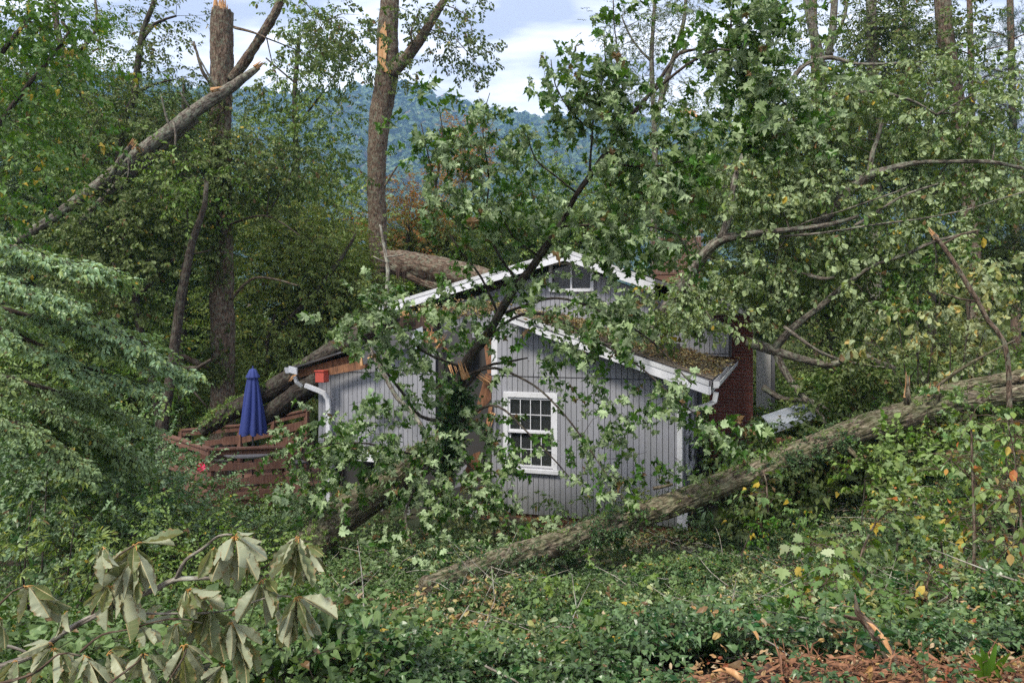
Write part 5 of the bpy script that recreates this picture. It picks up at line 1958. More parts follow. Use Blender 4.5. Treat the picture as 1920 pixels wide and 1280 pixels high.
# left woods
lw = [
 ('double_trunk_tree', 'slender two-stemmed tree under the sky at the far upper left', [[(235, 700, 24, 22), (215, 420, 24, 20), (186, 245, 24, 18), (160, 185, 24, 14), (128, 130, 24, 13), (108, 60, 24, 12), (100, -30, 24, 11)], [(186, 245, 24, 14), (165, 190, 24, 12), (140, 90, 24, 9), (118, 40, 24, 7)], [(140, 100, 24, 8), (175, 70, 24, 6), (182, 20, 24, 5), (172, -30, 24, 4)]],
  [(150, 150, 24, 50, 60, 1.4, 0.43), (190, 100, 24, 50, 50, 1.4, 0.43), (60, 150, 24, 60, 80, 1.5, 1.20), (170, 280, 24, 70, 70, 1.6, 1.20), (140, 20, 24, 60, 30, 1.2, 0.56)], 'elm', 'leaf_green', 'bark_brown'),
 ('crooked_tree', 'crooked dark-stemmed tree left of the snapped trunk with sky between its leaves', [[(215, 560, 22, 18), (222, 330, 22, 16), (228, 235, 22, 15), (250, 190, 22, 13), (258, 120, 22, 12), (268, 60, 22, 10), (290, 0, 22, 9), (296, -40, 22, 7)], [(262, 85, 22, 7), (290, 45, 22, 6), (330, 30, 22, 4)], [(245, 180, 22, 7), (285, 160, 22, 5), (330, 150, 22, 3)]],
  [(285, 95, 22, 45, 26, 1, 0.37), (320, 70, 22, 40, 20, 1, 0.31), (300, 20, 22, 60, 20, 1, 0.43), (230, 110, 22, 40, 40, 1.2, 0.37), (320, 150, 22, 50, 26, 1.2, 0.37), (250, 170, 22, 50, 40, 1.2, 0.43), (350, 15, 22, 40, 14, 1, 0.37), (230, 250, 22, 60, 50, 1.4, 1.00), (290, 240, 22, 50, 50, 1.4, 1.10)], 'elm', 'leaf_dark', 'bark_dark'),
 ('bright_green_tree', 'bright green leafy tree filling the upper left corner', [[(-30, 500, 12, 26), (-20, 200, 12, 24), (-10, -40, 12, 20)], [(-15, 250, 12, 10), (60, 150, 12, 8), (130, 60, 12, 5)], [(-12, 120, 12, 10), (50, 40, 12, 7)]],
  [(40, 40, 12, 70, 60, .9, 1.70), (95, 70, 12, 50, 40, .8, 0.74), (40, 140, 12, 60, 60, .9, 1.50), (60, 230, 12, 60, 60, 1, 1.00), (20, 330, 12, 60, 70, 1, 1.30), (110, 20, 12, 50, 30, .7, 0.62)], 'heart', 'leaf_bright', 'bark_dark'),
 ('ivy_hung_tree', 'dark crown of drooping leaves below the leaning dead trunk', [[(300, 800, 19, 16), (260, 600, 19, 14), (230, 420, 19, 12)], [(255, 560, 19, 8), (330, 480, 19, 5)]],
  [(250, 380, 19, 80, 50, 1.2, 1.50), (330, 360, 19, 60, 60, 1.2, 1.40), (160, 420, 19, 60, 60, 1.2, 1.30), (240, 480, 19, 90, 60, 1.2, 1.60), (180, 540, 19, 80, 60, 1.2, 1.50), (320, 440, 19, 50, 60, 1.2, 1.20)], 'oak', 'leaf_dark', 'bark_dark'),
 ('thin_leaning_tree', 'thin dark leaning stem just left of the snapped trunk', [[(300, 930, 18, 22), (306, 790, 18, 20), (322, 700, 18, 19), (334, 600, 18, 18), (345, 530, 18, 17), (362, 450, 18, 14), (385, 385, 18, 10), (388, 340, 18, 8)], [(322, 688, 18, 9), (370, 690, 17.8, 8), (395, 675, 17.7, 6)], [(345, 480, 18, 4), (395, 470, 18, 3)], [(335, 705, 17.9, 5), (370, 740, 17.8, 4), (395, 770, 17.8, 3)]],
  [(370, 330, 18, 40, 40, .8, 1.00), (300, 720, 18, 40, 30, .8, 0.70)], 'elm', 'leaf_green', 'bark_dark'),
 ('left_back_tree', 'mid green tree deep in the woods left of the snapped trunk', [[(110, 900, 30, 30), (110, 500, 30, 26), (105, 200, 30, 18)]],
  [(90, 260, 30, 110, 80, 2.5, 1.50), (200, 330, 30, 110, 70, 2.5, 1.50), (60, 380, 30, 110, 80, 2.5, 1.60), (170, 450, 30, 120, 80, 2.5, 1.50), (60, 520, 30, 120, 90, 2.5, 1.50), (220, 560, 30, 100, 90, 2.5, 1.50)], 'elm', 'leaf_sage', 'bark_dark'),
 ('deep_wood_tree', 'shaded tree standing deep behind the blue umbrella', [[(350, 900, 32, 20), (350, 500, 32, 18), (350, 300, 32, 12)]],
  [(330, 250, 32, 90, 60, 2.5, 1.50), (360, 420, 32, 110, 90, 2.5, 1.60), (340, 560, 32, 110, 80, 2.5, 1.50), (360, 680, 32, 120, 80, 2.5, 1.50), (280, 620, 32, 90, 80, 2.5, 1.50), (270, 740, 32, 120, 70, 2.5, 1.50)], 'elm', 'leaf_green', 'bark_dark'),
 ('hemlock_tree', 'feathery dark evergreen just left of the snapped trunk top', [[(345, 520, 26, 14), (345, 250, 26, 10), (345, 150, 26, 5)]],
  [(345, 170, 26, 40, 30, 1, 0.74), (350, 220, 26, 60, 40, 1.4, 1.40), (340, 280, 26, 70, 40, 1.4, 1.40)], 'needle', 'needle', 'bark_dark'),
 ('lower_left_wood_tree', 'dim green tree crown between the dogwood sprays and the deck', [[(180, 1000, 22, 20), (180, 700, 22, 18)]],
  [(180, 640, 22, 120, 80, 1.8, 1.50), (90, 700, 22, 120, 80, 1.8, 1.50), (240, 750, 22, 100, 60, 1.6, 1.40), (60, 820, 20, 120, 80, 1.8, 1.50)], 'elm', 'leaf_green', 'bark_dark'),
 ('yellowish_understory_tree', 'yellow-green understory tree between snapped trunk and house', [[(520, 900, 24, 14), (530, 600, 24, 12), (560, 400, 24, 9)], [(530, 610, 23, 10), (580, 560, 23, 9), (640, 485, 23, 8), (668, 440, 23, 5)], [(505, 700, 23, 9), (500, 640, 23, 8), (515, 590, 23, 5)]],
  [(560, 420, 24, 90, 60, 1.8, 1.30), (500, 520, 24, 70, 70, 1.8, 1.30), (600, 520, 24, 80, 60, 1.8, 1.40), (480, 640, 24, 60, 60, 1.8, 1.30), (570, 620, 24, 90, 60, 1.8, 1.50), (660, 560, 24, 60, 60, 1.8, 1.20), (500, 740, 23, 90, 50, 1.6, 1.40)], 'elm', 'leaf_olive', 'bark_dark'),
 ('wide_green_tree', 'broad tree whose leaves hang against the sky right of the snapped trunk', [[(560, 900, 27, 16), (560, 500, 27, 14), (553, 200, 27, 10), (560, 80, 27, 7)], [(556, 240, 27, 5), (600, 180, 26.5, 4)], [(558, 160, 27, 4), (500, 110, 27, 3)]],
  [(590, 60, 26, 70, 50, 1.5, 0.90), (640, 110, 26, 50, 40, 1.4, 0.60), (560, 150, 26, 70, 30, 1.4, 0.60), (620, 210, 26, 50, 50, 1.4, 0.60), (530, 210, 26, 60, 40, 1.6, 0.90), (560, 280, 26, 70, 50, 1.8, 1.30), (620, 330, 26, 40, 60, 1.5, 0.90), (500, 380, 26, 80, 60, 1.8, 1.30)], 'oak', 'leaf_green', 'bark_dark'),
 ('sunny_small_tree', 'pale yellow-green tree low in front of the blue ridge, left of the forked trunk', [[(650, 700, 34, 12), (650, 480, 34, 10)]],
  [(640, 400, 34, 55, 50, 2, 1.60), (600, 350, 34, 40, 40, 1.6, 1.00), (660, 350, 34, 36, 26, 1.5, 1.20), (640, 480, 34, 90, 60, 2, 1.60), (690, 420, 34, 30, 60, 1.5, 1.20)], 'far', 'leaf_olive', 'bark_dark'),
 ('red_maple_tree', 'small reddening maple just right of the forked trunk', [[(770, 700, 30, 10), (765, 420, 30, 7)]],
  [(775, 360, 30, 40, 32, 1.5, 0.50), (810, 400, 30, 50, 40, 1.5, 0.50), (750, 430, 30, 40, 40, 1.5, 0.60)], 'elm', 'leaf_autumn', 'bark_dark'),
 ('orange_topped_tree', 'small tree with orange-red top showing in front of the ridge', [[(868, 560, 34, 8), (868, 330, 34, 5)]],
  [(870, 255, 34, 24, 24, .9, 0.90), (880, 290, 34, 30, 28, 1, 0.80), (855, 310, 34, 34, 30, 1.2, 0.60)], 'elm', 'leaf_autumn', 'bark_dark'),
 ('back_centre_tree', 'olive green tree mass behind the house left of its ridge', [[(830, 700, 32, 14), (830, 480, 32, 10)]],
  [(760, 470, 32, 80, 50, 2, 1.50), (850, 450, 32, 80, 50, 2, 1.50), (800, 520, 32, 90, 50, 2, 1.60), (900, 500, 31, 70, 50, 2, 1.60), (700, 540, 30, 80, 70, 2, 1.50)], 'elm', 'leaf_olive', 'bark_dark'),
 ('back_right_tree', 'fresh green tree behind the ridge of the house', [[(1060, 700, 30, 14), (1060, 480, 30, 10), (1065, 380, 30, 6)], [(1050, 460, 30, 6), (1010, 400, 30, 5), (990, 330, 30, 3)]],
  [(980, 420, 30, 60, 50, 1.8, 1.30), (1060, 420, 30, 70, 50, 1.8, 1.50), (1000, 340, 30, 30, 40, 1.2, 0.60), (1020, 470, 29, 90, 40, 2, 1.50), (1140, 400, 30, 70, 60, 1.8, 1.50), (1040, 290, 30, 16, 40, .8, 0.60), (1180, 340, 30, 50, 50, 1.6, 1.20)], 'elm', 'leaf_green', 'bark_dark'),
 ('slim_sky_tree', 'slim tall tree with small leaves against the sky, right of centre', [[(1225, 560, 24, 14), (1228, 300, 24, 12), (1222, 120, 24, 9), (1230, -20, 24, 6)], [(1228, 230, 24, 12), (1262, 110, 24, 10), (1282, 40, 24, 8), (1290, -30, 24, 6)], [(1225, 120, 24, 5), (1190, 80, 24, 4), (1165, 30, 24, 3)]],
  [(1190, 50, 24, 50, 40, 1.2, 0.60), (1240, 60, 24, 50, 50, 1.2, 0.50), (1160, 90, 24, 24, 50, .8, 0.50), (1280, 20, 24, 40, 30, 1, 0.60), (1190, 150, 24, 40, 30, 1, 0.50), (1250, 160, 24, 40, 40, 1, 0.60), (1180, 210, 24, 30, 50, 1, 0.50)], 'small', 'leaf_dark', 'bark_grey'),
 ('double_oak_tree', 'pair of upright stems against the sky behind the drooping maple tops', [[(1548, 460, 26, 24), (1545, 310, 26, 20), (1540, 130, 26, 17), (1520, 40, 26, 17), (1510, -30, 26, 16)], [(1552, 110, 26, 16), (1562, 50, 26, 15), (1568, -30, 26, 13)], [(1560, 80, 26, 8), (1585, 30, 26, 7), (1588, -20, 26, 6)]],
  [(1480, 60, 26, 30, 40, 1.2, 0.60), (1600, 60, 26, 40, 50, 1.2, 0.70), (1500, 160, 26, 40, 40, 1.2, 0.80), (1600, 170, 26, 60, 50, 1.4, 1.00), (1470, 240, 26, 60, 50, 1.4, 1.10)], 'elm', 'leaf_dark', 'bark_grey'),
 ('ivy_clad_tree', 'ivy-wrapped trunk standing right of the paired stems', [[(1640, 520, 23, 26), (1640, 330, 23, 24), (1635, 100, 23, 20), (1632, -40, 23, 18)], [(1645, 330, 22.8, 12), (1655, 260, 22.6, 10), (1652, 225, 22.6, 8)]],
  [(1640, 30, 23, 30, 60, .8, 1.50), (1640, 150, 23, 26, 50, .8, 1.20), (1690, 60, 23, 50, 50, 1.2, 0.90), (1600, 230, 23, 50, 50, 1.2, 1.10), (1690, 250, 23, 50, 60, 1.2, 1.00)], 'elm', 'leaf_dark', 'bark_grey'),
 ('rough_barked_tree', 'thick rough-barked trunk leaning slightly, upper right', [[(1830, 620, 20, 32), (1815, 320, 20, 28), (1800, 230, 20, 28), (1788, 160, 20, 30), (1775, 80, 20, 30), (1764, -30, 20, 30)], [(1800, 130, 19.9, 5), (1830, 150, 19.6, 4), (1850, 180, 19.6, 3)]],
  [(1740, 60, 20, 50, 60, 1.2, 0.80), (1820, 40, 20, 40, 50, 1.2, 0.80), (1730, 180, 20, 50, 50, 1.2, 1.00)], 'oak', 'leaf_dark', 'bark_brown'),
]
for (nm, lab, limbs, blobs, kd, lm, bk) in lw:
    T(nm, lab, 'tree', limbs, blobs, kd, lm, bk, ground=True, hang=.35, step=.3, sc=1.05 if kd != 'elm' else 1.6, csize=.55, seg=12, ridge=0.0)

# pines at the right edge
for k, (nm_l, px, w_, Y_, bl) in enumerate((
        ('straight pine with bare lower trunk at the right edge', 1899, 14, 30, [(1880, 60), (1910, 130), (1880, 200), (1915, 260), (1870, 330), (1910, 400)]),
        ('slimmer pine with layered dark boughs left of the edge pine', 1823, 12, 30, [(1800, 90), (1845, 140), (1810, 190), (1850, 250), (1790, 290), (1840, 340)]),
        ('distant pine with thin trunk seen through the fallen crown', 1700, 10, 36, [(1700, 60), (1720, 130), (1690, 200), (1730, 260), (1750, 330)]),
        ('dark pine half hidden behind the reclining branches', 1530, 16, 34, [(1500, 360), (1530, 400), (1490, 420), (1440, 260), (1420, 200), (1440, 300)]))):
    limbs = [[(px + 6, 640, Y_, w_ * 1.3), (px + 2, 320, Y_, w_), (px - 3, 100, Y_, w_ * .9), (px - 6, -40, Y_, w_ * .8)]]
    for (bx, by) in bl:
        for s_ in (-1, 1):
            limbs.append([(px, by + 14, Y_, 3.5), (px + s_ * 30, by + 2, Y_ - .5, 2.6), (px + s_ * RND.uniform(50, 80), by + RND.uniform(-8, 12), Y_ - 1, 1.4)])
    T('pine_tree', nm_l, 'tree', limbs, [(bx + RND.uniform(-20, 20), by, Y_, 60, 20, 1.4, 2.3) for bx, by in bl], 'needle', 'needle', 'bark_pine', ground=True, hang=-.1, flatz=.35, csize=.7, sc=1.5, wob=.01)

# ------------------------------------------------------------------ right woods and the fallen oak
T('right_back_wood_tree', 'dark green tree filling the shade behind the long log at right', 'tree', [[(1700, 900, 26, 20), (1700, 500, 26, 14)]],
  [(1600, 560, 26, 130, 90, 2, 1.6), (1760, 520, 26, 130, 90, 2, 1.6), (1880, 480, 26, 90, 90, 2, 1.5), (1480, 500, 26, 110, 90, 2, 1.5), (1580, 700, 22, 160, 80, 1.6, 1.0), (1800, 680, 22, 140, 80, 1.6, 1.1), (1420, 800, 20, 110, 60, 1.4, .8)],
  'elm', 'leaf_dark', 'bark_dark', ground=True, sc=1.3)
T('right_middle_tree', 'grey green tree behind the fallen oak crown, below the pines', 'tree', [[(1750, 700, 24, 18), (1740, 350, 24, 12)]],
  [(1700, 300, 24, 90, 60, 1.8, 1.3), (1800, 330, 24, 90, 60, 1.8, 1.3), (1880, 340, 24, 60, 70, 1.8, 1.2), (1600, 380, 24, 90, 60, 1.8, 1.3), (1480, 350, 24, 80, 70, 1.8, 1.3), (1380, 380, 24, 80, 80, 1.8, 1.4), (1300, 330, 24, 60, 60, 1.6, 1.2), (1330, 240, 24, 50, 60, 1.4, .9)],
  'elm', 'leaf_sage', 'bark_dark', ground=True, sc=1.3)

oak = T('fallen_oak', 'crown of a fallen oak with sprawling pale-leaved branches over the right side of the house', 'tree', [
    [(1210, 640, 14.8, 28.9), (1285, 530, 14.3, 25.5), (1318, 480, 14.0, 22.9), (1350, 450, 13.8, 19.6), (1400, 440, 13.6, 15.3), (1460, 434, 13.5, 12.8), (1540, 424, 13.4, 9.3), (1610, 405, 13.2, 6.8)],
    [(1352, 448, 13.8, 17.0), (1366, 400, 13.8, 14.4), (1376, 350, 13.8, 12.8), (1388, 305, 13.9, 10.2), (1398, 260, 14, 5.1)],
    [(1500, 440, 14.6, 17.0), (1548, 408, 14.4, 20.4), (1590, 362, 14.2, 21.2), (1625, 332, 14.0, 20.4), (1668, 318, 13.9, 15.3), (1720, 306, 13.7, 9.3), (1780, 303, 13.5, 7.6), (1860, 305, 13.3, 7.6), (1935, 322, 13.2, 6.0)],
    [(1628, 330, 14.0, 10.2), (1636, 290, 14, 9.3), (1645, 262, 14, 8.5), (1654, 232, 14, 6.0)],
    [(1580, 370, 14.3, 8.5), (1600, 345, 14.2, 7.6), (1632, 330, 14.1, 5.1)],
    [(1480, 158, 14.5, 10.2), (1508, 122, 14.4, 9.3), (1556, 110, 14.3, 8.5), (1610, 120, 14.2, 6.0), (1700, 118, 14, 4.2)],
    [(1508, 215, 14.2, 6.8), (1548, 188, 14.1, 8.5), (1590, 178, 14, 6.8), (1650, 174, 13.9, 6.8), (1720, 194, 13.7, 5.1), (1756, 215, 13.6, 3.4)],
    [(1405, 452, 13.8, 6.1), (1520, 440, 13.4, 5.1), (1640, 420, 13.1, 4.6), (1780, 400, 12.8, 3.6), (1920, 360, 12.6, 2.5)],
    [(1600, 425, 13.6, 6.8), (1690, 370, 13.4, 5.1), (1760, 345, 13.3, 3.4)],
    [(1450, 655, 14.2, 17.0), (1480, 622, 14.0, 14.4), (1530, 582, 13.8, 12.8), (1590, 532, 13.6, 10.2), (1640, 500, 13.4, 7.6), (1700, 478, 13.2, 6.8), (1750, 455, 13, 6.8), (1830, 436, 12.8, 5.1)],
    [(1470, 612, 13.3, 7.6), (1510, 640, 13.1, 6.8), (1550, 662, 13, 6.0), (1600, 680, 12.9, 5.1), (1672, 692, 12.8, 3.4)],
    [(1400, 640, 14.4, 20.4), (1445, 655, 14.2, 19.6), (1500, 672, 14, 15.3), (1560, 684, 13.8, 11.9), (1610, 668, 13.6, 15.3), (1640, 680, 13.4, 13.6), (1676, 692, 13.2, 8.5)],
    [(1455, 662, 14.2, 15.3), (1475, 705, 13.9, 13.6), (1505, 745, 13.6, 12.8), (1530, 765, 13.4, 11.0), (1552, 805, 13.1, 7.6)],
    [(1430, 725, 14.6, 13.6), (1470, 748, 14.4, 11.0), (1520, 752, 14.1, 8.5), (1560, 775, 13.8, 6.0), (1600, 780, 13.6, 4.2)],
    [(1515, 515, 13.6, 8.5), (1540, 522, 13.5, 7.6), (1565, 520, 13.4, 4.2)],
    [(1480, 430, 13.7, 4.1), (1580, 395, 13.5, 3.6), (1700, 350, 13.2, 2.5)]],
  [(1240, 330, 14.5, 60, 50, 0.9, 1.35), (1330, 340, 14.5, 70, 50, 0.9, 1.76), (1430, 300, 14.5, 70, 60, 1.0, 1.76), (1500, 250, 14.5, 60, 50, 0.9, 1.49), (1560, 220, 14.5, 60, 50, 0.9, 1.62), (1660, 150, 14.5, 60, 36, 0.8, 1.35),
   (1650, 230, 14.3, 70, 40, 0.9, 1.62), (1740, 250, 14.2, 60, 50, 0.9, 1.76), (1840, 230, 14.0, 50, 50, 0.8, 1.49), (1860, 270, 13.9, 50, 36, 0.8, 1.49), (1760, 360, 13.9, 80, 40, 0.8, 1.89), (1870, 380, 13.6, 60, 40, 0.8, 1.89),
   (1460, 380, 14.3, 80, 45, 0.9, 2.03), (1560, 330, 14.3, 60, 50, 0.8, 1.76), (1560, 470, 14.0, 90, 45, 0.8, 2.03), (1680, 440, 13.7, 90, 40, 0.8, 2.03), (1440, 500, 14.1, 70, 50, 0.8, 2.16), (1360, 510, 14.2, 50, 40, 0.7, 1.49),
   (1510, 560, 14.3, 60, 40, 0.8, 1.35), (1640, 560, 14.0, 80, 50, 0.8, 1.76), (1760, 500, 13.5, 80, 50, 0.8, 1.89), (1420, 525, 14.2, 50, 26, .6, 1.2), (1300, 420, 14.6, 40, 40, 0.8, 1.35), (1640, 760, 13.2, 50, 40, 0.6, 0.81), (1250, 580, 13.2, 70, 30, 0.4, 2.56), (1330, 515, 14.6, 50, 24, .6, 1.6), (1315, 582, 13.6, 50, 18, .35, 1.9), (1260, 560, 13.8, 50, 26, .4, 1.4), (1600, 190, 14.4, 80, 40, .9, 1.5), (1750, 160, 14.4, 70, 40, .9, 1.3), (1860, 170, 14.2, 60, 50, .9, 1.3), (1500, 330, 14.6, 70, 50, .9, 1.6), (1890, 300, 14, 50, 40, .8, 1.5), (1410, 210, 14.6, 60, 50, .9, 1.0), (1290, 600, 13.2, 60, 18, 0.3, 2.16), (1150, 605, 12.9, 60, 20, 0.4, 1.76), (1330, 600, 13.2, 40, 14, 0.4, 1.35), (1150, 570, 13.4, 60, 30, 0.4, 1.22)],
  'oak', 'leaf_oak', 'bark_grey', seg=26, ridge=.014, step=.1, hang=.45, csize=.36, wind=(.15, 0, 0), base=H(2.5, 1, 0))
splinters(oak, W(1284, 206, 14), (1, 0, -.5), 6, .35, .05, .05)
oo = MB().beam(W(1276, 203, 14.0), W(1312, 221, 13.9), .05, .05)
oo.build('split_limb', MATS['split_wood'], oak)

# bare snapped stem in front of the pale bush, right
t, lp = log_thing('snapped_sapling', 'thin snapped sapling leaning over the pale bush at right', 'sapling', [
    [(1750, 440, 9.6, 9), (1772, 468, 9.6, 8), (1800, 515, 9.5, 9), (1833, 568, 9.4, 9), (1850, 600, 9.4, 9), (1880, 640, 9.3, 8), (1890, 720, 9.3, 10), (1900, 850, 9.3, 11)],
    [(1830, 565, 9.4, 5), (1800, 560, 9.4, 4), (1770, 548, 9.3, 3)], [(1765, 460, 9.6, 5), (1800, 440, 9.6, 4), (1835, 432, 9.6, 3)]], 'bark_brown', ridge=0.003)
splinters(t, W(1748, 437, 9.6), (-.5, 0, .7), 6, .10, .03, .02)

for args in (
    ('pale_leaved_bush', 'tall pale yellow-green bush with drooping leaves above the log fork', [(1780, 620, 12.2, 90, 50, .8, 1.5), (1860, 560, 11.8, 70, 60, .8, 1.5), (1700, 600, 12.6, 60, 40, .7, 1.2), (1880, 650, 11.8, 60, 40, .7, 1.3), (1830, 500, 12.0, 60, 30, .7, .9), (1640, 640, 12.8, 40, 40, .6, 1.0), (1720, 690, 12.4, 60, 26, .6, 1.0)], 'hang', 'leaf_pale', .95),
    ('bright_sprig_bush', 'vivid green maple sprays left of the pale bush', [(1720, 560, 12.8, 40, 14, .4, 1.2), (1680, 590, 12.8, 26, 14, .4, 1.2), (1770, 500, 12.8, 30, 20, .4, 1.0)], 'maple', 'leaf_bright', .55),
    ('bank_bush', 'leafy bush below the log fork at the right edge', [(1860, 800, 9.8, 70, 50, .7, 1.5), (1780, 850, 9.6, 60, 40, .6, 1.3), (1900, 880, 9.2, 60, 60, .7, 1.5)], 'oak', 'leaf_green', .7),
    ('rhododendron', 'rhododendron with whorled leaves at the foot of the brick chimney', [(1400, 800, 13.6, 40, 30, .5, 1.5), (1370, 850, 13.2, 40, 30, .5, 1.5), (1330, 950, 12.4, 40, 16, .4, .8), (1410, 840, 13.4, 40, 40, .5, 1.4), (1380, 900, 12.8, 50, 30, .5, 1.4)], 'lance', 'leaf_blue', 1.0),
    ('wall_shrub', 'round pale-leaved shrub against the front wall right of the window', [(1065, 955, 12.9, 40, 30, .4, 2.2), (1100, 965, 12.8, 30, 22, .35, 1.8)], 'lance', 'leaf_sage', .75),
    ('yellow_wall_shrub', 'yellow-tinged shrub growing up the siding near the right corner', [(1180, 915, 12.6, 26, 26, .3, 1.0), (1170, 945, 12.6, 34, 20, .3, 1.2), (1215, 930, 12.4, 20, 20, .3, .8)], 'lance', 'leaf_pale', .6),
    ('gap_shrub', 'pale shrub in front of the broken gap', [(960, 985, 12.4, 60, 24, .4, 1.6), (900, 1000, 12.0, 60, 30, .4, 1.6), (870, 950, 12.8, 30, 30, .4, 1.1), (850, 1010, 11.8, 50, 24, .4, 1.3)], 'oak', 'leaf_pale', .6),
    ('shade_bush', 'dark bush in the shade between the chimney and the long log', [(1470, 860, 12.6, 70, 30, .7, 1.6), (1560, 840, 12.4, 70, 34, .7, 1.5), (1640, 720, 13, 80, 40, .8, 1.3), (1580, 780, 13.4, 70, 40, .8, 1.2), (1500, 820, 13.4, 60, 30, .6, .7)], 'heart', 'leaf_dark', 1.1),
    ('corrugated_side_bush', 'feathery light green bush right of the corrugated sheet', [(1620, 770, 12.6, 26, 18, .4, 1.6)], 'small', 'leaf_bright', 1.0)):
    nm, lab, blobs, kd, lm, s_ = args
    c_ = W(*blobs[0][:3])
    zg = h1(c_.x, c_.y)
    base = Vector((c_.x, c_.y, zg))
    th_ = thing(nm, base, lab, 'bush')
    L_ = []
    for b_ in blobs:
        e = W(*b_[:3])
        L_.append(([base + Vector((RND.uniform(-.1, .1), RND.uniform(-.1, .1), 0)), base.lerp(e, .5) + Vector((0, 0, .05)), e], [.02, .014, .007]))
    V, Fs, bc = join_tubes([tube(P, r, 6, .3, .05, .02, k, cap=False) for k, (P, r) in enumerate(L_)])
    obj_np('stem_mass', V, Fs, MATS['bark_dark'], th_, bc=bc)['kind'] = 'stuff'
    P_, D_, TW = grow(L_, blobs, kd, csize=.22, hang=.25, twigr=.006, mainr=.01)
    if TW:
        V, Fs, bc = join_tubes(TW)
        obj_np('twig_mass', V, Fs, MATS['bark_dark'], th_, bc=bc)['kind'] = 'stuff'
    scatter('foliage', th_, kd, lm, P_, D_, NR.uniform(.7, 1.2, len(P_)) * s_)

# ------------------------------------------------------------------ the big maple limb in front of the house
M_L = [
    [(838, 870, 12.6, 24.5), (856, 760, 12.2, 24.5), (875, 690, 11.9, 21.6), (905, 640, 11.6, 19.4), (935, 590, 11.3, 17.3), (965, 545, 11.0, 15.8), (1010, 480, 10.6, 15.8), (1050, 425, 10.3, 13.7), (1085, 365, 10.0, 12.2), (1125, 300, 9.8, 11.5), (1170, 235, 9.7, 10.1), (1215, 180, 9.7, 8.6), (1262, 110, 9.8, 6.5), (1300, 95, 9.8, 5.0), (1345, 88, 9.8, 3.6)],
    [(1105, 335, 9.9, 5.8), (1108, 290, 9.7, 4.3), (1112, 200, 9.5, 3.6), (1130, 140, 9.4, 2.9), (1128, 60, 9.3, 2.2)],
    [(1112, 245, 9.7, 3.6), (1075, 215, 9.5, 2.9), (1045, 160, 9.4, 2.5), (1035, 110, 9.3, 1.8)],
    [(975, 530, 11, 5.8), (935, 480, 10.6, 5.0), (905, 420, 10.3, 4.3), (880, 430, 10.2, 3.6), (840, 400, 10, 2.9), (815, 340, 9.9, 2.5), (790, 230, 9.8, 2.2)],
    [(905, 430, 10.3, 3.6), (915, 330, 10, 3.2), (905, 230, 9.8, 2.5), (915, 175, 9.7, 1.4)],
    [(815, 360, 9.9, 2.9), (830, 260, 9.8, 2.2), (822, 190, 9.8, 1.4)],
    [(1085, 365, 10, 4.3), (1040, 330, 9.8, 3.6), (1000, 300, 9.6, 2.9), (985, 250, 9.5, 2.2)],
    [(1050, 425, 10.3, 5.0), (1120, 420, 10.0, 4.3), (1200, 420, 9.8, 3.6), (1270, 440, 9.7, 2.9), (1290, 480, 9.7, 2.2)],
    [(1125, 300, 9.8, 5.0), (1180, 310, 9.6, 4.3), (1240, 310, 9.5, 3.6), (1300, 300, 9.4, 2.9), (1340, 310, 9.4, 2.2)],
    [(1215, 180, 9.7, 5.8), (1290, 120, 9.5, 5.8), (1350, 92, 9.4, 5.0), (1400, 110, 9.3, 4.3), (1450, 180, 9.2, 3.6), (1490, 210, 9.2, 2.9), (1510, 235, 9.2, 2.2)],
    [(1400, 110, 9.3, 3.6), (1370, 60, 9.3, 3.6), (1375, 0, 9.3, 2.9), (1380, -40, 9.3, 2.2)],
    [(905, 640, 11.6, 6.5), (980, 590, 11, 5.8), (1050, 600, 10.5, 5.0), (1120, 640, 10.2, 4.3), (1200, 690, 9.9, 3.6), (1280, 760, 9.7, 2.9), (1350, 810, 9.6, 2.2)],
    [(935, 590, 11.3, 5.8), (1040, 560, 10.7, 5.0), (1140, 590, 10.3, 4.3), (1220, 640, 10, 3.6), (1300, 720, 9.8, 2.2)],
    [(870, 705, 11.9, 5.8), (930, 690, 11.4, 5.8), (1000, 720, 10.8, 4.3), (1060, 780, 10.4, 3.6), (1120, 860, 10.1, 2.9), (1170, 940, 9.9, 2.2)],
    [(860, 745, 12.0, 7.2), (905, 690, 11.8, 6.5), (945, 680, 11.7, 5.0), (990, 672, 11.6, 2.9)],
    [(850, 800, 12.2, 6.5), (920, 760, 11.6, 5.0), (980, 800, 11, 3.6), (1030, 850, 10.6, 2.9), (1075, 900, 10.4, 2.2)],
    [(840, 850, 12.4, 6.5), (800, 880, 11.6, 5.8), (760, 960, 10.6, 5.0), (780, 1060, 9.8, 3.6), (740, 1160, 9, 2.9)],
    [(870, 690, 11.9, 5.8), (800, 660, 11.4, 5.0), (750, 620, 11, 3.6), (690, 600, 10.8, 2.9), (650, 590, 10.7, 2.2)],
    [(845, 790, 12.2, 8.6), (790, 780, 11.8, 6.5), (755, 735, 11.6, 5.8), (720, 690, 11.4, 5.0), (700, 650, 11.3, 3.6), (690, 640, 11.2, 2.9)],
    [(838, 860, 12.4, 5.8), (760, 850, 11.4, 4.3), (690, 830, 10.8, 3.6), (620, 830, 10.5, 2.9), (570, 850, 10.4, 2.2)],
    [(850, 830, 12.3, 5.8), (900, 900, 11.4, 4.3), (960, 980, 10.6, 3.6), (1010, 1060, 9.9, 2.9), (1060, 1120, 9.5, 2.2)],
    [(935, 590, 11.3, 5.0), (900, 520, 11.0, 4.3), (860, 470, 10.8, 3.6), (840, 440, 10.7, 2.9)],
    [(1010, 480, 10.6, 5.0), (960, 440, 10.4, 3.6), (930, 380, 10.2, 2.9)],
    [(1170, 235, 9.7, 4.3), (1160, 120, 9.5, 2.9), (1150, 40, 9.4, 2.2), (1148, -20, 9.4, 1.4)],
]
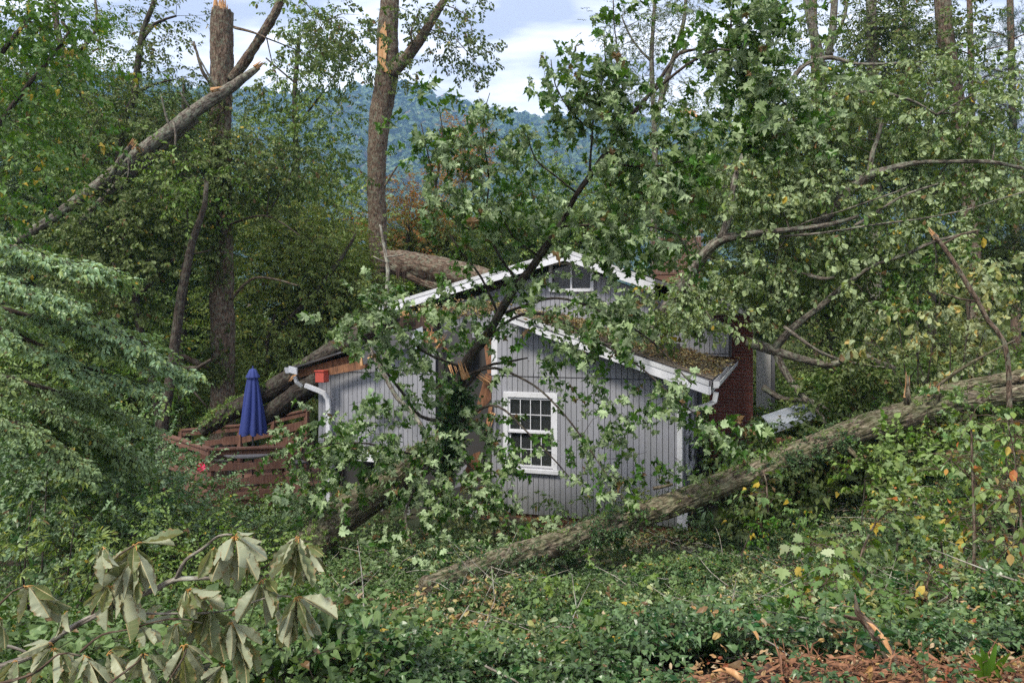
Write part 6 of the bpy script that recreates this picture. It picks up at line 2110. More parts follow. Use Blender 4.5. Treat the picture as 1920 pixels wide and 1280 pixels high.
M_B = [
    (790, 240, 9.8, 24, 45, .35, 1.25), (815, 300, 9.9, 30, 50, .4, 1.82), (830, 370, 10, 30, 50, .45, 1.70), (850, 260, 9.8, 22, 50, .35, 1.36), (905, 200, 9.8, 16, 30, .25, 0.79), (920, 270, 9.9, 36, 36, .45, 1.58), (960, 260, 9.7, 26, 26, .3, 1.14),
    (900, 350, 10, 50, 50, .5, 1.47), (950, 400, 10.2, 60, 50, .5, 1.36), (880, 430, 10.3, 50, 40, .5, 1.14), (1010, 340, 9.8, 30, 30, .35, 0.90),
    (1040, 110, 9.3, 14, 30, .2, 1.02), (1060, 145, 9.4, 40, 20, .3, 1.70), (1090, 160, 9.4, 26, 22, .3, 1.36), (1050, 190, 9.4, 14, 26, .25, 0.79), (1135, 60, 9.3, 18, 60, .3, 1.70), (1125, 140, 9.4, 26, 50, .3, 1.58), (1160, 110, 9.5, 18, 50, .3, 1.42),
    (1150, 220, 9.6, 50, 36, .4, 1.98), (1120, 280, 9.7, 40, 30, .4, 1.25), (1200, 280, 9.6, 60, 36, .45, 1.98), (1260, 270, 9.5, 50, 36, .4, 1.70), (1240, 340, 9.5, 50, 36, .4, 1.98), (1320, 250, 9.4, 40, 30, .35, 1.42), (1180, 380, 9.8, 70, 40, .5, 1.98), (1100, 420, 10, 50, 40, .45, 1.25), (1160, 460, 9.9, 60, 30, .45, 1.84), (1250, 440, 9.8, 50, 36, .4, 1.56), (1090, 490, 10.2, 36, 30, .4, 0.96), (1180, 560, 10, 50, 24, .4, 0.80),
    (1390, 60, 9.3, 60, 60, .5, 2.27), (1330, 40, 9.4, 40, 40, .4, 1.84), (1440, 40, 9.2, 40, 50, .4, 1.98), (1400, 130, 9.3, 50, 40, .45, 2.41), (1440, 190, 9.2, 50, 40, .45, 2.69), (1470, 240, 9.2, 40, 30, .4, 2.41), (1500, 120, 9.2, 30, 30, .3, 1.70), (1390, 200, 9.3, 30, 36, .35, 1.70), (1500, 220, 9.2, 20, 16, .2, 1.98), (1380, 280, 9.3, 40, 20, .3, 1.13),
    (990, 520, 10.9, 50, 30, .4, 1.56), (930, 560, 11.2, 36, 40, .4, 1.56), (880, 590, 11.4, 40, 30, .35, 1.27), (1040, 580, 10.6, 50, 30, .4, 1.56), (1120, 600, 10.3, 50, 30, .35, 1.80), (1060, 660, 10.5, 50, 26, .35, 1.20), (1150, 655, 10.1, 46, 22, .3, 1.50), (1215, 708, 9.9, 44, 20, .3, 1.80), (1262, 757, 9.8, 38, 18, .3, 1.44), (1322, 808, 9.6, 34, 14, .25, 1.44), (1370, 825, 9.6, 26, 12, .2, 1.32),
    (1100, 710, 10.3, 46, 26, .35, 0.89), (1010, 700, 10.9, 46, 30, .35, 0.74), (1070, 780, 10.4, 40, 30, .3, 0.82), (1150, 770, 10.2, 30, 30, .3, 0.60), (1120, 850, 10.1, 40, 30, .3, 0.82), (1060, 850, 10.5, 34, 24, .3, 0.67), (1150, 915, 9.9, 22, 22, .25, 0.74), (1165, 955, 9.9, 12, 14, .2, 0.52), (1215, 850, 10, 20, 26, .25, 0.96),
    (890, 800, 11.8, 34, 40, .4, 1.80), (930, 850, 11.2, 40, 40, .4, 1.14), (900, 910, 11.2, 46, 34, .4, 1.44), (980, 910, 10.7, 40, 30, .35, 1.14), (970, 1000, 10.3, 50, 30, .35, 1.42), (1030, 1080, 9.6, 30, 30, .3, 1.08), (1060, 1150, 9.3, 22, 26, .25, 0.84),
    (700, 610, 10.9, 50, 30, .35, 1.98), (650, 590, 10.7, 22, 20, .25, 1.56), (760, 650, 11.1, 46, 34, .35, 2.27), (810, 580, 11.2, 30, 40, .3, 1.27), (850, 520, 10.9, 30, 30, .3, 0.99), (700, 520, 11, 30, 24, .3, 0.99), (690, 560, 10.9, 30, 20, .3, 1.42), (830, 700, 11.8, 36, 40, .35, 1.44), (790, 750, 11.7, 30, 36, .35, 0.96),
    (620, 820, 10.5, 50, 34, .4, 1.93), (690, 850, 10.8, 50, 34, .4, 1.44), (620, 880, 10.5, 36, 22, .4, 1.00), (760, 820, 11.4, 44, 40, .4, 1.56), (790, 900, 10.8, 40, 30, .4, 1.10), (820, 900, 11.4, 46, 50, .4, 1.68), (800, 980, 10.6, 60, 36, .4, 1.56), (740, 1020, 10.2, 50, 26, .4, 1.53),
    (760, 1080, 9.6, 70, 40, .45, 2.41), (680, 1060, 9.6, 50, 40, .4, 2.27), (820, 1090, 9.5, 50, 40, .4, 1.98), (720, 1160, 9, 70, 40, .45, 2.41), (640, 1140, 8.8, 50, 50, .4, 2.41), (860, 1150, 9.1, 50, 30, .35, 1.84), (660, 1220, 8.2, 50, 40, .4, 2.27), (580, 1200, 7.8, 40, 40, .35, 2.12), (780, 1200, 8.6, 50, 26, .3, 1.27), (570, 920, 10.8, 36, 50, .4, 1.21), (560, 850, 10.6, 30, 40, .35, 1.33),
]
NR.seed(77)
RND.seed(77)
maple = thing('maple_limb', W(838, 870, 12.6), 'large dark broken maple limb with silver-backed leaves arching up in front of the house', 'tree')
LPm = [limb_pts(l) for l in M_L]
for i, (P, r) in enumerate(LPm):
    V, Fs, bc = tube(P, r, 24 if i == 0 else 8, .06 if i == 0 else .15, .07, .03, NR.randint(999), .008 if i == 0 else 0, freq=24)
    obj_np('trunk' if i == 0 else 'branch', V, Fs, MATS['bark_dark'], maple, bc=bc)
P_, D_, TW = grow(LPm, M_B, 'maple', csize=.20, hang=.40, wind=(.45, -.1, -.1), twigr=.004, mainr=.006, per=4, out_bias=.5)
V, Fs, bc = join_tubes(TW)
obj_np('twig_mass', V, Fs, MATS['bark_dark'], maple, bc=bc)['kind'] = 'stuff'
scl = NR.uniform(.6, 1.1, len(P_))
scatter('foliage', maple, 'maple', 'leaf_maple', P_, D_, scl, roll=1.0)
# the nearest leaves one by one
out, size = OUT_MAPLE, .145
LM = []
for k in range(6):
    rs = np.random.RandomState(300 + k)
    v, t3 = leaf_tri(OUT_MAPLE, rs.uniform(0.1, .9), rs.uniform(0, 1.0), .34)
    v = v + rs.normal(0, .06, (len(v), 1)) * np.array([[0, 0, 1.0]])
    v = v * size * np.array([1, 1, 1])
    me = mesh_np('maple_leaf', v, t3, smooth=False)
    me.materials.append(MATS['leaf_maple'])
    LM.append(me)
dist = (P_[:, 1])
order = np.argsort(dist + NR.uniform(0, 1.8, len(dist)))[:300]
for k in order:
    p = Vector(P_[k]) + Vector(NR.normal(0, .10, 3))
    p.y -= .06
    d = Vector(D_[k]) + Vector(NR.normal(0, .4, 3)) + Vector((0, 0, -.5))
    o_ = bpy.data.objects.new('leaf', LM[RND.randrange(6)])
    link(o_, maple, p)
    o_.rotation_euler = (d.to_track_quat('X', 'Z').to_matrix() @ Matrix.Rotation(RND.uniform(-1.2, 1.2), 3, 'X')).to_euler()
    s_ = RND.uniform(.75, 1.15)
    o_.scale = (s_, s_, s_)
ivy_on(maple, LPm[0][0], LPm[0][1], 420, side=(0, -1, .1), mat='leaf_ivy', t0=0, t1=.22, sc=1.3, out=4)
splinters(maple, W(872, 700, 11.8), (-.3, -.2, .9), 5, .3, .05, .06)

# pale lichened twig standing before the left gable
t, lp = log_thing('lichen_branch', 'slim pale lichened branch standing upright before the left gable end', 'branch', [
    [(722, 580, 12.4, 7), (728, 510, 12.4, 8), (722, 470, 12.4, 7), (712, 420, 12.4, 4)],
    [(724, 482, 12.4, 5), (755, 478, 12.3, 3)], [(728, 495, 12.4, 4), (700, 480, 12.3, 2)]], 'bark_pale', ridge=.002)
t, lp = log_thing('fallen_branch', 'long bent grey branch lying over the left siding', 'branch', [
    [(692, 648, 14.0, 5), (705, 675, 13.9, 8), (722, 705, 13.8, 9), (745, 745, 13.6, 9), (775, 775, 13.4, 9), (800, 820, 13.0, 9)],
    [(712, 688, 13.9, 5), (718, 672, 13.9, 4), (726, 655, 13.9, 3)]], 'bark_grey', ridge=.003)
# limp vine leaves on the left siding
vt = thing('siding_vine', H(-3.6, -.1, 1.8), 'limp dull green vine leaves drooping on the left siding', 'vine')
me_v = []
for k in range(4):
    v, t3 = leaf_tri(OUT_HEART, .3, .5, .34)
    me_ = mesh_np('vine_leaf', v * .16, t3, smooth=False)
    me_.materials.append(MATS['leaf_blue'])
    me_v.append(me_)
for (a, b) in ((702, 728), (710, 735), (696, 740), (716, 738), (690, 748), (705, 752), (714, 758), (686, 760), (680, 768), (672, 775), (695, 765), (735, 748), (740, 758), (745, 768), (752, 772), (728, 765), (760, 720), (763, 738)):
    o_ = bpy.data.objects.new('leaf', me_v[RND.randrange(4)])
    link(o_, vt, W(a, b, 14.85) - DV * .1)
    o_.rotation_euler = (Vector((RND.uniform(-.7, .7), -.5, -1)).to_track_quat('X', 'Z').to_matrix() @ Matrix.Rotation(RND.uniform(-.5, .5), 3, 'X')).to_euler()
V, Fs, bc = tube([H(-3.3, -.05, 2.05), H(-3.4, -.05, 1.9), H(-3.0, -.06, 1.75), H(-2.7, -.05, 1.6)], [.006, .006, .006, .006], 5, .1, 0)
obj_np('stem', V, Fs, MATS['bark_grey'], vt, bc=bc)

# leaf litter on the right roof
A_, B_, C_, E_ = [np.array(tuple(v)) for v in (eR0, eR1, H(-0.3, 4.6, 3.72), H(-0.30, fd, roofz(-0.30)))]
n = 2600
a, b = NR.rand(n, 1), NR.rand(n, 1) ** .8
P_ = (A_ * (1 - b) + B_ * b) * (1 - a) + (E_ * (1 - b) + C_ * b) * a
P_[:, 2] += .02 + .03 * NR.rand(n)
keep = (fbm(P_ * 1.7, 3) > -.55) & ((b[:, 0] > .03) | (NR.rand(n) > .6))
P_ = P_[keep]
scatter('roof_litter', None, 'litter', 'litter_green', P_, NR.normal(0, 1, (len(P_), 3)) * np.array([1, 1, .05]), NR.uniform(.4, .9, len(P_)), roll=.15, label='fallen leaves and twigs carpeting the low right roof')
# twigs on the roof
m_ = MB()
for k in range(240):
    i_ = NR.randint(len(P_))
    p = Vector(P_[i_]) + Vector((0, 0, .03))
    d = Vector((NR.normal(), NR.normal(), NR.normal() * .12)).normalized() * RND.uniform(.08, .3)
    m_.beam(p - d / 2, p + d / 2, .008, .008)
m_.build('roof_twigs', MATS['bark_brown'])['kind'] = 'stuff'
# litter on the left broken roofs
n = 240
a, b = NR.rand(n, 1), NR.rand(n, 1)
q0, q1 = np.array(tuple(W(770, 598, 15.6))), np.array(tuple(W(930, 590, 14.8)))
P_ = q0 * (1 - a) + q1 * a + np.array([0, 0, 1]) * b * .25 + np.array([.3, 1, 0]) * NR.rand(n, 1) * .8
scatter('broken_roof_litter', None, 'litter', 'litter_green', P_, NR.normal(0, 1, (n, 3)) * np.array([1, 1, .2]), NR.uniform(.5, 1, n), roll=.4, label='dead leaves heaped on the broken roof over the gap')

# torn orange wood round the split
for (px_, py_, Y_, d_, n_, L_) in ((806, 626, 14.6, (.1, -.1, 1), 9, .22), (826, 648, 14.6, (.4, -.2, .6), 7, .30), (915, 640, 14.3, (-.2, -.2, 1), 9, .30), (908, 712, 14.2, (-.5, -.3, .4), 7, .28),
                               (918, 780, 14.1, (-.3, -.2, -1), 8, .30), (895, 880, 13.7, (-.2, -.2, .8), 8, .26), (850, 690, 14.5, (.3, -.2, -.8), 6, .30), (700, 668, 14.8, (.6, -.2, .3), 6, .22)):
    splinters(house, W(px_, py_, Y_), d_, n_, L_, .022, .10, 'split_wood')
NR.seed(101)
RND.seed(101)
# ------------------------------------------------------------------ left foreground foliage
def spray(name, label, stems, kind, lm, n_per=60, width=.22, sc=1.0, cat='branch', flat=.05, bark='bark_dark', side_len=.38):
    """flat layered sprays: side twigs both sides of each stem"""
    LP = [limb_pts(l) for l in stems]
    t = thing(name, LP[0][0][0], label, cat)
    P_, D_, TW = [], [], []
    for i, (P, r) in enumerate(LP):
        V, Fs, bc = tube(P, r, 8, .15, .05, .015, NR.randint(99), cap=False)
        obj_np('branch', V, Fs, MATS[bark], t, bc=bc)
        q, rr = resample(P, r, .12)
        Tn = np.gradient(q, axis=0)
        Tn /= np.linalg.norm(Tn, axis=1)[:, None]
        for k in range(n_per):
            j = NR.randint(len(q))
            f = j / len(q)
            s_ = NR.choice([-1, 1])
            hs = np.cross(Tn[j], [0, 0, 1.0])
            hs /= np.linalg.norm(hs)
            d = Tn[j] * .7 + hs * s_ * .9 + np.array([0, 0, NR.normal(-.12, .12)])
            L_ = side_len * NR.uniform(.3, 1.2) * (1.1 - .5 * f)
            e = q[j] + d * L_
            TW.append(tube([q[j], q[j] + d * L_ * .5 + np.array([0, 0, .03]), e], [.006, .004, .002], 4, .2, 0, 0, 1, cap=False))
            m = 4
            for u in range(m):
                P_.append(q[j] + d * L_ * (u + .6) / m + NR.normal(0, .03, 3))
                D_.append(d + NR.normal(0, .3, 3) * np.array([1, 1, .3]) + hs * s_ * .2)
    V, Fs, bc = join_tubes(TW)
    obj_np('twig_mass', V, Fs, MATS[bark], t, bc=bc)['kind'] = 'stuff'
    scatter('foliage', t, kind, lm, np.array(P_), np.array(D_), NR.uniform(.7, 1.15, len(P_)) * sc, roll=.25)
    return t


spray('dogwood_branch', 'upper layered spray of pale blue-green leaves reaching in from the left edge',
      [[(-60, 440, 8.4, 10), (40, 468, 8.5, 8), (110, 490, 8.6, 5), (190, 512, 8.7, 3)], [(-50, 500, 8.0, 8), (30, 530, 8.2, 6), (110, 560, 8.4, 3)]], 'layer', 'leaf_teal', 52, sc=1.0)
spray('dogwood_branch', 'long layered spray of pale leaves sloping from the left edge towards the deck',
      [[(-60, 560, 8.6, 11), (50, 590, 8.8, 9), (140, 620, 9.0, 7), (230, 655, 9.2, 5), (330, 690, 9.4, 3)], [(-40, 600, 8.4, 8), (60, 640, 8.6, 7), (160, 690, 8.9, 5), (260, 720, 9.1, 3)], [(100, 600, 8.9, 5), (190, 612, 9.0, 4), (260, 640, 9.1, 2)]], 'layer', 'leaf_teal', 56, sc=1.0)
spray('dogwood_branch', 'lower green layered spray ending beside the deck corner',
      [[(-60, 690, 9, 9), (60, 720, 9.2, 8), (160, 750, 9.6, 6), (240, 785, 10, 3)], [(60, 760, 9, 6), (150, 800, 9.4, 5), (230, 850, 9.8, 3)], [(-40, 780, 8.6, 7), (50, 800, 8.8, 5), (140, 850, 9, 3)]], 'layer', 'leaf_sage', 50, sc=1.0)


def bushes(rows, cat='bush'):
    for (nm, lab, blobs, kd, lm, s_) in rows:
        c_ = W(*blobs[0][:3])
        base = Vector((c_.x, c_.y, h1(c_.x, c_.y)))
        th_ = thing(nm, base, lab, cat)
        L_ = []
        for b_ in blobs:
            e = W(*b_[:3])
            g = Vector((base.x * .5 + e.x * .5 + RND.uniform(-.2, .2), base.y * .5 + e.y * .5 + RND.uniform(-.2, .2), 0))
            g.z = h1(g.x, g.y)
            if e.z < g.z + .15:
                e.z = g.z + .15
            L_.append(([g, g.lerp(e, .5) + Vector((RND.uniform(-.1, .1), 0, .05)), e], [.018, .012, .006]))
        V, Fs, bc = join_tubes([tube(P, r, 6, .3, .05, .02, k, cap=False) for k, (P, r) in enumerate(L_)])
        obj_np('stem_mass', V, Fs, MATS['bark_dark'], th_, bc=bc)['kind'] = 'stuff'
        P_, D_, TW = grow(L_, blobs, kd, csize=.25, hang=.1, twigr=.005, mainr=.008)
        if TW:
            V, Fs, bc = join_tubes(TW)
            obj_np('twig_mass', V, Fs, MATS['bark_dark'], th_, bc=bc)['kind'] = 'stuff'
        scatter('foliage', th_, kd, lm, P_, D_, NR.uniform(.7, 1.2, len(P_)) * s_)


bushes([
    ('thicket_shrub', 'fine-leaved blue-green thicket below the deck corner', [(385, 1005, 11, 100, 44, 1.0, 1.6), (300, 920, 11, 90, 60, .9, 1.7), (480, 1000, 12.5, 60, 30, .7, .8), (500, 1025, 11, 70, 40, .8, 1.2)], 'small', 'leaf_blue', 1.25),
    ('thicket_shrub', 'dense small-leaved shrub in front of the thicket, left of the fallen trunk', [(380, 1060, 9, 100, 60, .9, 1.7), (490, 1080, 8.6, 80, 60, .8, 1.3), (280, 1010, 9.4, 90, 60, .9, 1.6)], 'small', 'leaf_green', 1.25),
    ('azalea_shrub', 'yellow-green shrub with upright leaf rosettes at the left edge', [(60, 940, 8, 80, 60, .7, 1.3), (140, 980, 8, 70, 70, .7, 1.1), (40, 1050, 7, 80, 60, .6, 1.4), (180, 1070, 7, 60, 50, .6, 1.1), (90, 860, 9, 60, 50, .7, 1.0), (110, 1130, 6.4, 80, 50, .5, 1.4)], 'lance', 'leaf_olive', .55),
    ('dark_shrub', 'deep blue-green shrub behind the yellow-green shrub', [(130, 900, 10.5, 130, 70, 1.0, 1.8), (60, 820, 11.5, 110, 60, 1.0, 1.7), (200, 1010, 9.6, 120, 80, 1.0, 1.7), (230, 850, 12, 100, 60, 1.0, 1.5), (30, 960, 9.5, 80, 80, .8, 1.5)], 'heart', 'leaf_blue', .9),
    ('low_shrub', 'low bright shrub along the bottom left edge', [(60, 1200, 5, 120, 60, .5, 1.7), (220, 1170, 6, 100, 60, .5, 1.6), (330, 1220, 5.6, 90, 40, .5, 1.2), (440, 1240, 6, 80, 40, .5, 1.1), (150, 1260, 4.6, 120, 40, .4, 1.6)], 'heart', 'leaf_ground', .6),
    ('maple_saplings', 'young maple shoots with green star leaves at bottom centre-left', [(560, 1260, 6.6, 70, 40, .4, 1.4), (640, 1275, 6.4, 50, 30, .4, 1.0), (520, 1200, 7.2, 50, 40, .4, 1.0)], 'maple', 'leaf_green', .5),
    ('deck_foot_shrub', 'shrub rising against the red-brown deck front', [(450, 965, 14.2, 60, 16, .4, .35), (560, 970, 13.2, 40, 40, .5, .9), (390, 945, 14, 40, 16, .4, .5), (590, 1010, 12, 50, 30, .5, 1.2)], 'small', 'leaf_sage', 1.3),
    ('gutter_side_bush', 'light green bush with big blown leaves under the left downspout', [(610, 812, 12.6, 40, 20, .5, 1.3), (570, 825, 13, 26, 26, .5, .9), (650, 820, 12.4, 40, 22, .5, 1.0)], 'maple', 'leaf_maple', .7),
])

# tall saplings, bottom right, with yellow and orange leaves told apart
def sapling(nm, lab, stems, nleaf, mats, leafsize, spread, kind_out=OUT_OVAL, bark='bark_brown'):
    LP = [limb_pts(l) for l in stems]
    P0 = LP[0][0][0]
    t = thing(nm, Vector((P0.x, P0.y, h1(P0.x, P0.y))), lab, 'sapling')
    MS = []
    for mt in mats:
        for k in range(3):
            rs = np.random.RandomState(500 + k)
            v, t3 = leaf_tri(kind_out, rs.uniform(0, .4), rs.uniform(0, .6), .34)
            me = mesh_np('leaf', v * leafsize, t3, smooth=False)
            me.materials.append(MATS[mt])
            MS.append(me)
    allq = []
    for i, (P, r) in enumerate(LP):
        V, Fs, bc = tube(P, r, 8, .08, .05, .01, NR.randint(99), 0, cap=True)
        obj_np('stem' if i == 0 else 'branch', V, Fs, MATS[bark], t, bc=bc)
        q, _ = resample(P, r, .05)
        allq += list(q[len(q) // 6:])
    TW = []
    for k in range(nleaf):
        a = Vector(allq[NR.randint(len(allq))])
        d = Vector((NR.normal(), NR.normal(), NR.normal() * .5 - .05)).normalized()
        e = a + d * RND.uniform(.05, spread)
        TW.append(tube([a, a.lerp(e, .5) + Vector((0, 0, .02)), e], [.0025, .002, .0015], 4, .2, 0, 0, 1, cap=False))
        o_ = bpy.data.objects.new('leaf', MS[RND.randrange(len(MS))])
        link(o_, t, e)
        dd_ = d * .7 + Vector((RND.uniform(-.3, .3), RND.uniform(-.3, .3), -.6))
        o_.rotation_euler = (dd_.to_track_quat('X', 'Z').to_matrix() @ Matrix.Rotation(RND.uniform(-.8, .8), 3, 'X')).to_euler()
        s_ = RND.uniform(.6, 1.25)
        o_.scale = (s_, s_, s_)
    V, Fs, bc = join_tubes(TW)
    obj_np('twig_mass', V, Fs, MATS[bark], t, bc=bc)['kind'] = 'stuff'
    return t


sapling('sapling', 'upright sapling with green and orange leaves near the right edge', [
    [(1822, 1215, 4.6, 7), (1824, 1100, 4.7, 6), (1826, 980, 4.8, 6), (1822, 880, 4.9, 5), (1818, 780, 5, 3)],
    [(1826, 1000, 4.8, 3), (1870, 950, 4.7, 2), (1900, 920, 4.6, 1.5)], [(1822, 900, 4.9, 3), (1780, 860, 4.9, 2), (1760, 880, 4.9, 1.5)], [(1824, 1100, 4.7, 3), (1790, 1080, 4.6, 2), (1730, 1090, 4.5, 1.5)], [(1823, 1090, 4.7, 3), (1870, 1050, 4.6, 2), (1915, 1000, 4.5, 1.5)]],
    210, ['leaf_sapling', 'leaf_green', 'leaf_bright', 'leaf_sapling', 'leaf_green', 'leaf_green', 'leaf_sapling', 'leaf_autumn'], .066, .24)
sapling('sapling', 'low sapling with rusty and yellow-green leaves below the upright one', [
    [(1740, 1180, 4.4, 5), (1735, 1120, 4.4, 4), (1745, 1060, 4.5, 3)], [(1737, 1130, 4.4, 3), (1700, 1110, 4.3, 2), (1660, 1120, 4.3, 1.5)], [(1738, 1140, 4.4, 3), (1780, 1120, 4.3, 2), (1800, 1130, 4.2, 1.5)]],
    70, ['leaf_sapling', 'leaf_autumn', 'leaf_pale', 'leaf_green'], .07, .16)
sapling('sapling', 'loose arching sapling with large pale leaves left of the upright one', [
    [(1620, 1150, 5.6, 5), (1610, 1060, 5.8, 4), (1640, 980, 6, 3), (1680, 950, 6.1, 2)], [(1612, 1070, 5.8, 3), (1560, 1030, 5.8, 2), (1520, 1020, 5.8, 1.5)]],
    90, ['leaf_sapling', 'leaf_green', 'leaf_pale', 'leaf_green'], .085, .25, OUT_MAPLE)
sapling('sapling', 'small maple seedling with lime leaves above the torn strip of wood', [
    [(1480, 1170, 4.6, 4), (1490, 1110, 4.7, 3), (1470, 1060, 4.8, 2)], [(1488, 1120, 4.7, 2.4), (1540, 1100, 4.7, 2), (1570, 1060, 4.8, 1.5)]],
    56, ['leaf_bright', 'leaf_sapling'], .075, .16, OUT_MAPLE)
sapling('sapling', 'yellow-green seedling with a few ragged leaves in the ivy at centre right', [
    [(1440, 960, 8.4, 4), (1436, 900, 8.5, 3), (1430, 880, 8.5, 2)], [(1438, 920, 8.5, 2), (1400, 930, 8.4, 1.5)]],
    40, ['leaf_bright', 'leaf_bright', 'leaf_sapling'], .085, .22, OUT_MAPLE)
sapling('sapling', 'leafy shoot with orange-tipped leaves at the right edge of the bank', [
    [(1925, 1100, 4.4, 6), (1915, 960, 4.6, 5), (1905, 860, 4.8, 3), (1890, 790, 5, 2)], [(1912, 950, 4.6, 3), (1870, 900, 4.7, 2)]],
    110, ['leaf_sapling', 'leaf_green', 'leaf_green', 'leaf_green', 'leaf_autumn'], .07, .22)

# ------------------------------------------------------------------ ground cover
def ground_scatter(name, kind, mat, n, ylo, yhi, pxlo, pxhi, label, sc=(.6, 1.1), thr=-9, nf=.8, hgt=(.02, .12), off=0, yp=.75, up=.5, excl=True):
    Yg = ylo + (yhi - ylo) * NR.rand(n * 2) ** yp
    Xg = (NR.uniform(pxlo, pxhi, n * 2) - 960) / F_PX * Yg
    q = np.stack([Xg * nf + off, Yg * nf, np.zeros_like(Xg) + off], -1)
    ok = fbm(q, 3) > thr
    # keep clear of the house floor
    u = (Xg - HC.x) * EV.x + (Yg - HC.y) * EV.y
    d = (Xg - HC.x) * DV.x + (Yg - HC.y) * DV.y
    ok &= ~((np.exp(-((Yg - 2.98) / .24) ** 2) * sstep(.4, .95, Xg) > .14) & (Xg < 2.75))
    ok &= ~((u > -4.6) & (u < 2.8) & (d > -.02) & (d < 8))
    Xg, Yg = Xg[ok][:n], Yg[ok][:n]
    P = np.stack([Xg, Yg, hz(Xg, Yg) + NR.uniform(hgt[0], hgt[1], len(Xg)) + .13 * np.clip(fbm(np.stack([Xg, Yg, Xg * 0], -1) * 1.6, 3), -.2, 1)], -1)
    D = NR.normal(0, 1, (len(Xg), 3))
    D[:, 2] = np.abs(D[:, 2]) * up
    return scatter(name, None, kind, mat, P, D, NR.uniform(sc[0], sc[1], len(Xg)), roll=.35, label=label)


ground_scatter('ground_ivy', 'ivy', 'leaf_ivy', 38000, 2.6, 12.5, 520, 2000, 'dark glossy ivy carpeting the slope right of centre', (.36, .78), -.22, .7, (.01, .13), 0, .8)
ground_scatter('ground_leaves', 'heart', 'leaf_ground', 5200, 3.4, 13, 500, 2000, 'mixed green seedlings growing through the ivy', (.32, .65), .02, .9, (.03, .22), 4, .8)
ground_scatter('bright_ground_leaves', 'heart', 'leaf_bright', 1500, 4.0, 12, 1100, 2000, 'bright green seedlings on the open bank', (.3, .65), .25, .9, (.06, .25), 9, .8)
ground_scatter('pale_ground_debris', 'oak', 'leaf_pale', 1100, 4.0, 12.5, 700, 2000, 'blown pale leaf sprays scattered over the ivy', (.35, .6), .12, 1.1, (.06, .2), 14, .8)
bushes([
    ('bank_shrub', 'broad-leaved green shrub on the bank under the log fork', [(1700, 870, 8.6, 70, 40, .6, 1.5), (1620, 900, 8.6, 60, 30, .5, 1.1)], 'heart', 'leaf_green', .8),
    ('bank_shrub', 'loose light green shrub at the right edge above the saplings', [(1880, 800, 7.6, 60, 50, .6, 1.5), (1900, 900, 7, 50, 50, .5, 1.4), (1820, 870, 7.4, 50, 40, .5, 1.0)], 'maple', 'leaf_sage', .62),
    ('bank_shrub', 'yellowish shrub with blown leaves right of the mossy log', [(1840, 1030, 5.6, 80, 50, .4, 1.3), (1760, 1000, 6, 60, 40, .4, 1.0)], 'heart', 'leaf_sapling', .6),
    ('bank_shrub', 'dark ivy mound behind the torn strip', [(1690, 1150, 4.6, 60, 40, .3, 1.8), (1740, 1120, 4.8, 50, 30, .3, 1.4)], 'ivy', 'leaf_ivy', .9),
    ('bank_shrub', 'small lime shrub beside the house corner in the ivy', [(1410, 990, 9.2, 50, 22, .4, 1.2), (1500, 975, 9, 40, 22, .4, 1.1)], 'heart', 'leaf_bright', .6),
    ('bank_shrub', 'pale shoots poking through the ivy at centre right', [(1560, 1060, 6.6, 80, 30, .4, .9), (1650, 1030, 6.8, 60, 40, .4, 1.0)], 'maple', 'leaf_sage', .5),
    ('bank_shrub', 'fallen green maple spray on the ivy left of the mossy log', [(1150, 1110, 6.6, 70, 20, .3, .7), (1040, 1180, 5.6, 60, 20, .3, .6)], 'maple', 'leaf_green', .5),
    ('bank_shrub', 'low leafy shoots in front of the earth heap, right', [(1450, 1215, 3.9, 70, 24, .2, .8), (1600, 1210, 3.8, 60, 24, .2, .8), (1740, 1200, 3.7, 60, 30, .2, 1.0)], 'heart', 'leaf_green', .4),
])
TW = []
for k in range(900):
    y = 3.4 + 9 * NR.rand() ** .8
    x = (NR.uniform(520, 1990) - 960) / F_PX * y
    if y > 11.5 and x < 3.5:
        continue
    z = h1(x, y) + NR.uniform(.06, .22)
    d = NR.normal(0, 1, 3) * np.array([1, 1, .25])
    d /= np.linalg.norm(d)
    L_ = NR.uniform(.12, .7) * (1 + (k % 9 == 0))
    a = np.array([x, y, z])
    rr_ = NR.uniform(.0025, .007)
    TW.append(tube([a, a + d * L_ * .5 + NR.normal(0, .03, 3), a + d * L_ + NR.normal(0, .05, 3) * np.array([1, 1, .3])], [rr_, rr_ * .8, rr_ * .4], 4, .12, 0, 0, 1, cap=False))
V, Fs, bc = join_tubes(TW)
o = obj_np('ground_twigs', V, Fs, MATS['bark_pale'], None, bc=bc)
tag(o, 'snapped twigs and vine runners strewn over the slope', kind='stuff')
ground_scatter('leaf_litter_patch', 'litter', 'litter_green', 800, 4.4, 7.2, 640, 960, 'patch of dull brown and grey dead leaves at bottom centre', (.35, .8), -.3, .9, (.04, .16), 61, .9)
ground_scatter('leaf_litter', 'litter', 'litter', 2600, 3.2, 13, 500, 2000, 'brown dead leaves lying between the ivy', (.35, .7), .22, .9, (.02, .14), 21, .8)
ground_scatter('left_ground_leaves', 'heart', 'leaf_ground', 6400, 2.3, 16, -60, 760, 'leafy undergrowth on the slope at lower left', (.35, .75), -9, .9, (.02, .25), 31, .8)
ground_scatter('back_undergrowth', 'elm', 'leaf_green', 6500, 15, 30, -150, 2080, 'undergrowth on the woodland floor behind the house', (1.2, 2.2), -9, .9, (.1, 1.0), 41, .8)
ground_scatter('bank_undergrowth', 'heart', 'leaf_dark', 2600, 11, 17, 1380, 2050, 'shaded undergrowth behind the long log', (.9, 1.5), -9, .9, (.05, .6), 51, .8)

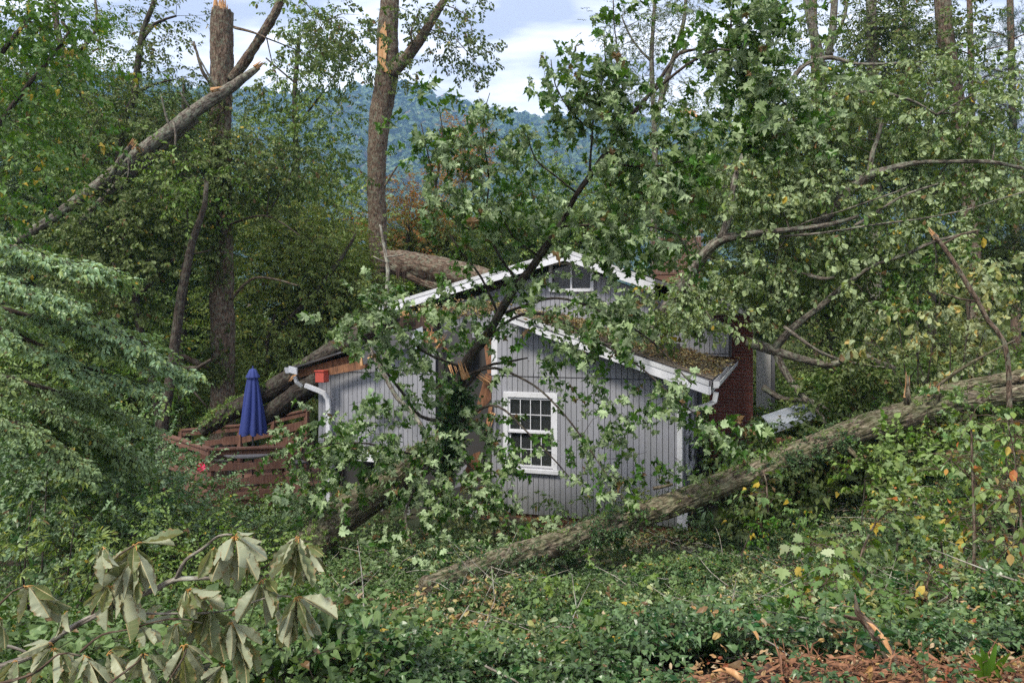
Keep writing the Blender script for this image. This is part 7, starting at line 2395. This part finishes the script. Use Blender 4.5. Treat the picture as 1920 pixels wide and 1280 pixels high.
# ------------------------------------------------------------------ things on the ground, bottom
def W_ground(px, py):
    """point of the terrain seen at the pixel"""
    for Yq in np.arange(2.5, 20, .02):
        p = W(px, py, Yq)
        if p.z <= h1(p.x, p.y):
            return p
    return W(px, py, 20)


def ground_branch(nm, lab, pix, w, barkm='bark_pale', lift=.05, cat='branch', sub=()):
    Ls = []
    for k, px_list in enumerate([pix] + list(sub)):
        P = [W_ground(a, b) + Vector((0, 0, lift)) for a, b in px_list]
        r0 = [w * (.5 if k else 1) * (1 - .55 * i / (len(P) - 1)) / 2 / F_PX * p.y for i, p in enumerate(P)]
        Ls.append((P, r0))
    t = thing(nm, Ls[0][0][0], lab, cat)
    for k, (P, r) in enumerate(Ls):
        V, Fs, bc = tube(P, r, 10, .05, .08, .01, NR.randint(99), .002)
        obj_np('stem' if k == 0 else 'twig', V, Fs, MATS[barkm], t, bc=bc)
    return t


ground_branch('fallen_branch', 'whitish lichened branch on the ground below the long log', [(688, 1244), (730, 1222), (780, 1208), (815, 1206)], 13, 'bark_pale', .12, sub=[[(770, 1210), (790, 1190), (800, 1188)]])
ground_branch('fallen_branch', 'short pale branch piece right of the whitish branch', [(832, 1210), (850, 1222), (880, 1226), (905, 1215)], 9, 'bark_pale', .10)
ground_branch('fallen_branch', 'slanting grey branch in the bank leaves at right', [(1630, 910), (1680, 945), (1720, 965), (1775, 985)], 8, 'bark_grey', .16, sub=[[(1700, 950), (1660, 930)]])
ground_branch('fallen_branch', 'thin bare twig curving over the ivy, lower right', [(1490, 1195), (1560, 1200), (1620, 1215), (1660, 1230)], 4, 'bark_brown', .14)
ground_branch('fallen_branch', 'crooked pale twig at the bottom centre', [(1010, 1245), (1018, 1262), (1040, 1278)], 4, 'bark_pale', .12, sub=[[(1040, 1265), (1062, 1240)]])
ground_branch('mossy_log', 'half-buried mossy log under ivy at lower right', [(1300, 1180), (1420, 1160), (1560, 1120), (1720, 1085)], 34, 'bark_log', .16, 'log')
ground_branch('fallen_branch', 'long thin reddish root along the bottom edge', [(1180, 1238), (1280, 1245), (1360, 1252), (1450, 1262)], 5, 'bark_brown', .12)

# torn strip of red-brown wood standing at the bottom right
ts = thing('torn_strip', W_ground(1680, 1275), 'torn red-brown strip of trunk wood standing out of the ivy, bottom right', 'broken wood')
V, Fs, bc = tube([W(1690, 1290, 3.08), W(1665, 1225, 3.13), W(1635, 1178, 3.18), W(1610, 1150, 3.18), W(1605, 1112, 3.18)], [.026, .030, .024, .016, .003], 10, .02, .2, .006, 3, .004, freq=60)
obj_np('stem', V, Fs, MATS['bark_pine'], ts, bc=bc)
V, Fs, bc = tube([W(1612, 1160, 3.18), W(1598, 1158, 3.18), W(1584, 1153, 3.16)], [.012, .013, .009], 8, .02, .2, 0, 5, .002)
obj_np('branch', V, Fs, MATS['bark_pine'], ts, bc=bc)
MB().prism([W(1672, 1240, 3.06), W(1655, 1200, 3.08), W(1628, 1168, 3.10), W(1640, 1172, 3.10), W(1662, 1195, 3.08), W(1672, 1220, 3.06)], (0, .02, 0)).build('inner_wood', MATS['split_wood'], ts)

# heap of red earth and torn roots along the bottom
gxm = np.arange(.2, 3.1, .02)
gym = np.arange(2.4, 3.9, .018)
Xm, Ym = np.meshgrid(gxm, gym)
hm = hz(Xm, Ym)
bell = np.exp(-((Ym - 2.98) / .24) ** 2) * (sstep(.4, .95, Xm) * (1 - .25 * sstep(2.2, 2.9, Xm)))
q = np.stack([Xm * 5, Ym * 5, Xm * 0], -1).reshape(-1, 3)
nn = fbm(q, 4).reshape(Xm.shape)
Zm = hm - .12 + bell * (.19 + .045 * nn) + .035 * fbm(q * 3.1 + 5, 4).reshape(Xm.shape) * np.sqrt(bell)
V = np.stack([Xm, Ym, Zm], -1).reshape(-1, 3)
nx, ny = len(gxm), len(gym)
i = (np.arange(ny - 1)[:, None] * nx + np.arange(nx - 1)[None, :]).ravel()
mo = obj_np('earth_heap', V, np.stack([i, i + 1, i + nx + 1, i + nx], -1), MATS['red_earth'])
tag(mo, 'heap of torn red-brown earth and root fibre along the bottom right edge', kind='stuff')
TW = []
for k in range(260):
    x, y = NR.uniform(.6, 2.7), NR.normal(3.0, .10)
    z = float(hz(np.array([x]), np.array([y]))[0]) - .12 + float(np.exp(-((y - 2.98) / .24) ** 2)) * .25
    d = NR.normal(0, 1, 3) * np.array([1, .6, .45])
    d /= np.linalg.norm(d)
    L_ = NR.uniform(.05, .22)
    a = np.array([x, y, z])
    TW.append(tube([a, a + d * L_ * .5 + NR.normal(0, .02, 3), a + d * L_], [.004 * NR.uniform(.4, 1.5)] * 2 + [.001], 4, .06, 0, 0, 1, cap=False))
ch = MB()
for k in range(1700):
    x, y = NR.uniform(.55, 2.75), NR.normal(2.98, .16)
    zg = float(hz(np.array([x]), np.array([y]))[0]) - .10 + float(np.exp(-((y - 2.98) / .24) ** 2)) * NR.uniform(.17, .27)
    d = Vector(NR.normal(0, 1, 3) * np.array([1, .7, .35])).normalized() * NR.uniform(.012, .06)
    s_ = d.orthogonal().normalized() * NR.uniform(.003, .010)
    c_ = Vector((x, y, zg))
    ch.poly([c_ - d, c_ + s_, c_ + d])
    ch.poly([c_ - d, c_ + d * .9, c_ - s_])
o = ch.build('wood_chips', MATS['old_wood'])
tag(o, 'shredded red-brown wood chips over the torn earth', kind='stuff')
V, Fs, bc = join_tubes(TW)
o = obj_np('root_fibres', V, Fs, MATS['old_wood'], None, bc=bc)
tag(o, 'tangle of reddish roots on the earth heap', kind='stuff')
bk_ = thing('bark_slab', W(1370, 1268, 2.95), 'curled slab of pale torn bark at the bottom edge', 'bark')
V, Fs, bc = tube([W(1335, 1258, 2.9), W(1360, 1256, 2.9), W(1385, 1268, 2.88), W(1405, 1290, 2.85)], [.006, .016, .018, .012], 8, .015, .25, .004, 7, .002)
obj_np('slab', V, Fs, MATS['split_wood'], bk_, bc=bc)
n = 340
Xp, Yp = NR.uniform(.5, 2.8, n), NR.normal(3.0, .18, n)
zb = hz(Xp, Yp) - .1 + np.exp(-((Yp - 2.98) / .24) ** 2) * .25
scatter('heap_litter', None, 'litter', 'litter', np.stack([Xp, Yp, zb], -1), NR.normal(0, 1, (n, 3)), NR.uniform(.2, .45, n), roll=1, label='bits of dead leaf on the earth heap')

# strap-leaved plant bottom right
pl = thing('strap_leaf_plant', W(1852, 1275, 2.92), 'fresh green plant with long pointed strap leaves, bottom right corner', 'plant')
for (tx, ty, mx_, my) in ((1820, 1228, 1838, 1238), (1895, 1222, 1878, 1240), (1838, 1212, 1846, 1235), (1905, 1258, 1880, 1252), (1806, 1262, 1824, 1256), (1868, 1205, 1862, 1230), (1850, 1222, 1850, 1240), (1880, 1272, 1870, 1262)):
    a, m__, e = W(1852, 1275, 2.92), W(mx_, my, 2.90), W(tx, ty, 2.86 + RND.uniform(-.05, .05))
    q, _ = resample([a, m__, e], [1, 1, 1], .01)
    V, Fq = [], []
    for k, p in enumerate(q):
        t_ = k / (len(q) - 1)
        w_ = .013 * math.sin(pi * min(1, .15 + t_ * .85)) ** .8 + .0008
        tdir = np.gradient(q, axis=0)[k]
        s_ = np.cross(tdir, [0, -1, .3])
        s_ /= np.linalg.norm(s_)
        V += [p - s_ * w_, p + np.array([0, .004, -.004]), p + s_ * w_]
    for k in range(len(q) - 1):
        Fq += [(3 * k, 3 * k + 1, 3 * k + 4, 3 * k + 3), (3 * k + 1, 3 * k + 2, 3 * k + 5, 3 * k + 4)]
    obj_np('leaf', V, np.array(Fq), MATS['leaf_bright'], pl)

# ------------------------------------------------------------------ wilted branch with big leaves, nearest of all
wb_ = thing('wilted_branch', W(-40, 1240, 2.4), 'broken branch with big wilted wavy-edged leaves hanging in the near left foreground', 'branch')
WL = [
    [(-40, 1262, 2.5, 16), (60, 1228, 2.5, 13), (120, 1185, 2.45, 12), (170, 1158, 2.4, 12), (240, 1125, 2.4, 11), (300, 1100, 2.4, 11), (330, 1085, 2.4, 11), (400, 1082, 2.4, 8), (450, 1075, 2.4, 6)],
    [(330, 1086, 2.4, 9), (348, 1050, 2.38, 7), (380, 1028, 2.36, 6), (410, 1004, 2.35, 4), (435, 1002, 2.35, 4)],
    [(60, 1228, 2.5, 6), (20, 1212, 2.48, 6), (-40, 1205, 2.46, 6)],
    [(240, 1150, 2.4, 5), (330, 1150, 2.38, 5), (420, 1145, 2.36, 4), (500, 1120, 2.35, 3), (545, 1118, 2.35, 3)],
    [(-40, 1150, 2.3, 6), (0, 1132, 2.3, 5), (25, 1108, 2.3, 4), (45, 1100, 2.3, 4)],
    [(150, 1222, 2.3, 6), (190, 1190, 2.32, 5), (240, 1180, 2.34, 4), (320, 1160, 2.36, 4), (380, 1168, 2.36, 3)],
    [(200, 1065, 2.4, 4), (225, 1038, 2.38, 4), (250, 1022, 2.36, 4)],
    [(180, 1110, 2.4, 4), (205, 1060, 2.4, 4), (198, 1032, 2.38, 3)],
    [(450, 1075, 2.4, 5), (500, 1060, 2.38, 4), (530, 1025, 2.36, 3), (560, 1008, 2.35, 3)],
    [(170, 1158, 2.4, 5), (185, 1120, 2.38, 4), (195, 1100, 2.36, 3)],
    [(-40, 1290, 2.3, 8), (60, 1262, 2.3, 6), (110, 1225, 2.3, 4), (150, 1228, 2.3, 4)],
    [(180, 1300, 2.3, 6), (260, 1240, 2.3, 4), (270, 1226, 2.3, 4)],
    [(300, 1300, 2.3, 5), (345, 1230, 2.3, 4), (350, 1215, 2.3, 3)],
]
for i, l in enumerate(WL):
    P, r = limb_pts(l)
    V, Fs, bc = tube(P, r, 10, .02, .07, .003, NR.randint(99), .0006, freq=60)
    obj_np('branch', V, Fs, MATS['bark_pale' if i < 4 else 'bark_brown'], wb_, bc=bc)


def wilt_mesh(seed, L=.19, wd=.052):
    rs = np.random.RandomState(seed)
    nl, nw = 56, 6
    V, Fq, bc = [], [], []
    fold = rs.uniform(.75, 1.42)
    bend = rs.uniform(-.25, .7)
    tw = rs.uniform(-.8, .8)
    phs = rs.uniform(0, 6)
    for i in range(nl + 1):
        t_ = i / nl
        w_ = (math.sin(pi * min(1, t_ ** .85)) ** .75) * (0.55 + .5 * t_) * 1.05
        if t_ > .97:
            w_ *= .6
        # scalloped margin
        w_e = w_ * (1 + .045 * math.sin(t_ * 19 * pi + phs))
        ang = bend * t_
        cx, cz = L * (t_ - .16 * bend * bend * t_ ** 3), -L * bend * .5 * t_ * t_
        ta = tw * t_
        for j in range(-nw, nw + 1):
            f_ = j / nw
            yy = f_ * wd * (w_e if abs(f_) == 1 else w_)
            fo = fold * (1 - .25 * math.sin(t_ * 5 + phs))
            y2 = yy * math.cos(fo)
            z2 = abs(yy) * math.sin(fo) * -1 + .0045 * abs(f_) ** 2 * math.sin(t_ * 8.5 * pi + (1.3 if j > 0 else 0) + phs) * w_ * 1.3
            z2 += .004 * rs.normal(0, .12)
            y3 = y2 * math.cos(ta) - z2 * math.sin(ta)
            z3 = y2 * math.sin(ta) + z2 * math.cos(ta)
            V.append((cx, y3, cz + z3))
            bc.append((t_, f_ * w_ * .27, 0))
    m = 2 * nw + 1
    for i in range(nl):
        for j in range(m - 1):
            a = i * m + j
            Fq.append((a, a + 1, a + m + 1, a + m))
    V = np.array(V)
    me = mesh_np('wilted_leaf', V, np.array(Fq), np.array(bc), True)
    me.materials.append(MATS['leaf_wilt'])
    return me


WM = [wilt_mesh(700 + k, .19 * (0.85 + .05 * (k % 5)), .050 + .004 * (k % 4)) for k in range(14)]
PT = []
def wilt_leaf(p, tip, s_=1.0, rollv=None):
    p, tip = Vector(p), Vector(tip)
    me = WM[RND.randrange(len(WM))]
    L0 = .19 * .95
    d = tip - p
    s_ = min(max(d.length / L0, .45), 1.35)
    o_ = bpy.data.objects.new('leaf', me)
    link(o_, wb_, p)
    rr_ = RND.uniform(-pi, pi) if rollv is None else rollv
    o_.rotation_euler = (d.to_track_quat('X', 'Y').to_matrix() @ Matrix.Rotation(rr_, 3, 'X')).to_euler()
    o_.scale = (s_, s_, s_)


LEAVES = [  # node, tips
    ((253, 1022), [(205, 1098), (232, 1112), (272, 1085), (290, 1120), (331, 1024), (248, 1085), (212, 1080)]),
    ((252, 1045), [(205, 1125), (225, 1135), (262, 1120), (285, 1105), (240, 1140)]),
    ((195, 1030), [(196, 1090), (205, 1095), (222, 1060), (178, 1040)]),
    ((205, 1100), [(190, 1150), (222, 1160), (238, 1190), (255, 1170), (205, 1185), (262, 1140), (185, 1130)]),
    ((440, 1008), [(380, 1090), (405, 1062), (432, 1100), (455, 1085), (478, 1080), (500, 1048), (485, 1010), (420, 1050), (468, 1100), (390, 1060)]),
    ((400, 1030), [(375, 1085), (395, 1075), (410, 1060)]),
    ((560, 1008), [(512, 1085), (528, 1105), (548, 1110), (575, 1095), (560, 1060), (536, 1070), (515, 1050)]),
    ((575, 1028), [(625, 1072), (600, 1060), (590, 1045)]),
    ((492, 1088), [(462, 1180), (475, 1130), (490, 1170), (515, 1160), (530, 1118)]),
    ((555, 1120), [(528, 1215), (545, 1220), (562, 1215), (590, 1195), (634, 1168), (525, 1190), (600, 1180), (575, 1160)]),
    ((395, 1138), [(370, 1200), (388, 1225), (410, 1230), (430, 1215), (360, 1180)]),
    ((432, 1168), [(440, 1230), (485, 1228), (470, 1255), (455, 1210), (425, 1220)]),
    ((438, 1200), [(482, 1268), (460, 1262), (450, 1280)]),
    ((352, 1108), [(340, 1150), (352, 1165), (372, 1158), (395, 1120), (412, 1150), (410, 1110), (365, 1140)]),
    ((330, 1172), [(316, 1212), (338, 1200), (362, 1195)]),
    ((345, 1210), [(300, 1270), (320, 1290), (350, 1290), (390, 1268), (372, 1285), (395, 1240)]),
    ((45, 1100), [(96, 1152), (130, 1150), (75, 1160), (50, 1130), (138, 1140)]),
    ((125, 1150), [(105, 1195), (128, 1170)]),
    ((100, 1218), [(60, 1250), (95, 1285), (120, 1290), (130, 1240), (145, 1262), (75, 1280)]),
    ((100, 1210), [(55, 1218), (70, 1240)]),
    ((268, 1228), [(235, 1285), (262, 1292), (300, 1290), (322, 1280), (240, 1262), (285, 1262)]),
    ((160, 1232), [(150, 1290), (190, 1275), (210, 1290), (175, 1262), (140, 1262)]),
    ((200, 1228), [(252, 1245), (225, 1268), (240, 1232)]),
    ((0, 1160), [(-10, 1225), (12, 1215), (-30, 1200), (10, 1190)]),
    ((30, 1240), [(20, 1290), (45, 1285), (5, 1280)]),
    ((258, 1178), [(285, 1150), (262, 1172), (288, 1215), (296, 1200)]),
    ((420, 1250), [(400, 1300), (440, 1290), (380, 1290)]),
]
for (nx_, ny_), tips in LEAVES:
    Yb = 2.36 + RND.uniform(-.03, .03)
    nd_ = W(nx_, ny_, Yb)
    for (tx, ty) in tips + [(a_ + RND.uniform(-16, 16), b_ + RND.uniform(-22, 12)) for (a_, b_) in tips[::2]]:
        e = W(tx, ty, Yb + RND.uniform(-.10, .06))
        d = (e - nd_)
        p1 = nd_ + d * .16 + Vector((0, RND.uniform(-.01, .01), .012))
        PT.append(tube([nd_, nd_ + d * .08 + Vector((0, 0, .010)), p1], [.0016, .0014, .0012], 5, .01, 0, 0, 1, cap=False))
        wilt_leaf(p1, e)
V, Fs, bc = join_tubes(PT)
o = obj_np('petiole_mass', V, Fs, MATS['petiole'], wb_, bc=bc)
o['kind'] = 'stuff'
print('sprigs', NSPRIG[0])
